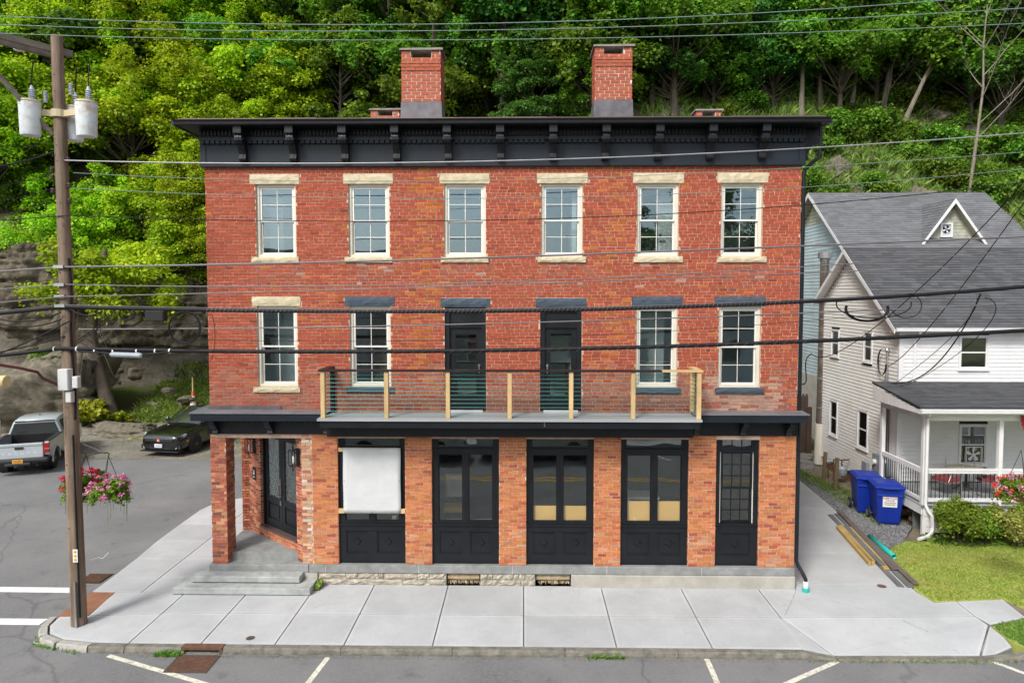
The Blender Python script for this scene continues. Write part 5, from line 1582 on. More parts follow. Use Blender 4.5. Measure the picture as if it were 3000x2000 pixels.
# leaning and dead trunks on the right-hand slope
def up_from(px, py, y): 
    x = (px - 1535) / 2000 * (y + 15.4); return x, y, float(hill(x, y))
dt = dead_tree('dead_tree', 5, 13.5, 'tall pale dead tree with forked bare branches above the grey roof', lean=(.12, 0)); x, y, z = up_from(2805, 590, 24.0); dt.location = (x, y, z)
dt2 = dead_tree('dead_tree', 6, 9.0, 'small bare tree with tangled grey twigs on the slope', 'bark', lean=(.2, 0)); x, y, z = up_from(2545, 400, 29.0); dt2.location = (x, y, z)
for k, (px, y, ln, h_) in enumerate(((2600, 28.5, .42, 11), (2560, 30.0, .12, 12), (2470, 30, .1, 9), (2700, 33, .05, 12), (2790, 32, .06, 10), (2330, 29, .02, 9), (2385, 30, -.03, 8))):
    x, y, z = up_from(px, 0, y)
    o = tree_proto('slope_tree', 60 + k, h_, h_ * .42, 2.5, 44, 6500, .22, 'leaf', 'bark_pale', .17, (ln * h_, 0), .32, label=('leaning grey trunk', 'stout grey trunk')[k > 0] + ' with a thin crown on the grassy slope' if k < 2 else 'slim tree with thin crown on the grassy slope', group='slim trees on the grassy slope' if k >= 2 else None)
    o.location = (x, y, z)

# shrubs
GS = 'wild shrubs on the right-hand slope'
LS = 'leafy wild shrub on the grassy rock slope'
def shrub_proto(name, seed, r, n, size, mat, label, group=None, cat='shrub', hgt=1.0, nc=14, stems=True):
    rng = np.random.default_rng(seed); gg = random.Random(seed)
    root = thing(name, label, cat, (0, 0, 0), group)
    C = []; Rd = []
    for i in range(nc):
        a = rng.uniform(0, 6.28); q = rng.random() ** .5 * r * .7
        C.append((math.cos(a) * q, math.sin(a) * q, hgt * (.35 + .5 * rng.random() * (1 - .5 * q / r)))); Rd.append(r * rng.uniform(.3, .5))
    C = np.array(C); Rd = np.array(Rd)
    if stems:
        tk = MB()
        for c in C: tk.tube([(c[0] * .2, c[1] * .2, -.15), (c[0] * .6, c[1] * .6, c[2] * .5), tuple(c)], [.02, .013, .005], 4, False)
        tk.build('stem', MAT['bark'], root)
    V, F = leaves(C, Rd, n, size, rng, .85, .45, .45)
    V = V[:]
    np_mesh('foliage', V, F, MAT[mat], root, col=TONE)
    return root
protoS = [shrub_proto('wild_shrub', 31, 1.3, 2600, .16, 'leaf_shrub', LS, GS, hgt=1.5), shrub_proto('wild_shrub', 32, 1.0, 2200, .13, 'leaf_shrub', LS, GS, hgt=1.1), shrub_proto('wild_shrub', 33, 1.5, 2600, .17, 'leaf', LS, GS, hgt=1.9)]
for k in range(95):
    y = g.uniform(20.6, 34); px = g.uniform(2320, 3080)
    x = (px - 1535) / 2000 * (y + 15.4)
    if x < 7: continue
    plant(protoS, g.randrange(3), x, y, g.uniform(.5, 1.25), g.uniform(0, 6.28), float(hill(x, y)) - .1)
for k in range(46):       # undergrowth behind the roof and along the cliff top
    y = g.uniform(24, 36); px = g.uniform(880, 2300)
    x = (px - 1535) / 2000 * (y + 15.4)
    plant(protoS, g.randrange(3), x, y, g.uniform(.6, 1.3), g.uniform(0, 6.28), float(hill(x, y)) - .1, 'dense undergrowth shrub below the forest behind the roof', 'undergrowth behind the roof')
for k in range(26):
    y = g.uniform(26.0, 30); px = g.uniform(-40, 620)
    x = (px - 1535) / 2000 * (y + 15.4)
    plant(protoS, g.randrange(3), x, y, g.uniform(.6, 1.2), g.uniform(0, 6.28), float(hill(x, y)) - .1, 'leafy shrub on top of the rock cliff', 'shrubs on the cliff top')

# boulders
def boulder(x, y, z, r, seed, label, sq=(1, 1, .7)):
    rng = np.random.default_rng(seed)
    n = 72; th = np.linspace(0, math.pi, n // 2); ph = np.linspace(0, 2 * math.pi, n, endpoint=False)
    T, P = np.meshgrid(th, ph, indexing='ij')
    D = np.stack([np.sin(T) * np.cos(P), np.sin(T) * np.sin(P), np.cos(T)], 2)
    rad = np.ones(T.shape) * 1.08
    for q in range(16):
        v = rng.normal(size=3); v /= np.linalg.norm(v); off = rng.uniform(.55, .92)
        dd = D @ v; rad = np.minimum(rad, np.where(dd > .15, off / np.maximum(dd, .15), 9))
    X3, Y3, Z3 = D[:, :, 0] * rad, D[:, :, 1] * rad, D[:, :, 2] * rad
    ang = rng.uniform(-.4, .4); ledge_ = Z3 * 5 + X3 * ang * 5
    rad = rad * (1 + .34 * (fbm(X3 * 3 + seed, Z3 * 4 + Y3 * 3, 5) - .5) - .09 * (np.abs((ledge_ + fbm(X3 * 2, Y3 * 2, 3)) % 1 - .5) < .12) - .10 * (fbm(X3 * 9, Z3 * 9 + Y3 * 7, 3) > .62))
    V = (D * rad[:, :, None] * r * np.array(sq)).reshape(-1, 3)
    I = np.arange(V.shape[0]).reshape(T.shape)
    F = np.stack([I[:-1], I[1:], np.roll(I, -1, 1)[1:], np.roll(I, -1, 1)[:-1]], 2).reshape(-1, 4)
    o = np_mesh('boulder', V, F, MAT['rockface'])
    o.location = (x, y, z)
    return tag(o, label, 'boulder')
MAT['rockface'] = M('rock_face', (.145, .128, .096), .95, var=.45, vs=2.2, bump=1.0, bs=9, dirt=(.07, .065, .04), dirt_scale=2.5, dirt_amt=.85)
boulder(-25.0, 19.6, 1.0, 3.6, 41, 'big pale weathered boulder behind the pickup', (1.35, .8, .85))
boulder(-19.6, 17.2, -.1, 1.6, 42, 'low rock ledge at the foot of the old tree', (1.3, .8, .5))
boulder(*at(430, 1185, Y=21.5)[:2], .0, .9, 43, 'dark brown boulder among the weeds at the cliff foot', (1.2, .9, .75))
for k, (px, py, r) in enumerate(((405, 1200, .35), (545, 1165, .45), (540, 1180, .35), (500, 1140, .4))):
    x, y, z = at(px, py, Y=21.0 + k * .3); boulder(x, y, max(-.1, z - .1), r, 44 + k, 'small grey stone in the weeds near the traffic cone', (1.2, 1, .6))['group'] = 'stones in the weeds'
# rock outcrops on the right slope
for k, (px, y, r) in enumerate(((2440, 25.5, 1.05), (2500, 24.5, .9), (2690, 23.5, 1.7), (2760, 23, 1.4), (2640, 23.2, 1.0), (2790, 30, 1.6), (2730, 30.5, 1.2), (2400, 22.8, 1.1), (2860, 23, .9), (1370, 30, 1.5), (1100, 31, 1.8), (1340, 32.5, 1.6))):
    x = (px - 1535) / 2000 * (y + 15.4)
    o = boulder(x, y, float(hill(x, y)) - .3, r, 70 + k, 'grey rock outcrop on the slope above the houses' if px > 2000 else 'brown rock face behind the chimneys', (1.2, .8, 1.0)); o['group'] = 'rock outcrops on the slope' if px > 2000 else 'rock faces behind the chimneys'

# the old tree at the foot of the cliff, leaning trunk with roots
ot = thing('old_tree', 'old leaning tree trunk with spreading roots by the cliff foot', 'tree', at(312, 1235, Z=0))
ox, oy, _ = ORG[ot]
tk = MB()
tk.tube([(ox + .45, oy - .1, -.3), (ox + .2, oy, .4), (ox - .1, oy + .05, 1.6), (ox - .5, oy + .1, 3.0), (ox - .8, oy + .2, 4.6), (ox - .6, oy + .5, 7.0), (ox - .3, oy + .8, 9.0)], [.62, .42, .34, .30, .26, .2, .12], 12)
for k in range(8):
    a = k * .8; tk.tube([(ox + .2, oy, .35), (ox + .3 + math.cos(a) * .7, oy + math.sin(a) * .7, .06), (ox + .4 + math.cos(a) * 1.5, oy + math.sin(a) * 1.2, -.12)], [.2, .11, .03], 6)
for k in range(34):       # hanging twigs
    a = g.uniform(0, 6.28); z0 = g.uniform(3.0, 7.5); l = g.uniform(.8, 2.2)
    tk.tube([(ox - .7, oy + .2, z0), (ox - .7 + math.cos(a) * l * .6, oy + math.sin(a) * l * .6, z0 + .4), (ox - .7 + math.cos(a) * l, oy + math.sin(a) * l, z0 - g.uniform(.2, 1.6))], [.03, .018, .005], 4, False)
tk.build('trunk', MAT['bark'], ot, smooth=True)
rng_ = np.random.default_rng(91)
C = np.array([(ox + g.uniform(-2.6, 3.4), oy + g.uniform(-1.5, 2.5), g.uniform(6.0, 9.0)) for _ in range(34)])
V, F = leaves(C, np.full(34, 1.0), 11000, .19, rng_)
np_mesh('crown', V, F, MAT['leaf_bright'], ot, col=TONE)

# weeds, hostas and grass
def tufts(name, poly, n, h, w_, mat, zf, label, cat, lean=.5, seed=1, group=None):
    rg = np.random.default_rng(seed)
    xs_ = [p[0] for p in poly]; ys_ = [p[1] for p in poly]
    x = rg.uniform(min(xs_), max(xs_), n * 3); y = rg.uniform(min(ys_), max(ys_), n * 3)
    k = in_poly(x, y, poly); x, y = x[k][:n], y[k][:n]; n = len(x)
    z = zf(x, y)
    hh = h * rg.uniform(.45, 1.15, n); a = rg.uniform(0, 6.28, n)
    ux, uy = np.cos(a), np.sin(a); ln = rg.normal(size=(n, 2)) * lean * hh[:, None]
    ww = w_ * rg.uniform(.7, 1.3, n)
    B0 = np.stack([x - ux * ww, y - uy * ww, z - .02], 1); B1 = np.stack([x + ux * ww, y + uy * ww, z - .02], 1)
    M1 = np.stack([x + ln[:, 0] * .35 + ux * ww * .8, y + ln[:, 1] * .35 + uy * ww * .8, z + hh * .6], 1)
    T = np.stack([x + ln[:, 0], y + ln[:, 1], z + hh], 1)
    V = np.stack([B0, B1, M1, T], 1).reshape(-1, 3)
    o = np_mesh(name, V, np.arange(n * 4).reshape(n, 4), MAT[mat], None, 'stuff')
    return tag(o, label, cat, group)
flat = lambda z: (lambda x, y: np.full(len(x), z))
tufts('lawn_grass', [(8.97, -.62), (10.55, -.48), (10.7, -.9), (11.2, -1.1), (15.5, -1.1), (15.5, 3.5), (10.35, 2.95), (9.22, 2.15), (8.91, .25)], 52000, .045, .006, 'grass', flat(-.015), 'short sunlit lawn grass in the neighbouring yard', 'grass', .6)
tufts('verge_grass', [(9.48, -1.70), (10.42, -1.40), (13, -1.36), (13, -2.6), (9.55, -2.60), (9.46, -2.2)], 9000, .06, .006, 'weed', flat(-.02), 'dark green grass verge beside the driveway apron', 'grass', .6)
tufts('strip_weeds', [(10.3, 4.2), (11.4, 5), (11.3, 7), (10.7, 9.5), (10.3, 13), (9.95, 9.6), (10.2, 7)], 2600, .10, .012, 'weed', flat(-.045), 'sparse weeds between the gravel and the white house', 'weeds', .7)
tufts('bank_weeds', [(-21.0, 20.2), (-15.5, 19.4), (-11, 18.8), (-8.4, 18.6), (-8.0, 25.8), (-21.5, 25.8)], 26000, .42, .055, 'weed', lambda x, y: np.maximum(-.1, np.minimum(hill(x, y), 2.2)), 'green weeds on the bank at the cliff foot', 'weeds', .45, 4)
tufts('lot_weeds', [(-18.5, 15.2), (-12, 14.6), (-10, 15.6), (-9.2, 18), (-18, 19)], 1500, .12, .02, 'grass', flat(-.11), 'sparse yellow weeds at the edge of the gravel lot', 'weeds', .7, 5)
tufts('kerb_weeds', [(-9.7, -2.3), (-8.4, -2.86), (-8.4, -2.95), (-9.5, -2.66), (-9.85, -1.9)], 500, .07, .008, 'weed', flat(-.12), 'weeds growing along the rounded kerb', 'weeds', .7, 6)
tufts('kerb_weeds', [(1.2, -2.90), (1.9, -2.90), (1.9, -2.86), (1.2, -2.86)], 160, .10, .008, 'weed', flat(-.12), 'small weed clump at the kerb before the third shop bay', 'weeds', .6, 7)
tufts('kerb_weeds', [(-6.95, -2.97), (-6.5, -2.97), (-6.5, -2.87), (-6.95, -2.87)], 200, .10, .009, 'weed', flat(-.12), 'weed clump at the kerb left of the storm drain', 'weeds', .6, 8)
tufts('kerb_weeds', [(5.3, -2.95), (9.2, -2.93), (9.2, -2.86), (5.3, -2.88)], 260, .05, .006, 'weed', flat(-.12), 'thin weeds along the driveway apron kerb', 'weeds', .7, 9)
tufts('slope_grass', [(7.5, 19.6), (34, 19.6), (34, 33), (7.5, 33)], 26000, .5, .045, 'weed', lambda x, y: hill(x, y), 'long grass covering the slope above the houses', 'grass', .6, 10)
bw = np.random.default_rng(77)
cx_ = bw.uniform(-21, -8.2, 420); cy_ = bw.uniform(19.4, 25.4, 420); cz_ = np.clip(hill(cx_, cy_), -.1, 2.2)
V, F = leaves(np.stack([cx_, cy_, cz_ + .12], 1), bw.uniform(.22, .42, 420), 16000, .10, bw, .9, .7, .4)
tag(np_mesh('bank_plants', V, F, MAT['weed'], None, 'stuff', col=TONE), 'pale green leafy weeds covering the bank at the cliff foot', 'weeds')
hp = shrub_proto('hosta', 36, .55, 420, .22, 'leaf_yellow', 'bright yellow-green hosta beside the old tree trunk', 'hostas by the old tree', 'plant', .5, 8, False)
hs_ = [(255, 1205), (285, 1215), (240, 1220), (268, 1190), (350, 1215), (372, 1222), (345, 1232), (215, 1180)]
for k, (px, py) in enumerate(hs_):
    x, y, z = at(px, py, Y=17.9 + .25 * k)
    if k == 0: hp.location = (x, y, max(0, z - .2))
    else: copy_tree(hp, None, (x, y, max(0, z - .2)), k * .9, scale=(1.2 if k < 4 else .8))
vb = shrub_proto('vine_leaf_plant', 37, .16, 26, .14, 'weed', 'small broad-leaved weed growing beside the lowest step', None, 'plant', .16, 4, False)
vb.location = at(935, 1722, Z=0.0)
for k, (px, y) in enumerate(((118, 20.5), (140, 20.2), (95, 20.9))):
    x = (px - 1535) / 2000 * (y + 15.4)
    plant(protoS, 1, x, y, .8, k, 2.3 + .3 * k, 'green weed bush on the boulder behind the pickup', 'weed bushes on the boulder')

# ============================================================ HOUSES ON THE RIGHT
MAT['siding'] = M('white_siding', (.74, .745, .75), .55, var=.05, vs=1.5, dirt=(.5, .47, .42), dirt_scale=.8, dirt_amt=.35)
MAT['siding_old'] = M('stained_siding', (.84, .83, .80), .6, var=.05, vs=1.2, dirt=(.58, .51, .43), dirt_scale=.7, dirt_amt=.3)
MAT['siding_blue'] = M('pale_blue_siding', (.42, .52, .56), .7, var=.08, vs=1.5, dirt=(.33, .36, .30), dirt_scale=1, dirt_amt=.5)
MAT['siding_moss'] = M('mossy_siding', (.42, .43, .36), .8, var=.2, vs=4, dirt=(.2, .21, .10), dirt_scale=3, dirt_amt=.7)
MAT['trim'] = M('white_trim', (.75, .75, .76), .5, var=.05, dirt=(.5, .48, .44), dirt_scale=2, dirt_amt=.3)
MAT['trim_moss'] = M('mossy_trim', (.45, .44, .33), .8, var=.2, vs=4, dirt=(.25, .25, .10), dirt_scale=4, dirt_amt=.7)
MAT['shingle'] = M('asphalt_shingle', (.080, .083, .09), .9, var=.15, vs=2, island=.45, bump=.4, bs=120)
MAT['shingle_old'] = M('weathered_shingle', (.145, .15, .16), .9, var=.15, vs=1.5, island=.3, bump=.4, bs=120)
MAT['shingle_base'] = M('roof_felt', (.06, .06, .065), .95)
MAT['glass_house'] = glass_mat('house_glass', (.35, .38, .38), .22, .004)
MAT['foundation_brick'] = M('old_foundation_brick', (.22, .10, .07), .95, var=.35, vs=8, bump=.6)
MAT['galv'] = M('galvanised', (.42, .44, .45), .4, metal=.7, var=.2, vs=4)
MAT['flue'] = M('steel_flue', (.30, .27, .24), .35, metal=.8, var=.35, vs=3, dirt=(.28, .12, .06), dirt_scale=2.2, dirt_amt=.7)
MAT['fence'] = wood_mat('dark_fence', (.11, .07, .05), (.06, .038, .03), 'z')
MAT['greybox'] = M('grey_meter_box', (.30, .34, .37), .5, metal=.2, var=.12)
MAT['blind'] = M('bamboo_blind', (.42, .24, .09), .8, var=.2, vs=30, stretch=(1, 1, 8))

def shingles(parent, P0, U, S, nu, ns, wu, expo, mat='shingle', clip=None, seed=1):
    # courses of tabs: P0 lower-left corner, U along the eave, S up the slope
    U = np.array(U, float); S = np.array(S, float)
    u = U / np.linalg.norm(U); s = S / np.linalg.norm(S); n = np.cross(u, s)
    if n[2] < 0: n = -n
    LU, LS_ = np.linalg.norm(U), np.linalg.norm(S)
    g = random.Random(seed); mb = MB()
    r = 0; v = 0.0
    while v < LS_:
        x = -g.uniform(0, wu)
        v1 = min(LS_, v + expo * 1.12)
        while x < LU:
            w_ = wu * g.uniform(.7, 1.3)
            a, b = max(0, x), min(LU, x + w_ - .004); x += w_
            if b - a < .02: continue
            if clip and not clip(a, b, v, v1): continue
            t = .018 + g.uniform(0, .006)
            p = np.array(P0) + u * a + s * v
            q = np.array(P0) + u * b + s * v
            p2, q2 = p + s * (v1 - v), q + s * (v1 - v)
            mb.add([tuple(p), tuple(q), tuple(q2), tuple(p2), tuple(p + n * t), tuple(q + n * t), tuple(q2 + n * .003), tuple(p2 + n * .003)],
                   [(4, 5, 6, 7), (0, 1, 5, 4), (1, 2, 6, 5), (3, 0, 4, 7)])
        v += expo; r += 1
    o = mb.build('shingles', MAT[mat], parent)
    o['kind'] = 'stuff'
    return o
def clapboards(parent, axis, plane, sgn, u0, u1, z0, z1, pitch, holes, mat, top=None, lap=.019):
    # lapped boards, one object each; axis 'x' boards run along X on plane Y=plane, 'y' boards run along Y on plane X=plane
    z = z0
    while z < z1 - .02:
        zt = min(z1, z + pitch)
        a0, a1 = (u0, u1) if top is None else top((z + zt) / 2)
        for (a, b, c, d) in rects_minus(a0, a1, z, zt, [h for h in holes if h[2] < zt - .03 and h[3] > z + .03] and [(h[0], h[1], z - 1, zt + 1) for h in holes if h[2] < zt - .03 and h[3] > z + .03]):
            prof = [(plane, z), (plane + sgn * lap, z), (plane + sgn * (lap + .002), z + .012), (plane + sgn * .006, zt - .001), (plane, zt - .001)]
            MB().prism(prof if axis == 'x' else prof, 'x' if axis == 'x' else 'y', a, b).build('clapboard', MAT[mat], parent)
        z += pitch
def house_window(parent, axis, plane, sgn, a, b, c, d, glass='glass_house', t=.055, blind=None):
    def bx(u0, u1, n0, n1, z0, z1, name, mat, par):
        lo, hi = sorted((plane + sgn * n0, plane + sgn * n1))
        return (MB().box(u0, u1, lo, hi, z0, z1) if axis == 'x' else MB().box(lo, hi, u0, u1, z0, z1)).build(name, MAT[mat], par)
    mb = MB()
    def add(u0, u1, n0, n1, z0, z1):
        lo, hi = sorted((plane + sgn * n0, plane + sgn * n1))
        mb.box(u0, u1, lo, hi, z0, z1) if axis == 'x' else mb.box(lo, hi, u0, u1, z0, z1)
    add(a - t, a, -.02, .045, c - t, d + t); add(b, b + t, -.02, .045, c - t, d + t); add(a, b, -.02, .044, d, d + t); add(a, b, -.02, .044, c - t, c)
    zm = (c + d) / 2
    add(a, b, -.02, .02, zm - .022, zm + .022)
    for (u0, u1) in ((a, a + .03), (b - .03, b)): add(u0, u1, -.02, .021, c, d)
    add(a + .03, b - .03, -.02, .0205, c, c + .03); add(a + .03, b - .03, -.02, .0205, d - .03, d)
    root = mb.build('window', MAT['trim'], parent)
    bx(a + .02, b - .02, -.004, .002, c + .02, d - .02, 'pane', glass, root)
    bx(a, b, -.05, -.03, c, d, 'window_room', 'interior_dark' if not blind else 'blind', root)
    bx(a - t - .03, b + t + .03, -.02, .075, c - t - .035, c - t - .001, 'sill', 'trim', root)
    return root

wh = thing('white_house', 'white clapboard house with grey shingle roof and railed front porch', 'house', (15, 8, 0))
HX, HY0, HY1, HXR = 11.62, 5.85, 11.2, 23.0
RY, RZ = 9.0, 8.25
SLP = .76
zf_ = RZ - SLP * (RY - HY0)            # wall top at the front
zr_ = RZ - SLP * (HY1 - RY)
# walls
MB().prism([(HY0 + .03, .35), (HY1, .35), (HY1, zr_ - .1), (RY, RZ - .1), (HY0 + .03, zf_ - .1)], 'x', HX + .03, HXR).build('wall', MAT['shingle_base'], wh)
MB().box(HX + .05, HXR, HY0 + .05, HY1, -.3, .349).build('foundation', MAT['foundation_brick'], wh)
# windows on the left side (plane X = HX), then on the front
sidew = []
for (p0, p1, q0, q1) in ((2436, 2456, 969, 1040), (2531, 2553, 975, 1056), (2436, 2456, 1177, 1273), (2519, 2546, 1207, 1312)):
    ya_, yb_ = at(p1, 1100, X=HX)[1], at(p0, 1100, X=HX)[1]
    zc = at((p0 + p1) / 2, q1, X=HX)[2]; zd = at((p0 + p1) / 2, q0, X=HX)[2]
    sidew.append((ya_, yb_, zc, zd))
sh_holes = [(a - .06, b + .06, c - .1, d + .06) for a, b, c, d in sidew]
for q in sidew: house_window(wh, 'y', HX, -1, *q)
def side_top(z):
    lo, hi = HY0 + .06, HY1
    if z > zf_ - .1: lo = HY0 + (z - zf_ + .12) / SLP + .05
    if z > zr_ - .1: hi = HY1 - (z - zr_ + .12) / SLP - .02
    return (lo, max(lo + .02, hi))
clapboards(wh, 'y', HX, -1, HY0, HY1, .36, RZ - .25, .118, sh_holes, 'siding_old', side_top)
frontw = []
for (p0, p1, q0, q1) in ((2811, 2888, 987, 1077), (2819, 2892, 1247, 1357)):
    a, b = at(p0, 1100, Y=HY0)[0], at(p1, 1100, Y=HY0)[0]
    frontw.append((a, b, at(2850, q1, Y=HY0)[2], at(2850, q0, Y=HY0)[2]))
fr_holes = [(a - .06, b + .06, c - .1, d + .06) for a, b, c, d in frontw]
ZPW = at(2800, 1120, Y=HY0)[2]
house_window(wh, 'x', HY0, -1, *frontw[0], blind=True)
wfan = house_window(wh, 'x', HY0, -1, *frontw[1])
clapboards(wh, 'x', HY0, -1, HX + .12, 18.0, ZPW + .02, zf_ - .28, .118, fr_holes, 'siding')
clapboards(wh, 'x', HY0, -1, HX + .12, 18.0, .86, ZPW - .25, .135, fr_holes, 'siding', lap=.035)
MB().box(HX + .12, 18.0, HY0 - .024, HY0 - .001, zf_ - .28, zf_ - .02).build('frieze_board', MAT['trim'], wh)
MB().box(HX - .03, HX + .115, HY0 - .03, HY0 + .055, .36, zf_ - .02).build('corner_board', MAT['trim'], wh)
MB().box(HX - .025, HX + .03, HY1, HY1 + .06, .36, zr_ - .02).build('corner_board', MAT['trim'], wh)
# roof
OH = .32
def roof_plane(parent, x0, x1, ye, ze, yr, zr, th=.06, mat='shingle_base', name='roof_deck'):
    mb = MB()
    mb.add([(x0, ye, ze), (x1, ye, ze), (x1, yr, zr), (x0, yr, zr), (x0, ye, ze - th), (x1, ye, ze - th), (x1, yr, zr - th), (x0, yr, zr - th)],
           [(0, 1, 2, 3), (7, 6, 5, 4), (0, 4, 5, 1), (1, 5, 6, 2), (2, 6, 7, 3), (3, 7, 4, 0)])
    return mb.build(name, MAT[mat], parent)
ef, zef = HY0 - .30, RZ - SLP * (RY - HY0 + .30) + .02
er, zer = HY1 + .30, RZ - SLP * (HY1 + .30 - RY) + .02
rd = roof_plane(wh, HX - OH, HXR, ef, zef, RY, RZ + .02)
roof_plane(wh, HX - OH, HXR, er, zer, RY + .001, RZ + .02)
shingles(wh, (HX - OH - .02, ef - .03, zef - .02), (18.5 - HX + OH, 0, 0), (0, RY - ef + .03, RZ - zef + .045), 0, 0, .34, .145, 'shingle', seed=4)
MB().box(HX - OH, 18.5, RY - .09, RY + .10, RZ - .035, RZ + .045).build('ridge_cap', MAT['shingle'], wh)
# barge boards and sloping soffit on the gable end
for (ya_, za_, yb_, zb_) in ((ef, zef, RY, RZ + .02), (er, zer, RY, RZ + .02)):
    mb = MB(); x0 = HX - OH - .03
    mb.add([(x0, ya_, za_ - .02), (x0, yb_, zb_ - .02), (x0, yb_, zb_ - .19), (x0, ya_, za_ - .17), (x0 + .028, ya_, za_ - .02), (x0 + .028, yb_, zb_ - .02), (x0 + .028, yb_, zb_ - .19), (x0 + .028, ya_, za_ - .17)],
           [(0, 1, 2, 3), (7, 6, 5, 4), (0, 4, 5, 1), (3, 2, 6, 7), (0, 3, 7, 4), (1, 5, 6, 2)])
    mb.build('barge_board', MAT['trim'], wh)
    mb = MB()
    mb.add([(x0 + .028, ya_, za_ - .10), (HX, ya_, za_ - .10), (HX, yb_, zb_ - .10), (x0 + .028, yb_, zb_ - .10)], [(0, 1, 2, 3)])
    mb.build('soffit', MAT['siding_old'], wh)
MB().prism([(ef - .10, zef - .10), (ef - .11, zef), (ef + .0, zef), (ef + .0, zef - .11)], 'x', HX - OH, 18.5).build('gutter', MAT['trim'], wh)
MB().box(HX - OH, 18.5, ef, HY0 - .03, zef - .13, zef - .11).build('soffit', MAT['trim'], wh)
dsx = HX + .42
MB().tube([(dsx, ef - .05, zef - .1), (dsx, ef + .02, zef - .22), (dsx, HY0 - .08, zef - .42), (dsx, HY0 - .08, ZPW + .12), (dsx, HY0 - .14, ZPW + .05)], .042, 6).build('downspout', MAT['trim'], wh)

# porch
PY, DZ = 3.50, .83
PXL = 11.06
po = MB().box(PXL, 19.0, PY, HY0 - .025, DZ - .05, DZ).build('porch', MAT['deck'], wh)
MB().box(PXL - .02, 19.0, PY - .05, PY - .002, DZ - .06, DZ - .003).build('deck_edge', MAT['flash'], po)
MB().box(PXL + .02, 19.0, PY - .022, PY + .03, DZ - .30, DZ - .061).build('rim_board', MAT['trim'], po)
MB().box(PXL - .004, PXL + .03, PY + .031, HY0 - .03, DZ - .27, DZ - .053).build('rim_board', MAT['trim'], po)
z = .06
for k in range(3): MB().box(PXL + .03, 19.0, PY + .001, PY + .025, z + k * .16, z + k * .16 + .148).build('skirt_board', MAT['trim'], po)
MB().box(PXL + .02, PXL + .12, PY - .003, PY + .08, -.02, DZ - .301).build('corner_leg', MAT['trim'], po)
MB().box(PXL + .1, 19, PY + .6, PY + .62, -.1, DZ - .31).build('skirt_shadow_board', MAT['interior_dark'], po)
pposts = [at(2708, 1300, Y=PY + .08)[0], at(2928, 1350, Y=PY + .08)[0], 15.35, 17.6]
for i, x in enumerate(pposts):
    MB().box(x - .055, x + .055, PY + .03, PY + .14, DZ, 3.33).build('post', MAT['trim'], po)
RZ1, RZ0 = at(2800, 1378, Y=PY)[2], at(2800, 1466, Y=PY)[2]
for i, (a, b) in enumerate(zip(pposts, pposts[1:])):
    MB().box(a + .056, b - .056, PY + .045, PY + .135, RZ1 - .03, RZ1 + .03).build('top_rail', MAT['trim'], po)
    MB().box(a + .056, b - .056, PY + .06, PY + .12, RZ1 - .10, RZ1 - .031).build('sub_rail', MAT['trim'], po)
    MB().box(a + .056, b - .056, PY + .05, PY + .13, RZ0 - .045, RZ0 + .045).build('bottom_rail', MAT['trim'], po)
    n = int((b - a - .1) / .112)
    b0 = None
    for k in range(n):
        x = a + .056 + (b - a - .112) * (k + .5) / n
        if b0 is None: b0 = MB().tube([(x, PY + .09, RZ0 + .045), (x, PY + .09, RZ1 - .10)], .0105, 6).build('baluster', MAT['rail_dark'], po); x0 = x
        else:
            o = b0.copy(); COL.objects.link(o); o.parent = po; o.location.x = x - x0
xs0 = PXL + .06
MB().box(xs0 - .055, xs0 + .055, HY0 - .14, HY0 - .03, DZ, 3.5).build('post', MAT['trim'], po)
MB().box(xs0 - .045, xs0 + .045, PY + .15, HY0 - .141, RZ1 - .10, RZ1 + .03).build('top_rail', MAT['trim'], po)
MB().box(xs0 - .04, xs0 + .04, PY + .15, HY0 - .141, RZ0 - .045, RZ0 + .045).build('bottom_rail', MAT['trim'], po)
for k in range(17):
    y = PY + .22 + k * .12
    MB().tube([(xs0, y, RZ0 + .045), (xs0, y, RZ1 - .10)], .0105, 6).build('baluster', MAT['rail_dark'], po)
# porch roof
PEY, PEZ = 3.22, at(2800, 1193, Y=3.22)[2]
roof_plane(po, PXL - .28, 19.2, PEY, PEZ, HY0 - .025, ZPW + .02, .05)
shingles(po, (PXL - .30, PEY - .02, PEZ + .002), (17.5 - PXL, 0, 0), (0, HY0 - .03 - PEY, ZPW + .02 - PEZ), 0, 0, .30, .135, 'shingle', seed=9)
MB().box(PXL - .28, 19.2, PEY - .02, PEY + .05, PEZ - .20, PEZ - .052).build('fascia', MAT['trim'], po)
MB().prism([(PEY - .12, PEZ - .15), (PEY - .13, PEZ - .06), (PEY - .021, PEZ - .06), (PEY - .021, PEZ - .17)], 'x', PXL - .30, 19.2).build('gutter', MAT['trim'], po)
MB().box(PXL - .02, 19.2, PY + .02, PY + .15, PEZ - .42, PEZ - .21).build('beam', MAT['trim'], po)
MB().box(PXL + .02, PXL + .12, PY + .151, HY0 - .03, PEZ - .42, PEZ - .21).build('beam', MAT['trim'], po)
MB().box(PXL - .25, 19.2, PEY + .051, HY0 - .03, PEZ - .205, PEZ - .19).build('porch_ceiling', MAT['trim'], po)
# vertical boards in the porch roof's end triangle
nb = 11
for k in range(nb):
    y0, y1 = PEY + .1 + (HY0 - PEY - .15) * k / nb, PEY + .1 + (HY0 - PEY - .15) * (k + 1) / nb
    zt = PEZ - .05 + (ZPW - PEZ) * ((y0 + .02 - PEY) / (HY0 - PEY))
    MB().box(PXL - .26, PXL - .24, y0 + .003, y1 - .003, PEZ - .19, zt - .03).build('end_board', MAT['trim'], po)
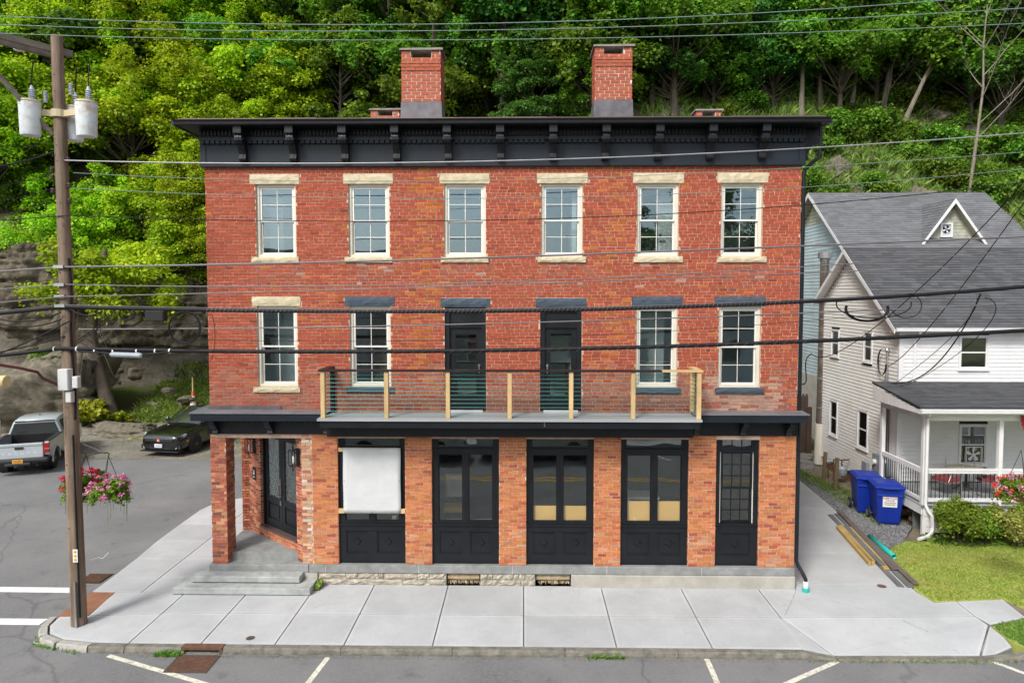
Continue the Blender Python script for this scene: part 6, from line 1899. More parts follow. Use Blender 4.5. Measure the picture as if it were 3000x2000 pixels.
# downspout at the porch corner
q = pposts[0]
MB().tube([(q - .12, PEY - .07, PEZ - .14), (q - .10, PEY, PEZ - .22), (q + .01, PY - .03, PEZ - .34), (q + .01, PY - .03, DZ + .03), (q + .06, PY - .10, DZ - .14), (q + .13, PY - .16, DZ - .25), (q + .15, PY - .16, .26), (q + .10, PY - .2, .13), (q - .1, PY - .35, .07), (q - .42, PY - .5, .05)], .05, 6).build('downspout', MAT['trim'], po)

# things on the porch
def porch_chair(x, y, rz, label):
    t = thing('porch_chair', label, 'chair', (x, y, DZ), 'red-cushioned porch chairs')
    ca, sa = math.cos(rz), math.sin(rz)
    def T(p): return (x + p[0] * ca - p[1] * sa, y + p[0] * sa + p[1] * ca, DZ + p[2])
    def obx(name, mat, x0, x1, y0, y1, z0, z1):
        mb = MB(); U, W_ = np.array(T((1, 0, 0))) - np.array(T((0, 0, 0))), np.array(T((0, 1, 0))) - np.array(T((0, 0, 0)))
        mb.obox(T((x0, y0, z0)), U * (x1 - x0), W_ * (y1 - y0), (0, 0, z1 - z0)); return mb.build(name, MAT[mat], t)
    obx('cushion', 'cushion', -.25, .25, -.25, .25, .40, .50)
    obx('backrest', 'galv', -.24, .24, .27, .29, .50, .66)
    for s in (-1, 1):
        MB().tube([T((s * .27, -.27, 0)), T((s * .27, -.24, .42)), T((s * .27, -.15, .62)), T((s * .27, .1, .64)), T((s * .27, .28, .62))], .014, 6).build('arm_and_front_leg', MAT['galv'], t)
        MB().tube([T((s * .27, .30, 0)), T((s * .27, .28, .45)), T((s * .27, .33, .98))], .014, 6).build('rear_leg', MAT['galv'], t)
    obx('seat_frame', 'galv', -.28, .28, -.27, .29, .375, .398)
    return t
MAT['cushion'] = M('red_cushion', (.26, .05, .06), .9, var=.15, vs=6)
cxa = at(2770, 1440, Y=4.6)[0]; cxb = at(2888, 1440, Y=4.6)[0]
porch_chair(cxa, 4.6, R(-70), 'red-cushioned metal porch chair nearer the bins, left of the table')
porch_chair(cxb + .1, 4.6, R(75), 'red-cushioned metal porch chair right of the table')
tb = thing('porch_table', 'round patio table between the two red-cushioned chairs', 'table', ((cxa + cxb) / 2 + .1, 4.75, DZ))
tx = (cxa + cxb) / 2 + .1
MAT['table_top'] = M('cream_table_top', (.5, .46, .38), .5)
MB().lathe([(.50, .68), (.52, .69), (.52, .71), (.50, .72)], (tx, 4.75, DZ), 28).build('table_top', MAT['table_top'], tb)
MB().lathe([(.035, .15), (.035, .68)], (tx, 4.75, DZ), 10).build('pedestal', MAT['rail_dark'], tb)
for k in range(4):
    a = k * 1.57 + .5
    MB().tube([(tx, 4.75, DZ + .3), (tx + .2 * math.cos(a), 4.75 + .2 * math.sin(a), DZ + .15), (tx + .38 * math.cos(a), 4.75 + .38 * math.sin(a), DZ)], .014, 5).build('leg', MAT['rail_dark'], tb)
# box fan sitting in the porch window
fa, fb, fc, fd = frontw[1]
fan = thing('box_fan', 'pale box fan with five blades standing in the porch window', 'fan', ((fa + fb) / 2, HY0 - .03, fc + .03))
fw_, fcx, fcz = .48, (fa + fb) / 2, fc + .04 + .25
frame_boxes(fcx - .25, fcx + .25, fcz - .25, fcz + .25, .022, HY0 - .10, HY0 - .035).build('housing', MAT['vinyl_in'], fan)
for k in range(5):
    a = k * 1.2566 + .3
    mb = MB()
    p = lambda r, t, n_: (fcx + r * math.cos(a + t), HY0 - .06 + n_, fcz + r * math.sin(a + t))
    mb.add([p(.05, -.3, .01), p(.21, -.28, .015), p(.22, .12, 0), p(.16, .34, -.01), p(.05, .4, -.01)], [(0, 1, 2, 3, 4)])
    mb.build('blade', MAT['white'], fan)
MB().lathe([(.055, HY0 - .085), (.05, HY0 - .04)], (fcx, 0, fcz), 14, 'y').build('hub', MAT['white'], fan)
gr = MB()
for k in range(15): gr.box(fcx - .23 + k * .0328, fcx - .228 + k * .0328, HY0 - .104, HY0 - .101, fcz - .23, fcz + .23)
gr.build('grille', MAT['vinyl_in'], fan)
# patriotic bunting at the far porch bay
bu = thing('bunting', 'red white and blue pleated fan bunting hung from the porch', 'bunting', (at(2995, 1165, Y=PY)[0] + .35, PY, 2.4))
MAT['b_red'] = M('red_cloth', (.42, .03, .04), .9); MAT['b_blue'] = M('blue_cloth', (.03, .06, .18), .9)
bxx, bz = at(2992, 1165, Y=PY - .02)[0] + .62, at(2992, 1225, Y=PY)[2]
for j, (r0, r1, mt) in enumerate(((.50, .62, 'b_red'), (.40, .498, 'white'), (.05, .398, 'b_blue'))):
    mb = MB(); vs_ = []
    n = 28
    for i in range(n + 1):
        t = math.pi * i / n + math.pi / 2 - .9 * 0
        o_ = .015 * (1 if i % 2 else -1)
        for r_ in (r0, r1): vs_.append((bxx + r_ * math.cos(t), PY - .04 + o_, bz + r_ * math.sin(t)))
    mb.add(vs_, [(2*i, 2*i+1, 2*i+3, 2*i+2) for i in range(n)])
    o = mb.build('bunting_band', MAT[mt], bu); sm = o.modifiers.new('Solidify', 'SOLIDIFY'); sm.thickness = .003

# service equipment on the side wall
eq = thing('electric_meters', 'grey electric meter boxes with conduit mast on the white house side wall', 'meter', (HX - .1, 6.6, 1.0))
def eqbox(name, y0, y1, z0, z1, d=.16, mat='greybox'): return MB().box(HX - .03 - d, HX - .03, y0, y1, z0, z1).build(name, MAT[mat], eq)
ym = at(2590, 1340, X=HX)[1]
eqbox('meter_panel', at(2616, 1350, X=HX)[1], at(2572, 1350, X=HX)[1], at(2594, 1385, X=HX)[2], at(2594, 1335, X=HX)[2])
eqbox('junction_box', at(2551, 1350, X=HX)[1], at(2537, 1350, X=HX)[1], at(2544, 1385, X=HX)[2], at(2544, 1352, X=HX)[2], .12)
for px in (2563, 2592):
    y = at(px, 1350, X=HX - .2)[1]; zz = at(px, 1352, X=HX - .2)[2]
    MB().lathe([(.085, HX - .29), (.085, HX - .19)], (0, y, zz), 14, 'x').build('meter', MAT['vinyl_in'], eq)
yc = at(2596, 1200, X=HX - .08)[1]
MB().tube([(HX - .09, yc, at(2590, 1335, X=HX)[2]), (HX - .09, yc, at(2596, 1030, X=HX)[2])], .032, 8).build('conduit', MAT['galv'], eq)
zc_ = at(2596, 1028, X=HX)[2]
MB().lathe([(.05, zc_ - .02), (.075, zc_ + .05), (.05, zc_ + .12)], (HX - .09, yc, 0), 10).build('weather_head', MAT['galv'], eq)
g = random.Random(17)
for k in range(7):
    o_ = g.uniform(-.14, .14)
    z0_, z1_ = g.uniform(1.2, 1.6), g.uniform(2.6, 4.3)
    MB().tube([(HX - .05, yc + o_, z0_), (HX - .06, yc + o_ + g.uniform(-.05, .05), (z0_ + z1_) / 2), (HX - .05, yc + o_ * .5, z1_)], .011, 5).build('loose_cable', MAT['rail_dark'], eq)
for k in range(3):
    a = [(HX - .14, yc + .22 * math.sin(t) * (1 + k * .15) + .2, zc_ - .35 + .42 * math.cos(t)) for t in np.linspace(0, 4.6, 14)]
    MB().tube(a, .012, 5).build('drip_loop', MAT['rail_dark'], eq)
# stove flue at the rear corner
fl = thing('stove_flue', 'tall rusty steel stove flue strapped to the back corner of the white house', 'flue', at(2393, 1358, Z=0))
fxx, fyy, _ = ORG[fl]
ztop = at(2414, 740, Y=fyy)[2]
xt = at(2414, 900, Y=fyy)[0]
MB().tube([(xt - .06, fyy, 0), (xt - .04, fyy, 1.6)], .19, 14).build('lower_pipe', MAT['vinyl'], fl)
MB().tube([(xt - .04, fyy, 1.6), (xt, fyy, ztop - .1)], .165, 14).build('pipe', MAT['flue'], fl)
for zz in np.arange(2.2, ztop - .3, 1.15): MB().lathe([(.185, zz), (.185, zz + .06)], (xt - .03 + .03 * zz / ztop, fyy, 0), 14).build('band', MAT['galv'], fl)
MB().lathe([(.17, ztop - .25), (.26, ztop - .22), (.26, ztop), (.20, ztop + .03), (.02, ztop + .07)], (xt, fyy, 0), 16).build('cap', MAT['galv'], fl)
MB().box(xt + .1, HX + .1, fyy - .03, fyy + .03, 5.4, 5.46).box(xt + .1, HX + .1, fyy - .03, fyy + .03, 2.4, 2.46).build('strap', MAT['galv'], fl)

# ---- pale blue house behind
bh = thing('blue_house', 'pale blue clapboard house with weathered grey roof and small front gable', 'house', (18, 15, 0))
BX, BY0, BY1, BXR, BRY, BRZ = 13.0, 12.2, 18.3, 20.0, 15.3, 11.1
bs = .77
bzf, bzr = BRZ - bs * (BRY - BY0), BRZ - bs * (BY1 - BRY)
MB().prism([(BY0, -.1), (BY1, -.1), (BY1, bzr - .12), (BRY, BRZ - .12), (BY0, bzf - .12)], 'x', BX + .03, BXR).build('wall', MAT['siding_blue'], bh)
zsplit = at(2400, 655, X=BX)[2]
def b_top(z):
    lo, hi = BY0, BY1
    if z > bzf - .12: lo = BY0 + (z - bzf + .14) / bs
    if z > bzr - .12: hi = BY1 - (z - bzr + .14) / bs
    return (lo, max(lo + .02, hi))
clapboards(bh, 'y', BX, -1, BY0, BY1, 3.0, zsplit, .15, [], 'siding_blue', b_top)
clapboards(bh, 'y', BX, -1, BY0, BY1, zsplit, BRZ - .35, .15, [], 'siding_moss', b_top)
MB().box(BX - .05, BX + .02, BY0 - .02, BY1, -.1, 2.99).build('rendered_base', MAT['concrete_base'], bh)
bef, bzef = BY0 - .35, BRZ - bs * (BRY - BY0 + .35)
ber, bzer = BY1 + .35, BRZ - bs * (BY1 + .35 - BRY)
roof_plane(bh, BX - .4, BXR + .3, bef, bzef, BRY, BRZ)
roof_plane(bh, BX - .4, BXR + .3, ber, bzer, BRY + .001, BRZ)
shingles(bh, (BX - .42, bef - .02, bzef), (BXR - BX + .74, 0, 0), (0, BRY - bef + .02, BRZ - bzef + .02), 0, 0, .36, .16, 'shingle_old', seed=6)
for (ya_, za_, yb_, zb_) in ((bef, bzef, BRY, BRZ), (ber, bzer, BRY, BRZ)):
    x0 = BX - .43
    mb = MB(); mb.add([(x0, ya_, za_ + .01), (x0, yb_, zb_ + .01), (x0, yb_, zb_ - .17), (x0, ya_, za_ - .15), (x0 + .028, ya_, za_ + .01), (x0 + .028, yb_, zb_ + .01), (x0 + .028, yb_, zb_ - .17), (x0 + .028, ya_, za_ - .15)],
           [(0, 1, 2, 3), (7, 6, 5, 4), (0, 4, 5, 1), (3, 2, 6, 7), (0, 3, 7, 4), (1, 5, 6, 2)]); mb.build('barge_board', MAT['trim'], bh)
    mb = MB(); mb.add([(x0 + .028, ya_, za_ - .09), (BX, ya_, za_ - .09), (BX, yb_, zb_ - .09), (x0 + .028, yb_, zb_ - .09)], [(0, 1, 2, 3)]); mb.build('soffit', MAT['trim_moss'], bh)
# front gable with the attic fan
GYp = 12.3
ax_, az_ = at(2790, 585, Y=GYp)[0], at(2790, 585, Y=GYp)[2]
lx, rx = at(2690, 718, Y=GYp)[0], at(2888, 718, Y=GYp)[0]
zl = at(2690, 718, Y=GYp)[2]
gs_ = (az_ - zl) / (ax_ - lx)
gab = MB().prism([(lx + .1, zl), (rx - .1, zl), (ax_, az_ - .12)], 'y', GYp + .12, GYp + .9).build('front_gable', MAT['siding_moss'], bh)
z = zl
while z < az_ - .35:
    hw = (az_ - .2 - z) / gs_ - .12
    MB().prism([(GYp + .12, z), (GYp + .10, z), (GYp + .114, z + .128), (GYp + .12, z + .128)], 'x', ax_ - hw, ax_ + hw).build('clapboard', MAT['siding_moss'], gab)
    z += .13
yrg = BRY - (BRZ - az_) / bs
for sg in (-1, 1):
    xe = lx - .12 if sg < 0 else rx + .12
    ze = az_ - abs(xe - ax_) * gs_
    ye2 = BRY - (BRZ - ze) / bs
    mb = MB(); mb.add([(ax_, GYp - .2, az_), (xe, GYp - .2, ze), (xe, max(GYp, ye2), ze), (ax_, yrg, az_), (ax_, GYp - .2, az_ - .06), (xe, GYp - .2, ze - .06), (xe, max(GYp, ye2), ze - .06), (ax_, yrg, az_ - .06)],
        [(0, 1, 2, 3), (7, 6, 5, 4), (0, 4, 5, 1), (1, 5, 6, 2), (2, 6, 7, 3), (3, 7, 4, 0)] if sg > 0 else [(3, 2, 1, 0), (4, 5, 6, 7), (1, 5, 4, 0), (2, 6, 5, 1), (3, 7, 6, 2), (0, 4, 7, 3)])
    mb.build('gable_roof', MAT['shingle_base'], gab)
    Lr = yrg - (GYp - .2)
    U = np.array([0, Lr, 0]) ; S = np.array([ax_ - xe, 0, az_ - ze])
    fr = (max(GYp, ye2) - (GYp - .2)) / Lr
    SL = np.linalg.norm(S)
    shingles(gab, (xe, GYp - .22, ze + .002), U, S, 0, 0, .36, .15, 'shingle_old', clip=lambda a, b, v0, v1: b < Lr * (fr + (1 - fr) * (v0 / SL)) + .2, seed=8 + sg)
    mb = MB()
    mb.add([(ax_, GYp - .24, az_ + .015), (xe, GYp - .24, ze + .015), (xe, GYp - .24, ze - .13), (ax_, GYp - .24, az_ - .16), (ax_, GYp - .205, az_ + .015), (xe, GYp - .205, ze + .015), (xe, GYp - .205, ze - .13), (ax_, GYp - .205, az_ - .16)],
           [(0, 1, 2, 3), (7, 6, 5, 4), (0, 4, 5, 1), (1, 5, 6, 2), (2, 6, 7, 3)])
    mb.build('barge_board', MAT['trim'], gab)
    mb = MB(); mb.add([(ax_, GYp - .2, az_ - .1), (xe, GYp - .2, ze - .1), (xe, GYp + .12, ze - .1), (ax_, GYp + .12, az_ - .1)], [(0, 1, 2, 3)]); mb.build('soffit', MAT['trim_moss'], gab)
vx, vz = at(2776, 672, Y=GYp)[0], at(2776, 673, Y=GYp)[2]
vt = frame_boxes(vx - .24, vx + .24, vz - .29, vz + .29, .07, GYp + .04, GYp + .1).build('attic_fan', MAT['trim'], gab)
MB().box(vx - .17, vx + .17, GYp + .085, GYp + .098, vz - .22, vz + .22).build('fan_plate', MAT['siding_blue'], vt)
MB().lathe([(.16, GYp + .078), (.16, GYp + .084)], (vx, 0, vz + .02), 20, 'y').build('fan_opening', MAT['black'], vt)
for k in range(4):
    a = k * 1.57 + .4
    p = lambda r, t, n_: (vx + r * math.cos(a + t), GYp + .07 + n_, vz + .02 + r * math.sin(a + t))
    MB().add([p(.02, -.2, 0), p(.14, -.35, .004), p(.15, .25, -.004), p(.02, .5, 0)], [(0, 1, 2, 3)]).build('blade', MAT['white'], vt)

# ---- fence and yard things in the alley
fe = thing('board_fence', 'dark brown vertical board fence at the end of the alley', 'fence', (10.4, 14.6, -.1))
x = 8.2
while x < 12.4:
    MB().prism([(x, -.1), (x + .14, -.1), (x + .14, 2.15), (x + .10, 2.28), (x + .04, 2.28), (x, 2.15)], 'y', 14.6, 14.625).build('fence_board', MAT['fence'], fe); x += .148
MB().box(8.2, 12.4, 14.63, 14.68, .3, .4).box(8.2, 12.4, 14.63, 14.68, 1.7, 1.8).build('fence_rail', MAT['fence'], fe)
x0f, y0f, _ = at(2368, 1330, Z=0)
fg = thing('gate_panel', 'brown board gate standing open beside the flue', 'gate', (x0f, y0f, 0))
for k in range(5): MB().box(x0f - .75 + k * .15, x0f - .755 + (k + 1) * .15, y0f + .3 + k * .02, y0f + .325 + k * .02, .05, 1.75 + .03 * (k % 2)).build('gate_board', MAT['fence'], fg)
MB().box(x0f - .03, x0f + .16, y0f + .1, y0f + .25, -.1, 1.95).build('gate_post', MAT['fence'], fg)
MAT['old_post'] = wood_mat('weathered_post', (.30, .22, .13), (.15, .10, .06), 'z')
for k, (px, py, h_) in enumerate(((2413, 1403, .95), (2447, 1432, 1.05))):
    x, y, _ = at(px, py, Z=-.04)
    t = MB().tube([(x, y, -.1), (x + .02, y, h_ * .5), (x + .05, y + .01, h_)], [.075, .07, .068], 9).build('bollard_post', MAT['old_post'], None, org=(x, y, -.04))
    tag(t, ('weathered round timber post guarding the gas meter, nearer the flue', 'weathered round timber post guarding the gas meter, nearer the bins')[k], 'post', 'timber posts by the gas meter')
gm = thing('gas_meter', 'rusty gas meter pipework between the timber posts and the white house', 'gas meter', (11.2, 8.9, 0))
gx, gy = 11.25, 8.7
MB().lathe([(.16, .28), (.18, .36), (.18, .52), (.12, .6)], (gx, gy, 0), 12).build('meter_body', MAT['greybox'], gm)
MB().tube([(gx, gy, .6), (gx, gy, .8), (gx + .3, gy + .1, .8)], .03, 6).tube([(gx - .15, gy + .3, 0), (gx - .15, gy + .3, .75), (gx - .1, gy + .1, .8), (gx, gy, .8)], .028, 6).build('pipe', MAT['rust'], gm)
MB().lathe([(.1, .55), (.13, .62), (.06, .7)], (gx - .2, gy + .6, 0), 10).build('regulator', MAT['greybox'], gm)
MB().tube([(gx - .2, gy + .6, 0), (gx - .2, gy + .6, .6)], .028, 6).build('riser', MAT['rust'], gm)
g = random.Random(5)
for k in range(9):
    x, y, _ = at(2350 + g.uniform(0, 22), 1335 + k * 5.0, Z=-.03)
    mb = MB(); n = 7; r_ = g.uniform(.2, .32)
    pts = [(x + r_ * math.cos(i * 6.28 / n) * g.uniform(.8, 1.2), y + r_ * .8 * math.sin(i * 6.28 / n) * g.uniform(.8, 1.2)) for i in range(n)]
    o = MB().prism(pts, 'z', -.06, .03 + .01 * k % .03).build('flagstone', MAT['capstone']); tag(o, 'irregular grey flagstone in the path beside the gate', 'stone', 'flagstones beside the gate')

# wheeled bins
MAT['bin'] = M('blue_plastic', (.006, .030, .30), .38, var=.08, vs=3)
MAT['rubber'] = M('black_rubber', (.015, .015, .016), .8)
def text_obj(name, body, size, mat, parent, loc, rot, align='CENTER', ext=.001, bold=0.0, sx=1.0):
    cu = bpy.data.curves.new(name, 'FONT'); cu.body = body; cu.size = size; cu.align_x = align; cu.align_y = 'CENTER'; cu.extrude = ext; cu.offset = bold
    me_o = bpy.data.objects.new('tmp_text', cu); COL.objects.link(me_o)
    dg = bpy.context.evaluated_depsgraph_get()
    me = bpy.data.meshes.new_from_object(me_o.evaluated_get(dg)); bpy.data.objects.remove(me_o)
    me.materials.clear(); me.materials.append(mat)
    o = bpy.data.objects.new(name, me); COL.objects.link(o)
    if parent is not None: o.parent = parent
    o.location = loc; o.rotation_euler = rot; o.scale = (sx, 1, 1)
    ORG[o] = np.zeros(3)
    return o
MAT['red_ink'] = M('red_ink', (.35, .03, .03), .8); MAT['blue_ink'] = M('dark_ink', (.10, .05, .08), .8)
def make_bin(label):
    t = thing('wheeled_bin', label, 'bin', (0, 0, 0), 'blue wheeled bins')
    def ring(w_, d, z, yo=0): return [(-w_, -d + yo, z), (w_, -d + yo, z), (w_, d + yo, z), (-w_, d + yo, z)]
    lv = [ring(.25, .27, .04), ring(.26, .29, .10), ring(.32, .36, .80), ring(.335, .38, .98), ring(.345, .395, 1.02)]
    mb = MB(); vs_ = [p for l in lv for p in l]
    mb.add(vs_, [(i*4+k, i*4+(k+1) % 4, (i+1)*4+(k+1) % 4, (i+1)*4+k) for i in range(4) for k in range(4)] + [(3, 2, 1, 0), (16, 17, 18, 19)])
    mb.box(-.30, .30, -.385, -.355, .80, .86)
    b = mb.build('body', MAT['bin'], t); bv = b.modifiers.new('Bevel', 'BEVEL'); bv.width = .03; bv.segments = 2; bv.limit_method = 'ANGLE'
    mb = MB()
    l0, l1, l2 = ring(.365, .415, 1.022), ring(.365, .415, 1.065), ring(.27, .30, 1.12)
    mb.add(l0 + l1 + l2, [(k, (k+1) % 4, 4 + (k+1) % 4, 4 + k) for k in range(4)] + [(4+k, 4 + (k+1) % 4, 8 + (k+1) % 4, 8 + k) for k in range(4)] + [(8, 9, 10, 11), (3, 2, 1, 0)])
    mb.box(-.20, .20, -.47, -.415, 1.03, 1.06)
    b = mb.build('lid', MAT['bin'], t); bv = b.modifiers.new('Bevel', 'BEVEL'); bv.width = .018; bv.segments = 2; bv.limit_method = 'ANGLE'
    MB().tube([(-.25, .46, 1.0), (.25, .46, 1.0)], .018, 8).build('handle', MAT['bin'], t)
    for s in (-1, 1):
        wl_ = MB().lathe([(.10, s * .30), (.145, s * .305), (.145, s * .365), (.10, s * .37)], (0, .31, .145), 20, 'x').build('wheel', MAT['rubber'], t)
        MB().lathe([(.095, s * .371), (.03, s * .376)], (0, .31, .145), 12, 'x').build('hub', MAT['greybox'], wl_)
    MB().tube([(-.3, .31, .145), (.3, .31, .145)], .014, 6).build('axle', MAT['galv'], t)
    return t
bn = make_bin('blue wheeled bin with a printed white label facing the lawn')
lab = MB().add([(-.17, -.372, .52), (.17, -.372, .52), (.17, -.385, .80), (-.17, -.385, .80)], [(0, 1, 2, 3)]).build('label_sticker', MAT['white'], bn)
lab.location = (.0, .016, 0)
sm = lab.modifiers.new('Solidify', 'SOLIDIFY'); sm.thickness = .004; sm.offset = 1
for (tx_, sz, zz, mt) in (('HOMETOWN', .062, .755, 'red_ink'), ('HAULER', .058, .695, 'red_ink'), ('Waste Services', .045, .64, 'blue_ink'), ('518-965-4021', .045, .585, 'blue_ink'), ('', .03, .545, 'blue_ink')):
    if tx_: text_obj('lettering', tx_, sz, MAT[mt], bn, (0, -.3735 - (zz - .52) * .046 + .012, zz), (R(90 + 2.5), 0, 0), bold=.001)
bn.location = (*at(2612, 1540, Z=-.03)[:2], -.03); bn.rotation_euler = (0, 0, R(-12)); bn.scale = (1.12, 1.1, 1.08)
bn.location.y += .35
b2 = copy_tree(bn, None, tuple(np.array(bn.location) + np.array([-.10, .95, 0])), R(-12), 'blue wheeled bin standing behind the labelled one, by the meters', scale=(1.12, 1.1, 1.08))
for ch in list(b2.children):
    if ch.name.startswith('label_sticker') or ch.name.startswith('lettering'): bpy.data.objects.remove(ch)

# boards and pipe lying along the alley edge
MAT['comp'] = wood_mat('brown_composite', (.19, .155, .135), (.13, .105, .09), 'y', 10, .8, .15)
MAT['comp_grey'] = wood_mat('grey_composite', (.20, .20, .195), (.14, .14, .137), 'y', 10, .8, .15)
MAT['stud'] = wood_mat('stud_timber', (.62, .44, .17), (.45, .29, .09), 'y', 12)
def plank(pa, pb, w_, th, z, mat, label, group, name='deck_board'):
    a, b = np.array(at(*pa, Z=z)[:2]), np.array(at(*pb, Z=z)[:2])
    d = (b - a); ln = np.linalg.norm(d); d /= ln; n_ = np.array([-d[1], d[0]]) * w_ / 2
    ang = math.atan2(d[1], d[0]) - math.pi / 2
    mb = MB().bbox(-w_ / 2, w_ / 2, 0, ln, 0, th, .004)
    o = mb.build(name, MAT[mat]); o.location = (a[0], a[1], z); o.rotation_euler = (0, 0, ang)
    return tag(o, label, 'board', group)
GP = 'boards stacked along the alley edge'
plank((2640, 1719), (2432, 1508), .14, .025, .002, 'comp_grey', 'lowest grey composite board lying on the alley paving', GP)
plank((2668, 1721), (2450, 1506), .14, .025, .003, 'comp_grey', 'grey-brown composite board between two others on the paving', GP)
plank((2684, 1712), (2458, 1500), .14, .025, .028, 'comp', 'brown composite board nearest the lawn edge', GP)
plank((2598, 1668), (2496, 1545), .14, .03, .030, 'stud', 'pale timber plank half hidden between composite boards', GP)
plank((2585, 1655), (2476, 1541), .14, .025, .062, 'comp_grey', 'grey composite board on top beside the pale studs', GP)
plank((2622, 1668), (2465, 1503), .15, .025, .058, 'comp', 'brown composite board topmost on the stack', GP)
for k in range(4):
    plank((2548 + k * 4.2, 1657 - k * .8 - (8 if k % 2 else 0) * .4), (2452 + k * 4, 1548 - k), .05 if k < 4 else .04, .09, .002, 'stud', 'pale timber stud in the bundle on the alley paving', 'bundle of pale timber studs', 'timber_stud')
a, b = np.array(at(2620, 1630, Z=.06)), np.array(at(2548, 1570, Z=.06))
mb = MB().tube([a, (a + b) / 2, b], .062, 14, False)
o = mb.build('drain_pipe', MAT['teal'], None, smooth=True, org=tuple(a)); sm = o.modifiers.new('Solidify', 'SOLIDIFY'); sm.thickness = .006
tag(o, 'teal green plastic drain pipe lying on the lawn edge', 'pipe')
# firewood under the porch
g = random.Random(8)
wood_c = wood_mat('split_firewood', (.30, .19, .10), (.14, .09, .055), 'x', 8)
for k in range(26):
    x = PXL + .1 + g.uniform(0, .55); y = PY + .65 + g.uniform(0, 1.2); z = .03 + (k % 4) * .10
    n = g.choice((4, 5)); r_ = g.uniform(.05, .08)
    pts = [(y + r_ * math.cos(i * 6.28 / n + k), z + .05 + r_ * math.sin(i * 6.28 / n + k)) for i in range(n)]
    o = MB().prism(pts, 'x', x, x + .4).build('firewood_log', wood_c); tag(o, 'split firewood log stacked under the porch', 'log', 'firewood under the porch')
# bushes by the porch
bs1 = shrub_proto('porch_bush', 51, .80, 15000, .06, 'leaf_box', 'large bright green rounded bush before the porch railing', None, 'bush', 1.25, 26)
bs1.location = (*at(2815, 1590, Z=0)[:2], 0)
bs2 = shrub_proto('porch_bush', 52, .66, 10000, .058, 'leaf_box', 'smaller green bush tucked right of the large rounded bush', None, 'bush', 1.0, 20)
bs2.location = (*at(2893, 1592, Z=0)[:2], 0)
bs3 = shrub_proto('porch_bush', 53, .80, 11000, .058, 'leaf_tan', 'yellowish bronze bush under the hanging flower basket', None, 'bush', 1.3, 22)
bs3.location = (*at(2985, 1597, Z=0)[:2], 0)
tufts('border_plants', [(11.0, 2.7), (14.5, 2.6), (14.5, 3.3), (11.0, 3.35)], 1600, .14, .022, 'weed', flat(-.02), 'low leafy ground cover along the foot of the porch', 'plants', .7, 12)

# ============================================================ UTILITY POLE
MAT['pole'] = wood_mat('pole_timber', (.36, .265, .185), (.13, .09, .065), 'z', 13, .85, .8)
MAT['arm'] = wood_mat('grey_arm_timber', (.33, .29, .24), (.18, .15, .12), 'y', 9, .85, .4)
MAT['tank'] = M('transformer_paint', (.72, .79, .81), .5, var=.08, vs=3, dirt=(.38, .17, .05), dirt_scale=3.6, dirt_amt=.75, stretch=(1, 1, .25))
MAT['tank_rim'] = M('yellowed_rim', (.55, .47, .30), .6, var=.15)
MAT['porcelain'] = M('grey_porcelain', (.34, .38, .42), .3, var=.1)
MAT['brown_ins'] = M('brown_insulator', (.06, .035, .03), .3)
MAT['wire'] = M('black_cable', (.009, .009, .011), .65, spec=.25)
MAT['wire_grey'] = M('grey_wire', (.34, .34, .35), .45, metal=.4)
MAT['wire_green'] = M('weathered_copper_wire', (.16, .24, .21), .6)
MAT['wire_mauve'] = M('twisted_grey_wire', (.13, .12, .13), .5)
MAT['boxgrey'] = M('telecom_box', (.55, .57, .56), .5, var=.08)
PYp = -1.97
PB = np.array(at(232, 1827, Z=0)); PB[1] = PYp
PT = np.array(at(166, 106, Y=PYp))
pole = thing('utility_pole', 'leaning timber utility pole carrying transformers, crossarm and cables', 'utility pole', tuple(PB))
def pp(z): return PB + (PT - PB) * (z / PT[2])
n = 14
MB().tube([pp(PT[2] * i / n) + (np.array([0, 0, -.4]) if i == 0 else 0) for i in range(n + 1)], [.150 - .045 * i / n for i in range(n + 1)], 16).build('post', MAT['pole'], pole, smooth=True)
# crossarm towards the street
zA = at(195, 170, Y=-1.62)[2]
A1_ = np.array(at(200, 168, Z=zA)); A1_[1] = -1.55; A1_[0] = at(200, 170, Y=-1.55)[0]
A2_ = np.array(at(0, 122, Z=zA)); dA = (A2_ - A1_) / np.linalg.norm(A2_ - A1_)
A2_ = A1_ + dA * 4.4
pd = np.array([-dA[1], dA[0], 0])
for s in (-1, 1):
    P = A1_ + pd * (s * .17) - pd * .045
    MB().obox(P + (dA * .15 if s < 0 else 0), dA * 4.3, pd * .09, (0, 0, .12)).build('crossarm', MAT['arm'], pole)
bs_, be_ = A1_ + dA * 1.75 + np.array([0, 0, 0.0]), pp(at(155, 396, Y=PYp)[2])
MB().tube([bs_ - pd * .1, be_ - np.array([.12, .05, 0])], .05, 4).build('arm_brace', MAT['arm'], pole)
def insul(P, h=.13, mat='brown_ins', parent=pole):
    P = np.array(P)
    MB().lathe([(.012, -.06), (.012, .0), (.06, .005), (.07, .03), (.04, .05), (.055, .07), (.05, .10), (.03, .12)], tuple(P), 12).build('insulator', MAT[mat], parent)
for k in (1.35, 1.75, 2.9): insul(A1_ + dA * k + pd * .17 * (-1 if k < 2 else 1) + np.array([0, 0, .19]))
MB().lathe([(.05, -.1), (.07, -.04), (.07, .06), (.045, .1)], tuple(A1_ + dA * .75 + pd * -.26 + np.array([0, 0, .05])), 12, 'x').build('dead_end_insulator', MAT['vinyl_in'], pole)
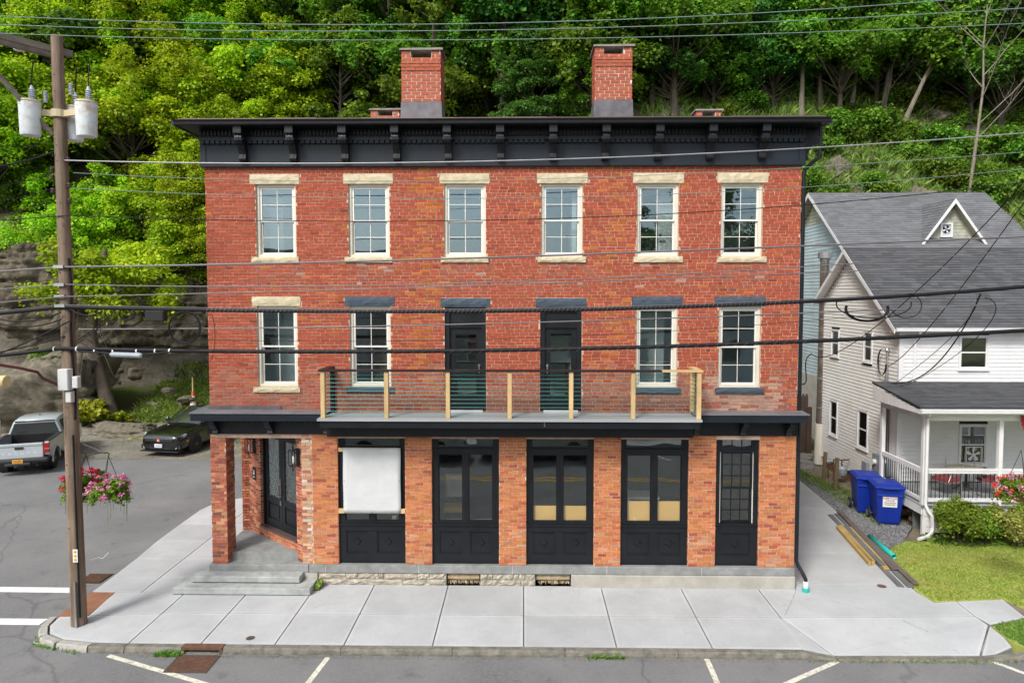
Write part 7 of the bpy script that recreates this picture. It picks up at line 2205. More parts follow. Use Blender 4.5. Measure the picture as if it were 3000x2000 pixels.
# transformers
def transformer(P, r, h):
    P = np.array(P, float)
    tk = MB().lathe([(r * .88, 0), (r * .93, .02), (r, h * .97)], tuple(P), 22).build('transformer', MAT['tank'], pole, smooth=True)
    MB().lathe([(r * 1.05, h * .965), (r * 1.06, h * .985), (r * 1.0, h * 1.02), (r * .4, h * 1.04)], tuple(P), 22).build('lid', MAT['tank_rim'], tk, smooth=True)
    q = [(.03, 0)]
    for k in range(5): q += [(.075 - k * .004, .02 + k * .04), (.045, .045 + k * .04)]
    q += [(.03, .24), (.02, .27)]
    MB().lathe(q, tuple(P + np.array([r * .45, -.05, h * 1.02])), 12).build('bushing', MAT['porcelain'], tk)
    MB().tube([P + np.array([r * .45, -.05, h * 1.02 + .26]), P + np.array([r * .47, -.04, h * 1.02 + .5]), P + np.array([r * .5, .0, h * 1.02 + .75])], .012, 5).build('lead_wire', MAT['wire'], tk)
    for a in (2.6, 3.4, 4.4): MB().lathe([(.02, 0), (.02, .05)], (P[0] + math.cos(a) * r * 1.0, P[1] + math.sin(a) * r * 1.0, P[2] + h * .86), 8, 'y').build('low_voltage_lug', MAT['galv'], tk)
    MB().box(P[0] - .04, P[0] + .04, P[1] + r * .9, P[1] + r + .06, P[2] + h * .2, P[2] + h * .9).build('mounting_lug', MAT['tank_rim'], tk)
    return tk
zt1 = at(89, 398, Y=-2.15)[2]
TL = np.array(at(90, 398, Y=-2.2)); transformer(TL, .19, .66)
TR = np.array(at(255, 401, Y=-2.2)); transformer(TR, .19, .66)
TQ = np.array(at(218, 413, Y=-1.72)); transformer(TQ, .18, .66)
zb = at(168, 335, Y=PYp)[2]
MB().lathe([(.155, zb - .07), (.155, zb + .07)], (pp(zb)[0], pp(zb)[1], 0), 14).build('cluster_band', MAT['tank_rim'], pole)
for q in (TL, TR, TQ):
    c = pp(zb); MB().obox(c + np.array([0, -.03, -.06]), (q[0] - c[0], q[1] - c[1], 0), (0, .06, 0), (0, 0, .12)).build('cluster_arm', MAT['tank_rim'], pole)
for (px, py) in ((134, 280), (208, 258)):
    q = []
    for k in range(8): q += [(.045, k * .028), (.03, k * .028 + .016)]
    P = at(px, py + 20, Y=-2.15); MB().lathe(q, P, 10).build('arrester', MAT['porcelain'], pole)
# boxes and conduits low on the pole
def pbox(px0, px1, py0, py1, dy, name='telecom_box'):
    a = at(px0, py1, Y=PYp - .2); b = at(px1, py0, Y=PYp - .2)
    MB().bbox(a[0], b[0], PYp - .2 - dy, PYp - .14, a[2], b[2], .012).build(name, MAT['boxgrey'], pole)
pbox(179, 207, 1080, 1142, .1); pbox(215, 231, 1102, 1136, .05); pbox(196, 212, 1146, 1178, .05)
MB().tube([pp(z) + np.array([.05, -.17, 0]) for z in np.linspace(0, .95, 5)], .016, 6).build('ground_wire_guard', MAT['galv'], pole)
MB().tube([pp(z) + np.array([.11, -.13, 0]) for z in np.linspace(.2, 3.9, 12)], .018, 6).build('riser_cable', MAT['wire'], pole)
MB().tube([pp(z) + np.array([.13 + .02 * math.sin(z * 3), -.08, 0]) for z in np.linspace(4.2, 7.4, 14)], .022, 6).build('riser_cable', MAT['wire'], pole)
tg = pp(at(245, 1618, Y=PYp)[2])
MB().box(tg[0] + .04, tg[0] + .135, tg[1] - .175, tg[1] - .165, tg[2] - .13, tg[2] + .13).build('tag_plate', MAT['white'], pole)
for k in range(3): MB().lathe([(.03, tg[1] - .18), (.03, tg[1] - .176)], (tg[0] + .088, 0, tg[2] - .08 + k * .08), 10, 'y').build('tag_dot', MAT['line_yellow'], pole)
for py in (782, 834, 868, 895):
    c = pp(at(180, py, Y=PYp)[2]); MB().box(c[0] - .14, c[0] + .06, c[1] - .17, c[1] - .12, c[2] - .03, c[2] + .03).build('cable_clamp', MAT['galv'], pole)
for py in (500, 520, 545, 560, 590, 470):
    c = pp(at(170, py, Y=PYp)[2]); MB().lathe([(.03, -.05), (.045, -.02), (.03, 0), (.045, .02), (.03, .05)], (c[0] + (.16 if py % 20 else -.16), c[1] - .05, c[2]), 8).build('spool_insulator', MAT['brown_ins'], pole)
# lamp arm: dark red pipe with a ribbed beige shade
MAT['maroon'] = M('maroon_pipe', (.09, .015, .018), .5); MAT['shade'] = M('ribbed_shade', (.62, .50, .26), .6)
la = MB().tube([at(186, 1134, Y=PYp - .15), at(150, 1118, Y=PYp - .35), at(125, 1108, Y=PYp - .5), at(110, 1090, Y=PYp - .6), at(60, 1078, Y=PYp - .8), at(-40, 1062, Y=PYp - 1.1)], .028, 8).build('lamp_arm', MAT['maroon'], pole, smooth=True)
sp = np.array(at(-2, 1118, Y=PYp - 1.0))
prof = []
for k in range(9): prof += [(.10 + .012 * (k % 2) + .012 * (k > 2), -.14 + k * .035)]
MB().lathe(prof, tuple(sp), 16, 'x').build('lamp_shade', MAT['shade'], la)
# basket bracket
hb = np.array(at(246, 1322, Y=PYp - .1)); he = np.array(at(316, 1326, Y=PYp - .25))
br = MB().tube([hb, he], .014, 6)
br.tube([at(243, 1300, Y=PYp - .1), (hb + he) / 2 + np.array([0, 0, .06]), he - (he - hb) * .25], .009, 5).tube([at(243, 1345, Y=PYp - .1), (hb + he) / 2 - np.array([.1, 0, .05]), he - (he - hb) * .2], .009, 5)
br.tube([he, he + np.array([.03, 0, -.02]), he + np.array([.01, 0, -.06])], .012, 5)
br.build('basket_bracket', MAT['rail_dark'], pole)
# steel climbing steps and holes are small dark plugs
plg = MB(); g = random.Random(3)
for k in range(26):
    z = g.uniform(.6, 11); c = pp(z); plg.lathe([(.011, -.004), (.011, .004)], (c[0] + g.uniform(-.08, .08), c[1] - .15 + .045 * z / 13, z), 6, 'y')
plg.build('bolt_hole', MAT['rail_dark'], pole)

# ============================================================ HANGING FLOWER BASKETS
MAT['pink'] = leaf_mat('pink_petal', [(.55, .08, .22), (.70, .20, .38), (.80, .55, .65), (.62, .05, .16)], .25)
MAT['redp'] = leaf_mat('red_petal', [(.60, .03, .01), (.75, .08, .02), (.65, .05, .05)], .25)
MAT['coco'] = M('coir_liner', (.16, .09, .04), .95, var=.3, vs=20, bump=.8)
def flower_basket(P, r, seed, pet, label, chain_top, frac=1.0, both=None):
    P = np.array(P, float)
    t = thing('flower_basket', label, 'flower basket', tuple(P), 'hanging flower baskets')
    rng = np.random.default_rng(seed); g = random.Random(seed)
    MB().lathe([(r * .2, -r * .62), (r * .45, -r * .5), (r * .62, -r * .1), (r * .64, 0)], tuple(P), 18).build('basket', MAT['coco'], t)
    C = np.array([P + np.array([g.uniform(-.75, .75) * r, g.uniform(-.75, .75) * r, g.uniform(-.25, .35) * r]) for _ in range(26)] + [P + np.array([math.cos(a) * r * .85, math.sin(a) * r * .85, g.uniform(-.7, -.1) * r]) for a in np.linspace(0, 6.28, 10)])
    V, F = leaves(C, np.full(len(C), r * .3), 2300, .055, rng, .9, .4)
    np_mesh('foliage', V, F, MAT['leaf_box'], t)
    FC = []
    for k in range(46):
        a = g.uniform(0, 6.28); e = g.uniform(-.55, 1.2); d = np.array([math.cos(a) * math.cos(e), math.sin(a) * math.cos(e), math.sin(e) * .75])
        FC.append(P + d * r * g.uniform(.95, 1.12))
    FC = np.array(FC)
    def heads(sel, mt, s):
        V, F = leaves(FC[sel], np.full(len(FC[sel]), .052), len(FC[sel]) * 26, .034, np.random.default_rng(s), 1, .2, .8)
        np_mesh('flower_heads', V, F, MAT[mt], t, 'stuff')
    if both: heads(slice(0, 30), pet, 1); heads(slice(30, 46), both, 2)
    else: heads(slice(0, 46), pet, 1)
    tv = MB()
    for k in range(7):
        a = g.uniform(0, 6.28); q = P + np.array([math.cos(a) * r * .9, math.sin(a) * r * .9, -.3 * r]); tv.tube([q, q + np.array([.02, 0, -.25]), q + np.array([.0, .01, -.3 - g.uniform(.1, .35)])], .004, 4)
    tv.build('trailing_stem', MAT['leaf_box'], t)
    ct = np.array(chain_top)
    for k in range(3):
        a = k * 2.09 + .4; q = P + np.array([math.cos(a) * r * .6, math.sin(a) * r * .6, 0]); MB().tube([ct, q], .006, 5).build('chain', MAT['rail_dark'], t)
    return t
flower_basket(at(320, 1430, Y=PYp - .28), .345, 61, 'pink', 'hanging basket of pink and white geraniums on the pole bracket', he + np.array([.01, 0, -.06]))
flower_basket(at(238, 1412, Y=PYp + .45), .36, 62, 'redp', 'hanging basket of red geraniums partly hidden behind the pole', at(252, 1330, Y=PYp + .42))
MB().tube([np.array(at(240, 1325, Y=PYp + .05)), np.array(at(252, 1328, Y=PYp + .42))], .012, 6).build('basket_bracket', MAT['rail_dark'], pole)
flower_basket(at(2985, 1432, Y=-.6), .42, 63, 'pink', 'hanging basket of mixed red and pink geraniums before the porch', at(2992, 1318, Y=-.6), both='redp')

# ============================================================ WIRES
def wire(pts, Y, r, mat, label, left=None, right=4.0, deg=3, name='overhead_wire', group=None):
    P = np.array([at(x, y, Y=Y) for x, y in pts])
    deg = min(deg, len(P) - 1)
    cx = np.polyfit(P[:, 0], P[:, 2], deg)
    x0, x1 = P[0, 0], P[-1, 0]
    xs_ = np.linspace(x0, x1, 44)
    q = [(x, Y, np.polyval(cx, x)) for x in xs_]
    s1 = (q[-1][2] - q[-2][2]) / (q[-1][0] - q[-2][0])
    if right: q += [(x1 + right * k / 3, Y, q[43][2] + s1 * right * k / 3 * 1.02) for k in (1, 2, 3)]
    if left:
        L_ = [tuple(at(x, y, Y=yy)) for x, y, yy in left]; q = L_ + q
    o = MB().tube(q, r, 6).build(name, MAT[mat], None, smooth=True, org=q[0])
    return tag(o, label, 'wire', group)
wire([(0, 48), (750, 68), (1400, 74), (2200, 37), (2774, 2)], -4.6, .007, 'wire_green', 'uppermost thin greenish wire crossing the treetops', [(-200, 42, -4.6)])
wire([(0, 73), (750, 89), (1400, 92), (2200, 65), (3000, 25)], -3.9, .007, 'wire_green', 'second thin greenish wire crossing the treetops', [(-200, 70, -3.9)])
wire([(0, 98), (150, 104), (750, 116), (1400, 117), (1950, 108), (2200, 101), (3000, 69)], -3.3, .007, 'wire_green', 'third thin wire passing just above the chimney caps', [(-200, 92, -3.3)])
wire([(190, 470), (750, 479), (1050, 478), (1950, 455), (2200, 443), (3000, 390)], -2.1, .012, 'wire_grey', 'pale grey wire running along the dark cornice frieze')
wire([(214, 507), (598, 522), (1151, 531), (1722, 523), (2200, 497), (3000, 446)], -2.1, .006, 'wire_green', 'thin wire crossing the cream top-floor lintels')
wire([(214, 551), (598, 569), (750, 574), (1141, 581), (1708, 577), (2450, 542), (3000, 495)], -2.1, .006, 'wire_green', 'thin wire crossing the upper panes of the top-floor windows')
wire([(205, 632), (598, 640), (1141, 650.6), (1585, 642), (2344, 600), (3000, 535)], -2.1, .009, 'wire', 'dark wire crossing the middle of the top-floor windows', [(-150, 650, -2.1), (0, 646, -2.1)])
wire([(180, 782), (600, 776.5), (1160, 762), (1760, 743), (2344, 721), (3000, 693)], -2.1, .020, 'wire_mauve', 'twisted service cable running below the top-floor sills', [(-150, 805, -2.1), (0, 795, -2.1)])
wire([(184, 834), (600, 837), (1160, 834), (1760, 818), (2341, 779), (3000, 735)], -2.1, .011, 'wire_mauve', 'grey cable crossing the brick between the two window rows', [(-150, 858, -2.1), (0, 847, -2.1)])
wire([(184, 868), (605, 861), (1160, 844), (1650, 825), (2341, 803), (3000, 770)], -2.15, .011, 'wire_mauve', 'lower grey cable converging on the one above it', [(-150, 898, -2.1), (0, 886, -2.1)])
L1 = wire([(184, 899), (605, 908), (1160, 913), (1760, 905), (2341, 885), (2650, 866), (3000, 840)], -2.1, .040, 'wire', 'thick black bundled cable passing the second-floor lintels', [(-150, 940, -2.1), (0, 918, -2.1)], name='bundled_cable')
wire([(184, 893), (605, 901), (1160, 906.5), (1760, 898), (2341, 878), (2650, 859), (3000, 832)], -2.12, .006, 'wire_mauve', 'thin grey support strand on top of the thick bundled cable', [(-150, 934, -2.12), (0, 911, -2.12)])
wire([(230, 964), (605, 962), (1160, 954), (1760, 938), (2341, 918), (3000, 888)], -2.1, .013, 'wire_mauve', 'medium dark cable between the two thick black cables')
wire([(230, 981), (608, 995), (1160, 999), (1760, 980), (2341, 942), (2600, 918)], -2.1, .005, 'wire', 'hair-thin wire just above the lowest thick cable', right=0)
L2 = wire([(184, 1021), (612, 1027), (1160, 1030), (1760, 1020), (2360, 999), (3000, 968)], -2.1, .042, 'wire', 'lowest thick black cable crossing above the balcony rail', [(-150, 1066, -2.1), (0, 1041, -2.1)], name='bundled_cable')
# lashing wire wound round the two thick cables
for (pts, s, lab) in (([(605, 908), (1160, 913), (1760, 905), (2341, 885)], .085, 'upper'), ([(612, 1027), (1160, 1030), (1760, 1020), (2360, 999)], .19, 'lower')):
    P = np.array([at(x, y, Y=-2.1) for x, y in pts]); c = np.polyfit(P[:, 0], P[:, 2], 2)
    mb = MB(); x = P[0, 0]
    while x < P[-1, 0]:
        q = []
        for k in range(5):
            t = -1.2 + 2.4 * k / 4; xx = x + s * .6 * k / 4; q.append((xx, -2.1 - .044 * math.cos(t), np.polyval(c, xx) + .044 * math.sin(t)))
        mb.tube(q, .0022, 3, False); x += s
    tag(mb.build('lashing_wire', MAT['wire_grey'], None), 'thin silver lashing wound around the %s thick cable' % lab, 'wire')
# runs left of the pole
for k, (a, b, r_, lab) in enumerate((((0, 487), (156, 446), .018, 'thick dark drop cable leaving the pole below the transformers'), ((0, 545), (147, 509), .006, 'thin wire left of the pole, highest of three'), ((0, 589), (147, 554), .006, 'thin wire left of the pole, middle of three'), ((0, 627), (147, 590), .006, 'thin wire left of the pole, lowest of three'),
        ((0, 430), (156, 415), .006, 'thin wire left of the pole behind the transformers'), ((0, 1035), (208, 938), .016, 'diagonal guy cable left of the pole'), ((0, 1030), (190, 985), .012, 'second diagonal cable left of the pole'))):
    A_, B_ = np.array(at(*b, Y=-2.1)), np.array(at(*a, Y=-2.6)); D_ = B_ - A_
    q = [tuple(A_ + D_ * t + np.array([0, 0, -.10 * t * (1 - t)])) for t in np.linspace(0, 1.8, 14)]
    o = MB().tube(q, r_, 6).build('overhead_wire', MAT['wire'], None, org=q[0]); tag(o, lab, 'wire')
# long diagonal drops on the right
def drop(pts, r_, mat, lab):
    q = [tuple(at(x, y, Y=yy)) for x, y, yy in pts]
    Q = np.array(q); t = np.linspace(0, 1, len(Q)); tt = np.linspace(0, 1, 30); dg = min(3, len(Q) - 1)
    S = np.stack([np.polyval(np.polyfit(t, Q[:, i], dg), tt) for i in range(3)], 1)
    o = MB().tube(S, r_, 6).build('service_drop', MAT[mat], None, org=S[0]); tag(o, lab, 'wire'); return o
drop([(3060, 445, -1), (3000, 517, 0), (2710, 853, 3), (2500, 990, 6), (2375, 1038, 9)], .013, 'wire', 'long service drop slanting down from the upper right to the alley')
drop([(3060, 510, -1), (3000, 591, 0), (2812, 851, 2), (2703, 977, 3.6), (2600, 1075, 5.3)], .012, 'wire', 'second slanting service drop ending at the conduit mast')
drop([(2868, 872, -2.1), (2840, 930, -.5), (2740, 1070, 3), (2610, 1122, 5.2)], .016, 'wire', 'black service cable looping down to the porch roof corner')
drop([(2862, 872, -2.1), (2790, 985, 0), (2620, 1125, 5.2)], .008, 'wire', 'thin grey strand beside the looping black service cable')
drop([(2885, 872, -2.1), (2860, 990, -.5), (2700, 1105, 3.5), (2625, 1128, 5.2)], .008, 'wire', 'thin strand right of the looping black service cable')
drop([(2375, 1038, 9), (2360, 1070, 8.6), (2362, 1110, 8.4), (2345, 1125, 8.2)], .02, 'wire', 'tangled black cable end hanging by the building corner')
for k, (p0, p1) in enumerate((((216, 1012), (352, 905)), ((222, 1000), (345, 903)), ((205, 905), (300, 912)), ((0, 935), (178, 915)), ((0, 948), (180, 935)))):
    A_, B_ = np.array(at(*p0, Y=-2.12)), np.array(at(*p1, Y=-2.16))
    q = [tuple(A_ + (B_ - A_) * t + np.array([0, 0, -(.03 if k < 2 else .10) * 4 * t * (1 - t)])) for t in np.linspace(0, 1, 14)]
    o = MB().tube(q, .008 if k < 2 else .014, 6).build('cable_tail', MAT['wire'], None, org=q[0]); tag(o, ('taut grey tie wire rising right from the pole to the bundle', 'second tie wire rising right from the pole to the bundle', 'slack black cable right of the pole under the bundle', 'slack black cable left of the pole, upper', 'slack black cable left of the pole, lower')[k], 'cable')
# slack loops and splice hardware on the cables
def loop(px, py, w_, h_, Y, r_, lab, t0=0, t1=6.283, name='cable_loop'):
    q = [at(px + w_ * math.sin(t), py - h_ * math.cos(t), Y=Y - .01 * t) for t in np.linspace(t0, t1, 30)]
    o = MB().tube(q, r_, 6).build(name, MAT['wire'], None, org=q[0]); return tag(o, lab, 'cable')
loop(540, 958, 45, 45, -2.15, .016, 'round coil of black cable hanging under the thick bundle')
loop(541, 960, 47, 48, -2.19, .012, 'second turn of the round black cable coil')
loop(2540, 905, 62, 35, -2.15, .026, 'slack black cable loop hanging left under the right-hand bundle', 1.3, 5.0)
loop(2560, 890, 110, 42, -2.2, .012, 'wide thin slack loop hanging under the right-hand bundle', 1.4, 4.9)
loop(2655, 895, 45, 36, -2.15, .009, 'thin hanging wire ring over the grey roof', .2, 4.4)
loop(372, 918, 22, 20, -2.15, .016, 'small black cable loop beside the splice box', .8, 5.5)
loop(610, 985, 20, 75, -2.2, .006, 'thin wire loop hanging at the brick corner', .5, 3.4)
a, b = at(430, 940, Y=-2.2), at(484, 909, Y=-2.2)
o = MB().bbox(a[0], b[0], -2.28, -2.12, a[2], b[2], .015).build('splice_box', MAT['rubber'], None, org=(a[0], -2.2, a[2])); tag(o, 'black rectangular splice box hanging from the thick cable', 'cable box')
a, b = np.array(at(328, 1038, Y=-2.15)), np.array(at(412, 1041, Y=-2.15))
o = thing('splice_closure', 'grey cylindrical splice closure slung under the lowest thick cable', 'cable splice', tuple(a))
MB().tube([a - (b - a) * .06, a, b, b + (b - a) * .06], [.03, .052, .052, .03], 12).build('closure_body', MAT['greybox'], o)
MB().tube([at(230, 1029, Y=-2.13), at(300, 1033, Y=-2.15), a], .02, 6).build('cable_tail', MAT['wire'], o); MB().tube([b, at(440, 1037, Y=-2.15), at(500, 1030, Y=-2.13)], .02, 6).build('cable_tail', MAT['wire'], o)
for px in (160, 226, 279, 333, 402, 456, 498):
    c = at(px, 1022 + (6 if px > 250 else 0), Y=-2.1); q = MB().lathe([(.05, -.012), (.05, .012)], c, 12, 'x').build('cable_strap', MAT['vinyl_in'], None); tag(q, 'white strap ring around the lowest thick cable near the pole', 'strap', 'white straps on the lowest cable')

# ============================================================ TRAFFIC CONE
x, y, _ = at(566, 1203, Y=21.3)
cz0 = float(hill(x, y)) + .06
cn = thing('traffic_cone', 'orange traffic cone with white bands and a stake in its top', 'traffic cone', (x, y, cz0))
MAT['orange'] = M('cone_orange', (.70, .11, .02), .5)
MB().box(x - .25, x + .25, y - .25, y + .25, -.1, -.05).build('base', MAT['orange'], cn)
MB().lathe([(.21, -.05), (.165, .25)], (x, y, 0), 16).build('cone_lower', MAT['orange'], cn)
MB().lathe([(.165, .25), (.135, .45)], (x, y, 0), 16).build('white_band', MAT['white'], cn)
MB().lathe([(.135, .45), (.115, .58)], (x, y, 0), 16).build('cone_middle', MAT['orange'], cn)
MB().lathe([(.115, .58), (.09, .75)], (x, y, 0), 16).build('white_band', MAT['white'], cn)
MB().lathe([(.09, .75), (.05, 1.0)], (x, y, 0), 16).build('cone_tip', MAT['orange'], cn)
MB().box(x - .03, x + .03, y - .02, y + .02, 1.0, 1.75).build('stake', MAT['lumber'], cn)
for ch in cn.children: ch.location = (0, 0, cz0 + .1)

# ============================================================ VEHICLES
MAT['car_black'] = M('black_car_paint', (.006, .007, .007), .18, var=.1, coat=1.0)
MAT['car_silver'] = M('silver_car_paint', (.50, .56, .59), .34, metal=.25, var=.04, coat=.8)
MAT['car_glass'] = glass_mat('car_glass', (.05, .06, .06), .16, 0.0)
MAT['car_trim'] = M('dark_car_trim', (.018, .018, .02), .55)
MAT['rim'] = M('alloy_rim', (.34, .35, .36), .35, metal=.8)
MAT['lamp_red'] = M('tail_lamp', (.32, .008, .008), .2, var=.1, coat=.6)
MAT['lamp_clear'] = M('head_lamp', (.42, .46, .48), .15, var=.2, coat=.8)
MAT['plate_y'] = M('orange_plate', (.75, .36, .02), .5); MAT['plate_w'] = M('pale_plate', (.62, .64, .72), .5)
def loft(secs, closed=False):
    # secs: list of (y, [(x,z)...]) half sections from keel to top centre, mirrored in x
    mb = MB(); vs_ = []; n = len(secs[0][1]); m = 2 * n - 2
    for (y, s) in secs:
        ring = s + [(-x, z) for x, z in s[-2:0:-1]]
        vs_ += [(x, y, z) for x, z in ring]
    fs_ = [(i*m+k, i*m+(k+1) % m, (i+1)*m+(k+1) % m, (i+1)*m+k) for i in range(len(secs) - 1) for k in range(m)]
    fs_ += [tuple(range(m))[::-1], tuple(range((len(secs)-1)*m, len(secs)*m))]
    return mb.add(vs_, fs_)
def subsurf(o, lv=2):
    s = o.modifiers.new('Subdivision', 'SUBSURF'); s.levels = lv; s.render_levels = lv
def wheel_part(t, x, y, r, w_, s):
    wl_ = MB().lathe([(r * .62, x - s * w_ * .5), (r * .93, x - s * w_ * .5), (r, x - s * w_ * .35), (r, x + s * w_ * .35), (r * .93, x + s * w_ * .5), (r * .64, x + s * w_ * .5)], (0, y, r), 26, 'x').build('wheel', MAT['rubber'], t, smooth=True)
    rm = MB().lathe([(r * .64, x + s * w_ * .44), (r * .60, x + s * w_ * .40), (r * .2, x + s * w_ * .46), (r * .12, x + s * w_ * .52)], (0, y, r), 22, 'x').build('rim', MAT['rim'], wl_, smooth=True)
    sp = MB()
    for k in range(6):
        a = k * 1.047; c, s_ = math.cos(a), math.sin(a)
        sp.obox((x + s * w_ * .47, y + r * .1 * c - .02 * s_, r + r * .1 * s_ + .02 * c), (0, r * .5 * c, r * .5 * s_), (0, .04 * s_, -.04 * c), (s * .012, 0, 0))
    sp.build('spoke', MAT['car_trim'], wl_)
    return wl_
def sedan(label, paint):
    t = thing('sedan_car', label, 'car', (0, 0, 0))
    def sec(w_, zb, zs, crown, tuck=.92): return [(0, zb), (w_ * .86, zb), (w_ * .97, zb + .10), (w_, zb + .26), (w_ * .985, zs - .16), (w_ * .955, zs - .04), (w_ * .80, zs + .01), (w_ * .42, zs + crown), (0, zs + crown * 1.25)]
    S = [(-2.32, sec(.66, .26, .66, .02)), (-2.27, sec(.77, .22, .72, .03)), (-2.08, sec(.86, .20, .78, .035)), (-1.75, sec(.895, .19, .83, .045)), (-1.3, sec(.90, .19, .88, .05)), (-.85, sec(.90, .19, .915, .05)), (-.4, sec(.90, .19, .935, .03)),
         (.4, sec(.90, .19, .95, .03)), (1.1, sec(.90, .20, .97, .03)), (1.6, sec(.89, .21, 1.0, .03)), (2.0, sec(.86, .24, 1.01, .03)), (2.22, sec(.80, .30, .98, .02)), (2.30, sec(.70, .36, .86, .01))]
    b = loft(S).build('body', MAT[paint], t, smooth=True); subsurf(b, 2)
    def gs_(w0, z0, w1, z1): return [(0, z0), (w0, z0), ((w0 * .35 + w1 * .65), z0 * .35 + z1 * .65), (w1, z1), (0, z1 + .02)]
    # glasshouse
    G = [(-1.02, [(0, .88), (.66, .88), (.66, .885), (.65, .89), (0, .90)]), (-.55, [(0, .90), (.80, .90), (.76, 1.0), (.68, 1.12), (0, 1.15)]), (.02, [(0, .92), (.83, .92), (.76, 1.14), (.60, 1.34), (0, 1.375)]), (.55, [(0, .92), (.84, .92), (.76, 1.16), (.60, 1.36), (0, 1.395)]),
         (1.05, [(0, .94), (.83, .94), (.74, 1.12), (.58, 1.29), (0, 1.33)]), (1.55, [(0, .97), (.78, .97), (.70, 1.06), (.56, 1.14), (0, 1.17)]), (1.98, [(0, .99), (.66, .99), (.64, 1.0), (.6, 1.01), (0, 1.03)])]
    gl = loft(G).build('glasshouse', MAT['car_dark_glass'], t, smooth=True); subsurf(gl, 2)
    RF = [(.03, [(0, 1.33), (.58, 1.31), (.60, 1.335), (.56, 1.36), (0, 1.392)]), (.3, [(0, 1.34), (.60, 1.31), (.62, 1.345), (.58, 1.37), (0, 1.41)]), (.7, [(0, 1.34), (.60, 1.31), (.62, 1.345), (.58, 1.37), (0, 1.405)]), (1.1, [(0, 1.26), (.56, 1.26), (.58, 1.28), (.55, 1.30), (0, 1.335)])]
    rf_ = loft(RF).build('roof', MAT[paint], t, smooth=True); subsurf(rf_, 1)
    for s in (-1, 1):
        MB().tube([(s * .71, -.92, .90), (s * .70, -.5, 1.13), (s * .615, .05, 1.34)], .028, 6).tube([(s * .60, .95, 1.31), (s * .63, 1.5, 1.12), (s * .66, 1.9, 1.0)], .045, 6).tube([(s * .79, .48, .95), (s * .76, .5, 1.15), (s * .61, .52, 1.36)], .03, 6).build('pillar', MAT[paint], t, smooth=True)
        mr = MB().lathe([(.03, -.10), (.09, -.06), (.095, .0), (.07, .05)], (s * .99, -.52, 1.0), 12, 'y').build('mirror', MAT[paint], t, smooth=True)
        for y in (-1.40, 1.34):
            MB().lathe([(.365, s * .86), (.365, s * .905), (.33, s * .907)], (0, y, .33), 26, 'x').build('wheel_arch', MAT['car_trim'], t)
            wheel_part(t, s * .835, y, .325, .19, s)
        hl = MB().add([(s * .40, -2.30, .66), (s * .72, -2.18, .70), (s * .875, -1.92, .78), (s * .86, -1.90, .71), (s * .76, -2.15, .61), (s * .44, -2.295, .60)], [(0, 1, 4, 5), (1, 2, 3, 4)]).build('headlight', MAT['lamp_clear'], t)
        sm = hl.modifiers.new('Solidify', 'SOLIDIFY'); sm.thickness = .05; sm.offset = 0
        MB().lathe([(.05, -2.28), (.05, -2.2)], (s * .66, 0, .335), 12, 'y').build('fog_light', MAT['lamp_clear'], t)
        MB().box(s * .66 - .17, s * .66 + .17, -2.235, -2.1, .27, .41).build('lower_intake', MAT['car_trim'], t)
        MB().box(s * .895 - .012, s * .895 + .012, -1.92, -1.82, .50, .54).build('side_marker', MAT['orange'], t)
        MB().box(s * .66 - .16, s * .66 + .16, 2.18, 2.30, .72, .86).build('tail_light', MAT['lamp_red'], t)
    MB().bbox(-.60, .60, -2.35, -2.20, .53, .64, .02).build('grille', MAT['car_trim'], t)
    MB().bbox(-.45, .45, -2.31, -2.20, .26, .38, .02).build('lower_grille', MAT['car_trim'], t)
    MB().box(-.66, .66, -2.36, -2.315, .645, .662).build('grille_bar', MAT['rim'], t)
    MB().box(-.80, .80, -2.36, -2.0, .185, .215).build('splitter', MAT['car_trim'], t)
    MB().bbox(-.055, .055, -2.366, -2.345, .54, .635, .008).build('emblem', MAT['redp'] if paint == 'car_black' else MAT['rim'], t)
    MB().box(-.03, -.018, -2.371, -2.367, .56, .615).box(.018, .03, -2.371, -2.367, .56, .615).box(-.0175, .0175, -2.371, -2.367, .582, .594).build('emblem_letter', MAT['white'], t)
    MB().bbox(-.16, .16, -2.375, -2.335, .34, .46, .006).build('number_plate', MAT['plate_w'], t)
    text_obj('plate_lettering', 'LMJ-4252', .062, MAT['blue_ink'], t, (0, -2.377, .40), (R(90), 0, 0))
    return t
MAT['car_dark_glass'] = M('tinted_glass', (.10, .115, .115), .14, var=0.05, metal=.75, coat=1.0)
car = sedan('black sedan with pale number plate parked on the gravel lot', 'car_black')
car.location = (-14.72, 14.95, -.115); car.scale = (1.1, 1.1, 1.2); car.rotation_euler = (0, 0, -math.atan2(.17, .985)); 
def set_paint(o, paint):
    for c in o.children_recursive:
        if c.type == 'MESH' and c.data.materials and c.data.materials[0] == MAT['car_black']:
            c.data = c.data.copy(); c.data.materials[0] = MAT[paint]
c1 = copy_tree(car, None, (-5.0, -12.6, -.12), R(90), 'silver sedan parked across the street, left of the other', 'silver sedans across the street'); set_paint(c1, 'car_silver')
c2 = copy_tree(c1, None, (.5, -12.7, -.12), R(90), 'silver sedan parked across the street, right of the other', 'silver sedans across the street')

tk = thing('pickup_truck', 'silver pickup truck with open black bed seen from behind', 'truck', (0, 0, 0))
P_ = 'car_silver'
def beveled(mb, name, mat, parent, w_=.03, seg=2):
    o = mb.build(name, MAT[mat], parent); b = o.modifiers.new('Bevel', 'BEVEL'); b.width = w_; b.segments = seg; b.limit_method = 'ANGLE'; b.angle_limit = R(35); return o
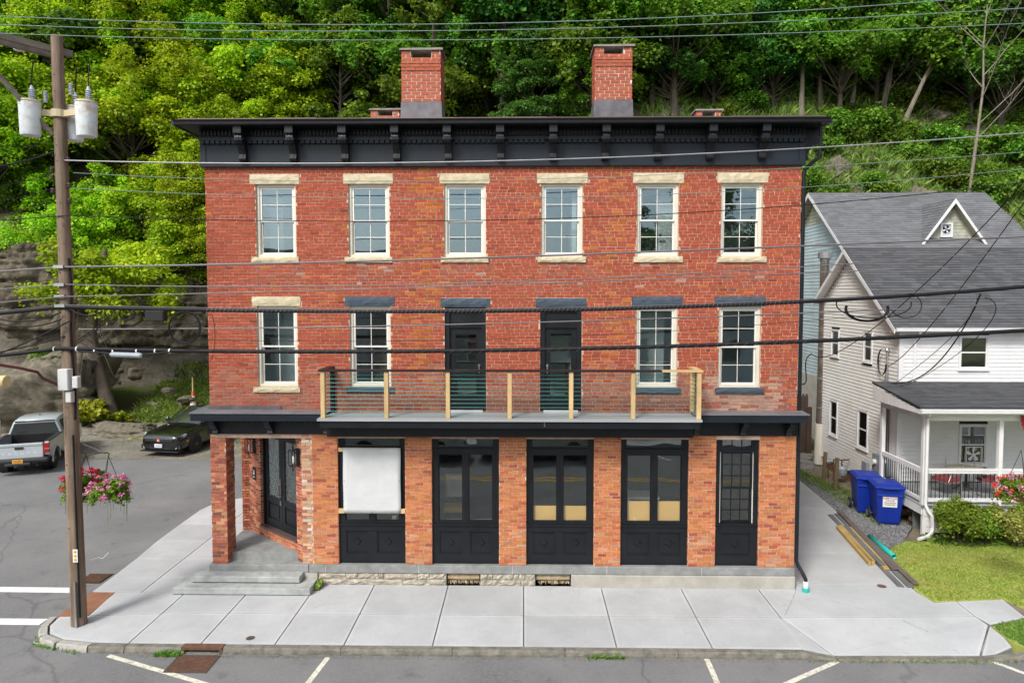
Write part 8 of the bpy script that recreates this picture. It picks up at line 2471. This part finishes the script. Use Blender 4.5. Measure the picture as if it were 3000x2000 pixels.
# bed sides with wheel arches cut into the lower edge
def side_prof(y0, y1, z0, z1, yc, r):
    pts = [(y0, z0 + .18), (y0, z1), (y1, z1), (y1, z0)]
    a = [(yc + r * math.cos(t), .40 + r * math.sin(t)) for t in np.linspace(0, math.pi, 11)]
    a = [(yy_, max(z0, zz)) for yy_, zz in a]
    return pts + a
for s in (-1, 1):
    x0, x1 = sorted((s * .80, s * .95))
    beveled(MB().prism(side_prof(-2.62, -.72, .55, 1.22, -1.70, .47), 'x', x0, x1), 'bed_side', P_, tk, .035)
    x0, x1 = sorted((s * .79, s * .965))
    MB().box(x0, x1, -2.60, -.74, 1.221, 1.245).build('bed_rail_cap', MAT['car_trim'], tk)
    flare = MB().tube([(s * .955, -1.70 + .48 * math.cos(t), .40 + .48 * math.sin(t)) for t in np.linspace(-.1, 3.24, 16)], .035, 6).build('arch_flare', MAT[P_], tk, smooth=True)
    for y in (-1.70, 1.62):
        MB().lathe([(.47, s * .55), (.47, s * .80), (.2, s * .801)], (0, y, .40), 20, 'x').build('wheel_well', MAT['car_trim'], tk)
        wheel_part(tk, s * .80, y, .39, .25, s)
    lt = beveled(MB().box(min(s * .77, s * .965), max(s * .77, s * .965), -2.66, -2.50, .80, 1.17), 'tail_light', 'lamp_red', tk, .02)
    MB().box(min(s * .80, s * .967), max(s * .80, s * .967), -2.667, -2.655, .955, .965).build('lamp_strip', MAT['plate_w'], lt)
beveled(MB().box(-.765, .765, -2.66, -2.58, .64, 1.20), 'tailgate', P_, tk, .02)
beveled(MB().box(-.76, .76, -2.685, -2.60, 1.10, 1.205), 'tailgate_lip', P_, tk, .015)
beveled(MB().box(-.14, .14, -2.69, -2.655, .99, 1.07), 'tailgate_handle', 'car_trim', tk, .012)
for i, ch in enumerate('TACOMA'): text_obj('lettering', ch, .15, MAT['plate_w'], tk, (-.50 + i * .20, -2.662, .84), (R(90), 0, 0), bold=.004, sx=1.15)
MB().box(-.79, .79, -2.575, -.72, .66, .70).build('bed_floor', MAT['car_trim'], tk)
rbm = MB()
for k in range(22): rbm.box(-.78 + k * .072, -.745 + k * .072, -.755, -.73, .70, 1.20)
rbm.box(-.79, .79, -.729, -.71, .70, 1.22)
rbm.build('bed_front_panel', MAT['car_trim'], tk)
beveled(MB().box(-.97, .97, -2.86, -2.60, .50, .66), 'rear_bumper', 'car_trim', tk, .05)
beveled(MB().box(-.42, .42, -2.90, -2.70, .40, .52), 'bumper_step', 'car_trim', tk, .04)
beveled(MB().box(-.17, .17, -2.875, -2.862, .51, .645), 'number_plate', 'plate_y', tk, .006)
text_obj('plate_lettering', 'KFJ-4984', .072, MAT['blue_ink'], tk, (0, -2.8775, .58), (R(90), 0, 0))
for s in (-1, 1): MB().tube([(s * .62, -2.7, .40), (s * .62, -2.88, .40)], .03, 8).build('exhaust', MAT['car_trim'], tk)
# cab: tapered loft
def cs(w_, zb, zbelt, wt, zt): return [(0, zb), (w_, zb), (w_, zbelt * .6 + zb * .4), (w_ * .99, zbelt), (wt * 1.02, zt - .06), (wt * .94, zt), (0, zt + .035)]
cab = [(-.70, cs(.93, .45, 1.20, .72, 1.70)), (-.62, cs(.94, .42, 1.20, .73, 1.76)), (.0, cs(.95, .42, 1.20, .74, 1.80)), (.75, cs(.95, .42, 1.19, .73, 1.79)), (1.05, cs(.95, .42, 1.17, .70, 1.70)), (1.6, cs(.95, .42, 1.12, .86, 1.18)), (2.4, cs(.93, .42, 1.06, .82, 1.08)), (2.68, cs(.86, .45, .90, .74, .96))]
MB_c = loft(cab); ob = MB_c.build('cab', MAT[P_], tk, smooth=True); bv = ob.modifiers.new('Bevel', 'BEVEL'); bv.width = .03; bv.segments = 2; bv.limit_method = 'ANGLE'; bv.angle_limit = R(50)
rw = MB().add([(-.82, -.715, 1.24), (.82, -.715, 1.24), (.69, -.690, 1.64), (-.69, -.690, 1.64)], [(0, 1, 2, 3)]).build('rear_window', MAT['car_dark_glass'], tk)
sm = rw.modifiers.new('Solidify', 'SOLIDIFY'); sm.thickness = .03; sm.offset = 0
for s in (-1, 1):
    for (ya_, yb_, yc_, yd_) in ((-.50, .12, .08, -.45), (.20, 1.25, .82, .22)):
        o = MB().add([(s * .952, ya_, 1.23), (s * .952, yb_, 1.22), (s * .775, yc_, 1.66), (s * .775, yd_, 1.66)], [(0, 1, 2, 3) if s > 0 else (3, 2, 1, 0)]).build('side_window', MAT['car_dark_glass'], tk); sm = o.modifiers.new('Solidify', 'SOLIDIFY'); sm.thickness = .02; sm.offset = 0
    beveled(MB().box(min(s * 1.0, s * 1.16), max(s * 1.0, s * 1.16), .95, 1.10, 1.20, 1.42), 'mirror', P_, tk, .03)
    MB().box(min(s * .955, s * .975), max(s * .955, s * .975), -.35, -.18, 1.06, 1.10).box(min(s * .955, s * .975), max(s * .955, s * .975), .30, .47, 1.06, 1.10).build('door_handle', MAT['car_trim'], tk)
ws = MB().add([(-.82, 1.56, 1.2), (.82, 1.56, 1.2), (.67, 1.08, 1.69), (-.67, 1.08, 1.69)], [(3, 2, 1, 0)]).build('windscreen', MAT['car_dark_glass'], tk); sm = ws.modifiers.new('Solidify', 'SOLIDIFY'); sm.thickness = .03; sm.offset = 0
MB().box(-.68, .68, -.73, -.68, 1.70, 1.735).build('third_brake_light', MAT['car_trim'], tk)
MB().prism([(-.05, 1.80), (.10, 1.80), (-.02, 1.89), (-.06, 1.88)], 'x', -.012, .012).build('antenna_fin', MAT['car_trim'], tk)
MB().tube([(.0, -2.5, .3), (.0, 2.4, .3)], .12, 8).build('chassis', MAT['car_trim'], tk)
tk.location = (-19.80, 12.0, -.12); tk.rotation_euler = (0, 0, R(21))
# pale bin and orange sign edge left of the truck
o = MB().tube([at(0, 1370, Y=10.5)[:2] + (-.1,), at(0, 1370, Y=10.5)[:2] + (1.75,)], [.07, .07], 10).build('cream_post', MAT['vinyl'], None); tag(o, 'cream post beside the pickup at the lot edge', 'post')

# ============================================================ ACROSS THE STREET (seen in the window glass)
MAT['tan_wall'] = M('tan_wall', (.42, .39, .31), .9, var=.12, vs=1)
o = MB().box(-60, 60, -17.4, -17.0, -.2, 1.9).build('retaining_wall', MAT['tan_wall']); tag(o, 'long tan retaining wall across the street', 'wall')
def plain_house(x0, x1, y0, y1, h, mat, label, ridge=3.0):
    t = thing('street_house', label, 'house', ((x0 + x1) / 2, (y0 + y1) / 2, 0))
    MB().box(x0, x1, y0, y1, 1.5, h).build('wall', MAT[mat], t)
    ym_ = (y0 + y1) / 2
    MB().prism([(y0 - .4, h - .1), (y1 + .4, h - .1), (ym_, h + ridge)], 'x', x0 - .4, x1 + .4).build('roof', MAT['shingle'], t)
    n = int((x1 - x0) / 2.6)
    for r_ in range(int((h - 1.5) / 2.9)):
        for k in range(n):
            xx = x0 + 1.0 + k * 2.6; zz = 2.6 + r_ * 2.9
            wn = frame_boxes(xx, xx + 1.1, zz, zz + 1.5, .09, y1 + .002, y1 + .06).build('window', MAT['trim'], t)
            MB().box(xx + .09, xx + 1.01, y1 + .002, y1 + .02, zz + .09, zz + 1.41).build('pane', MAT['car_dark_glass'], wn)
    return t
plain_house(-19, -9, -31, -23, 6.4, 'siding', 'pale house with white walls across the street')
plain_house(-7, 2.5, -33, -24, 5.6, 'tan_wall', 'low tan-walled house across the street', 2.0)
plain_house(5, 14, -31, -23, 6.0, 'siding_old', 'cream-walled house across the street', 2.6)
plain_house(17, 27, -32, -24, 6.0, 'siding', 'white house across the street')
LR = 'leafy tree behind the houses across the street'
for (x, y, i, sc) in ((17, -52, 0, 1.3), (24, -50, 1, 1.35), (31, -52, 2, 1.35), (38, -50, 0, 1.2), (-30, -50, 1, .9), (11, -56, 2, 1.1), (21, -40, 2, .8), (-22, -40, 0, .62), (3, -38, 2, .52), (-9, -40, 1, .45), (9.5, -36, 1, .62)):
    plant(protoF, i, x, y, sc, x, 0.0, LR, 'trees across the street')
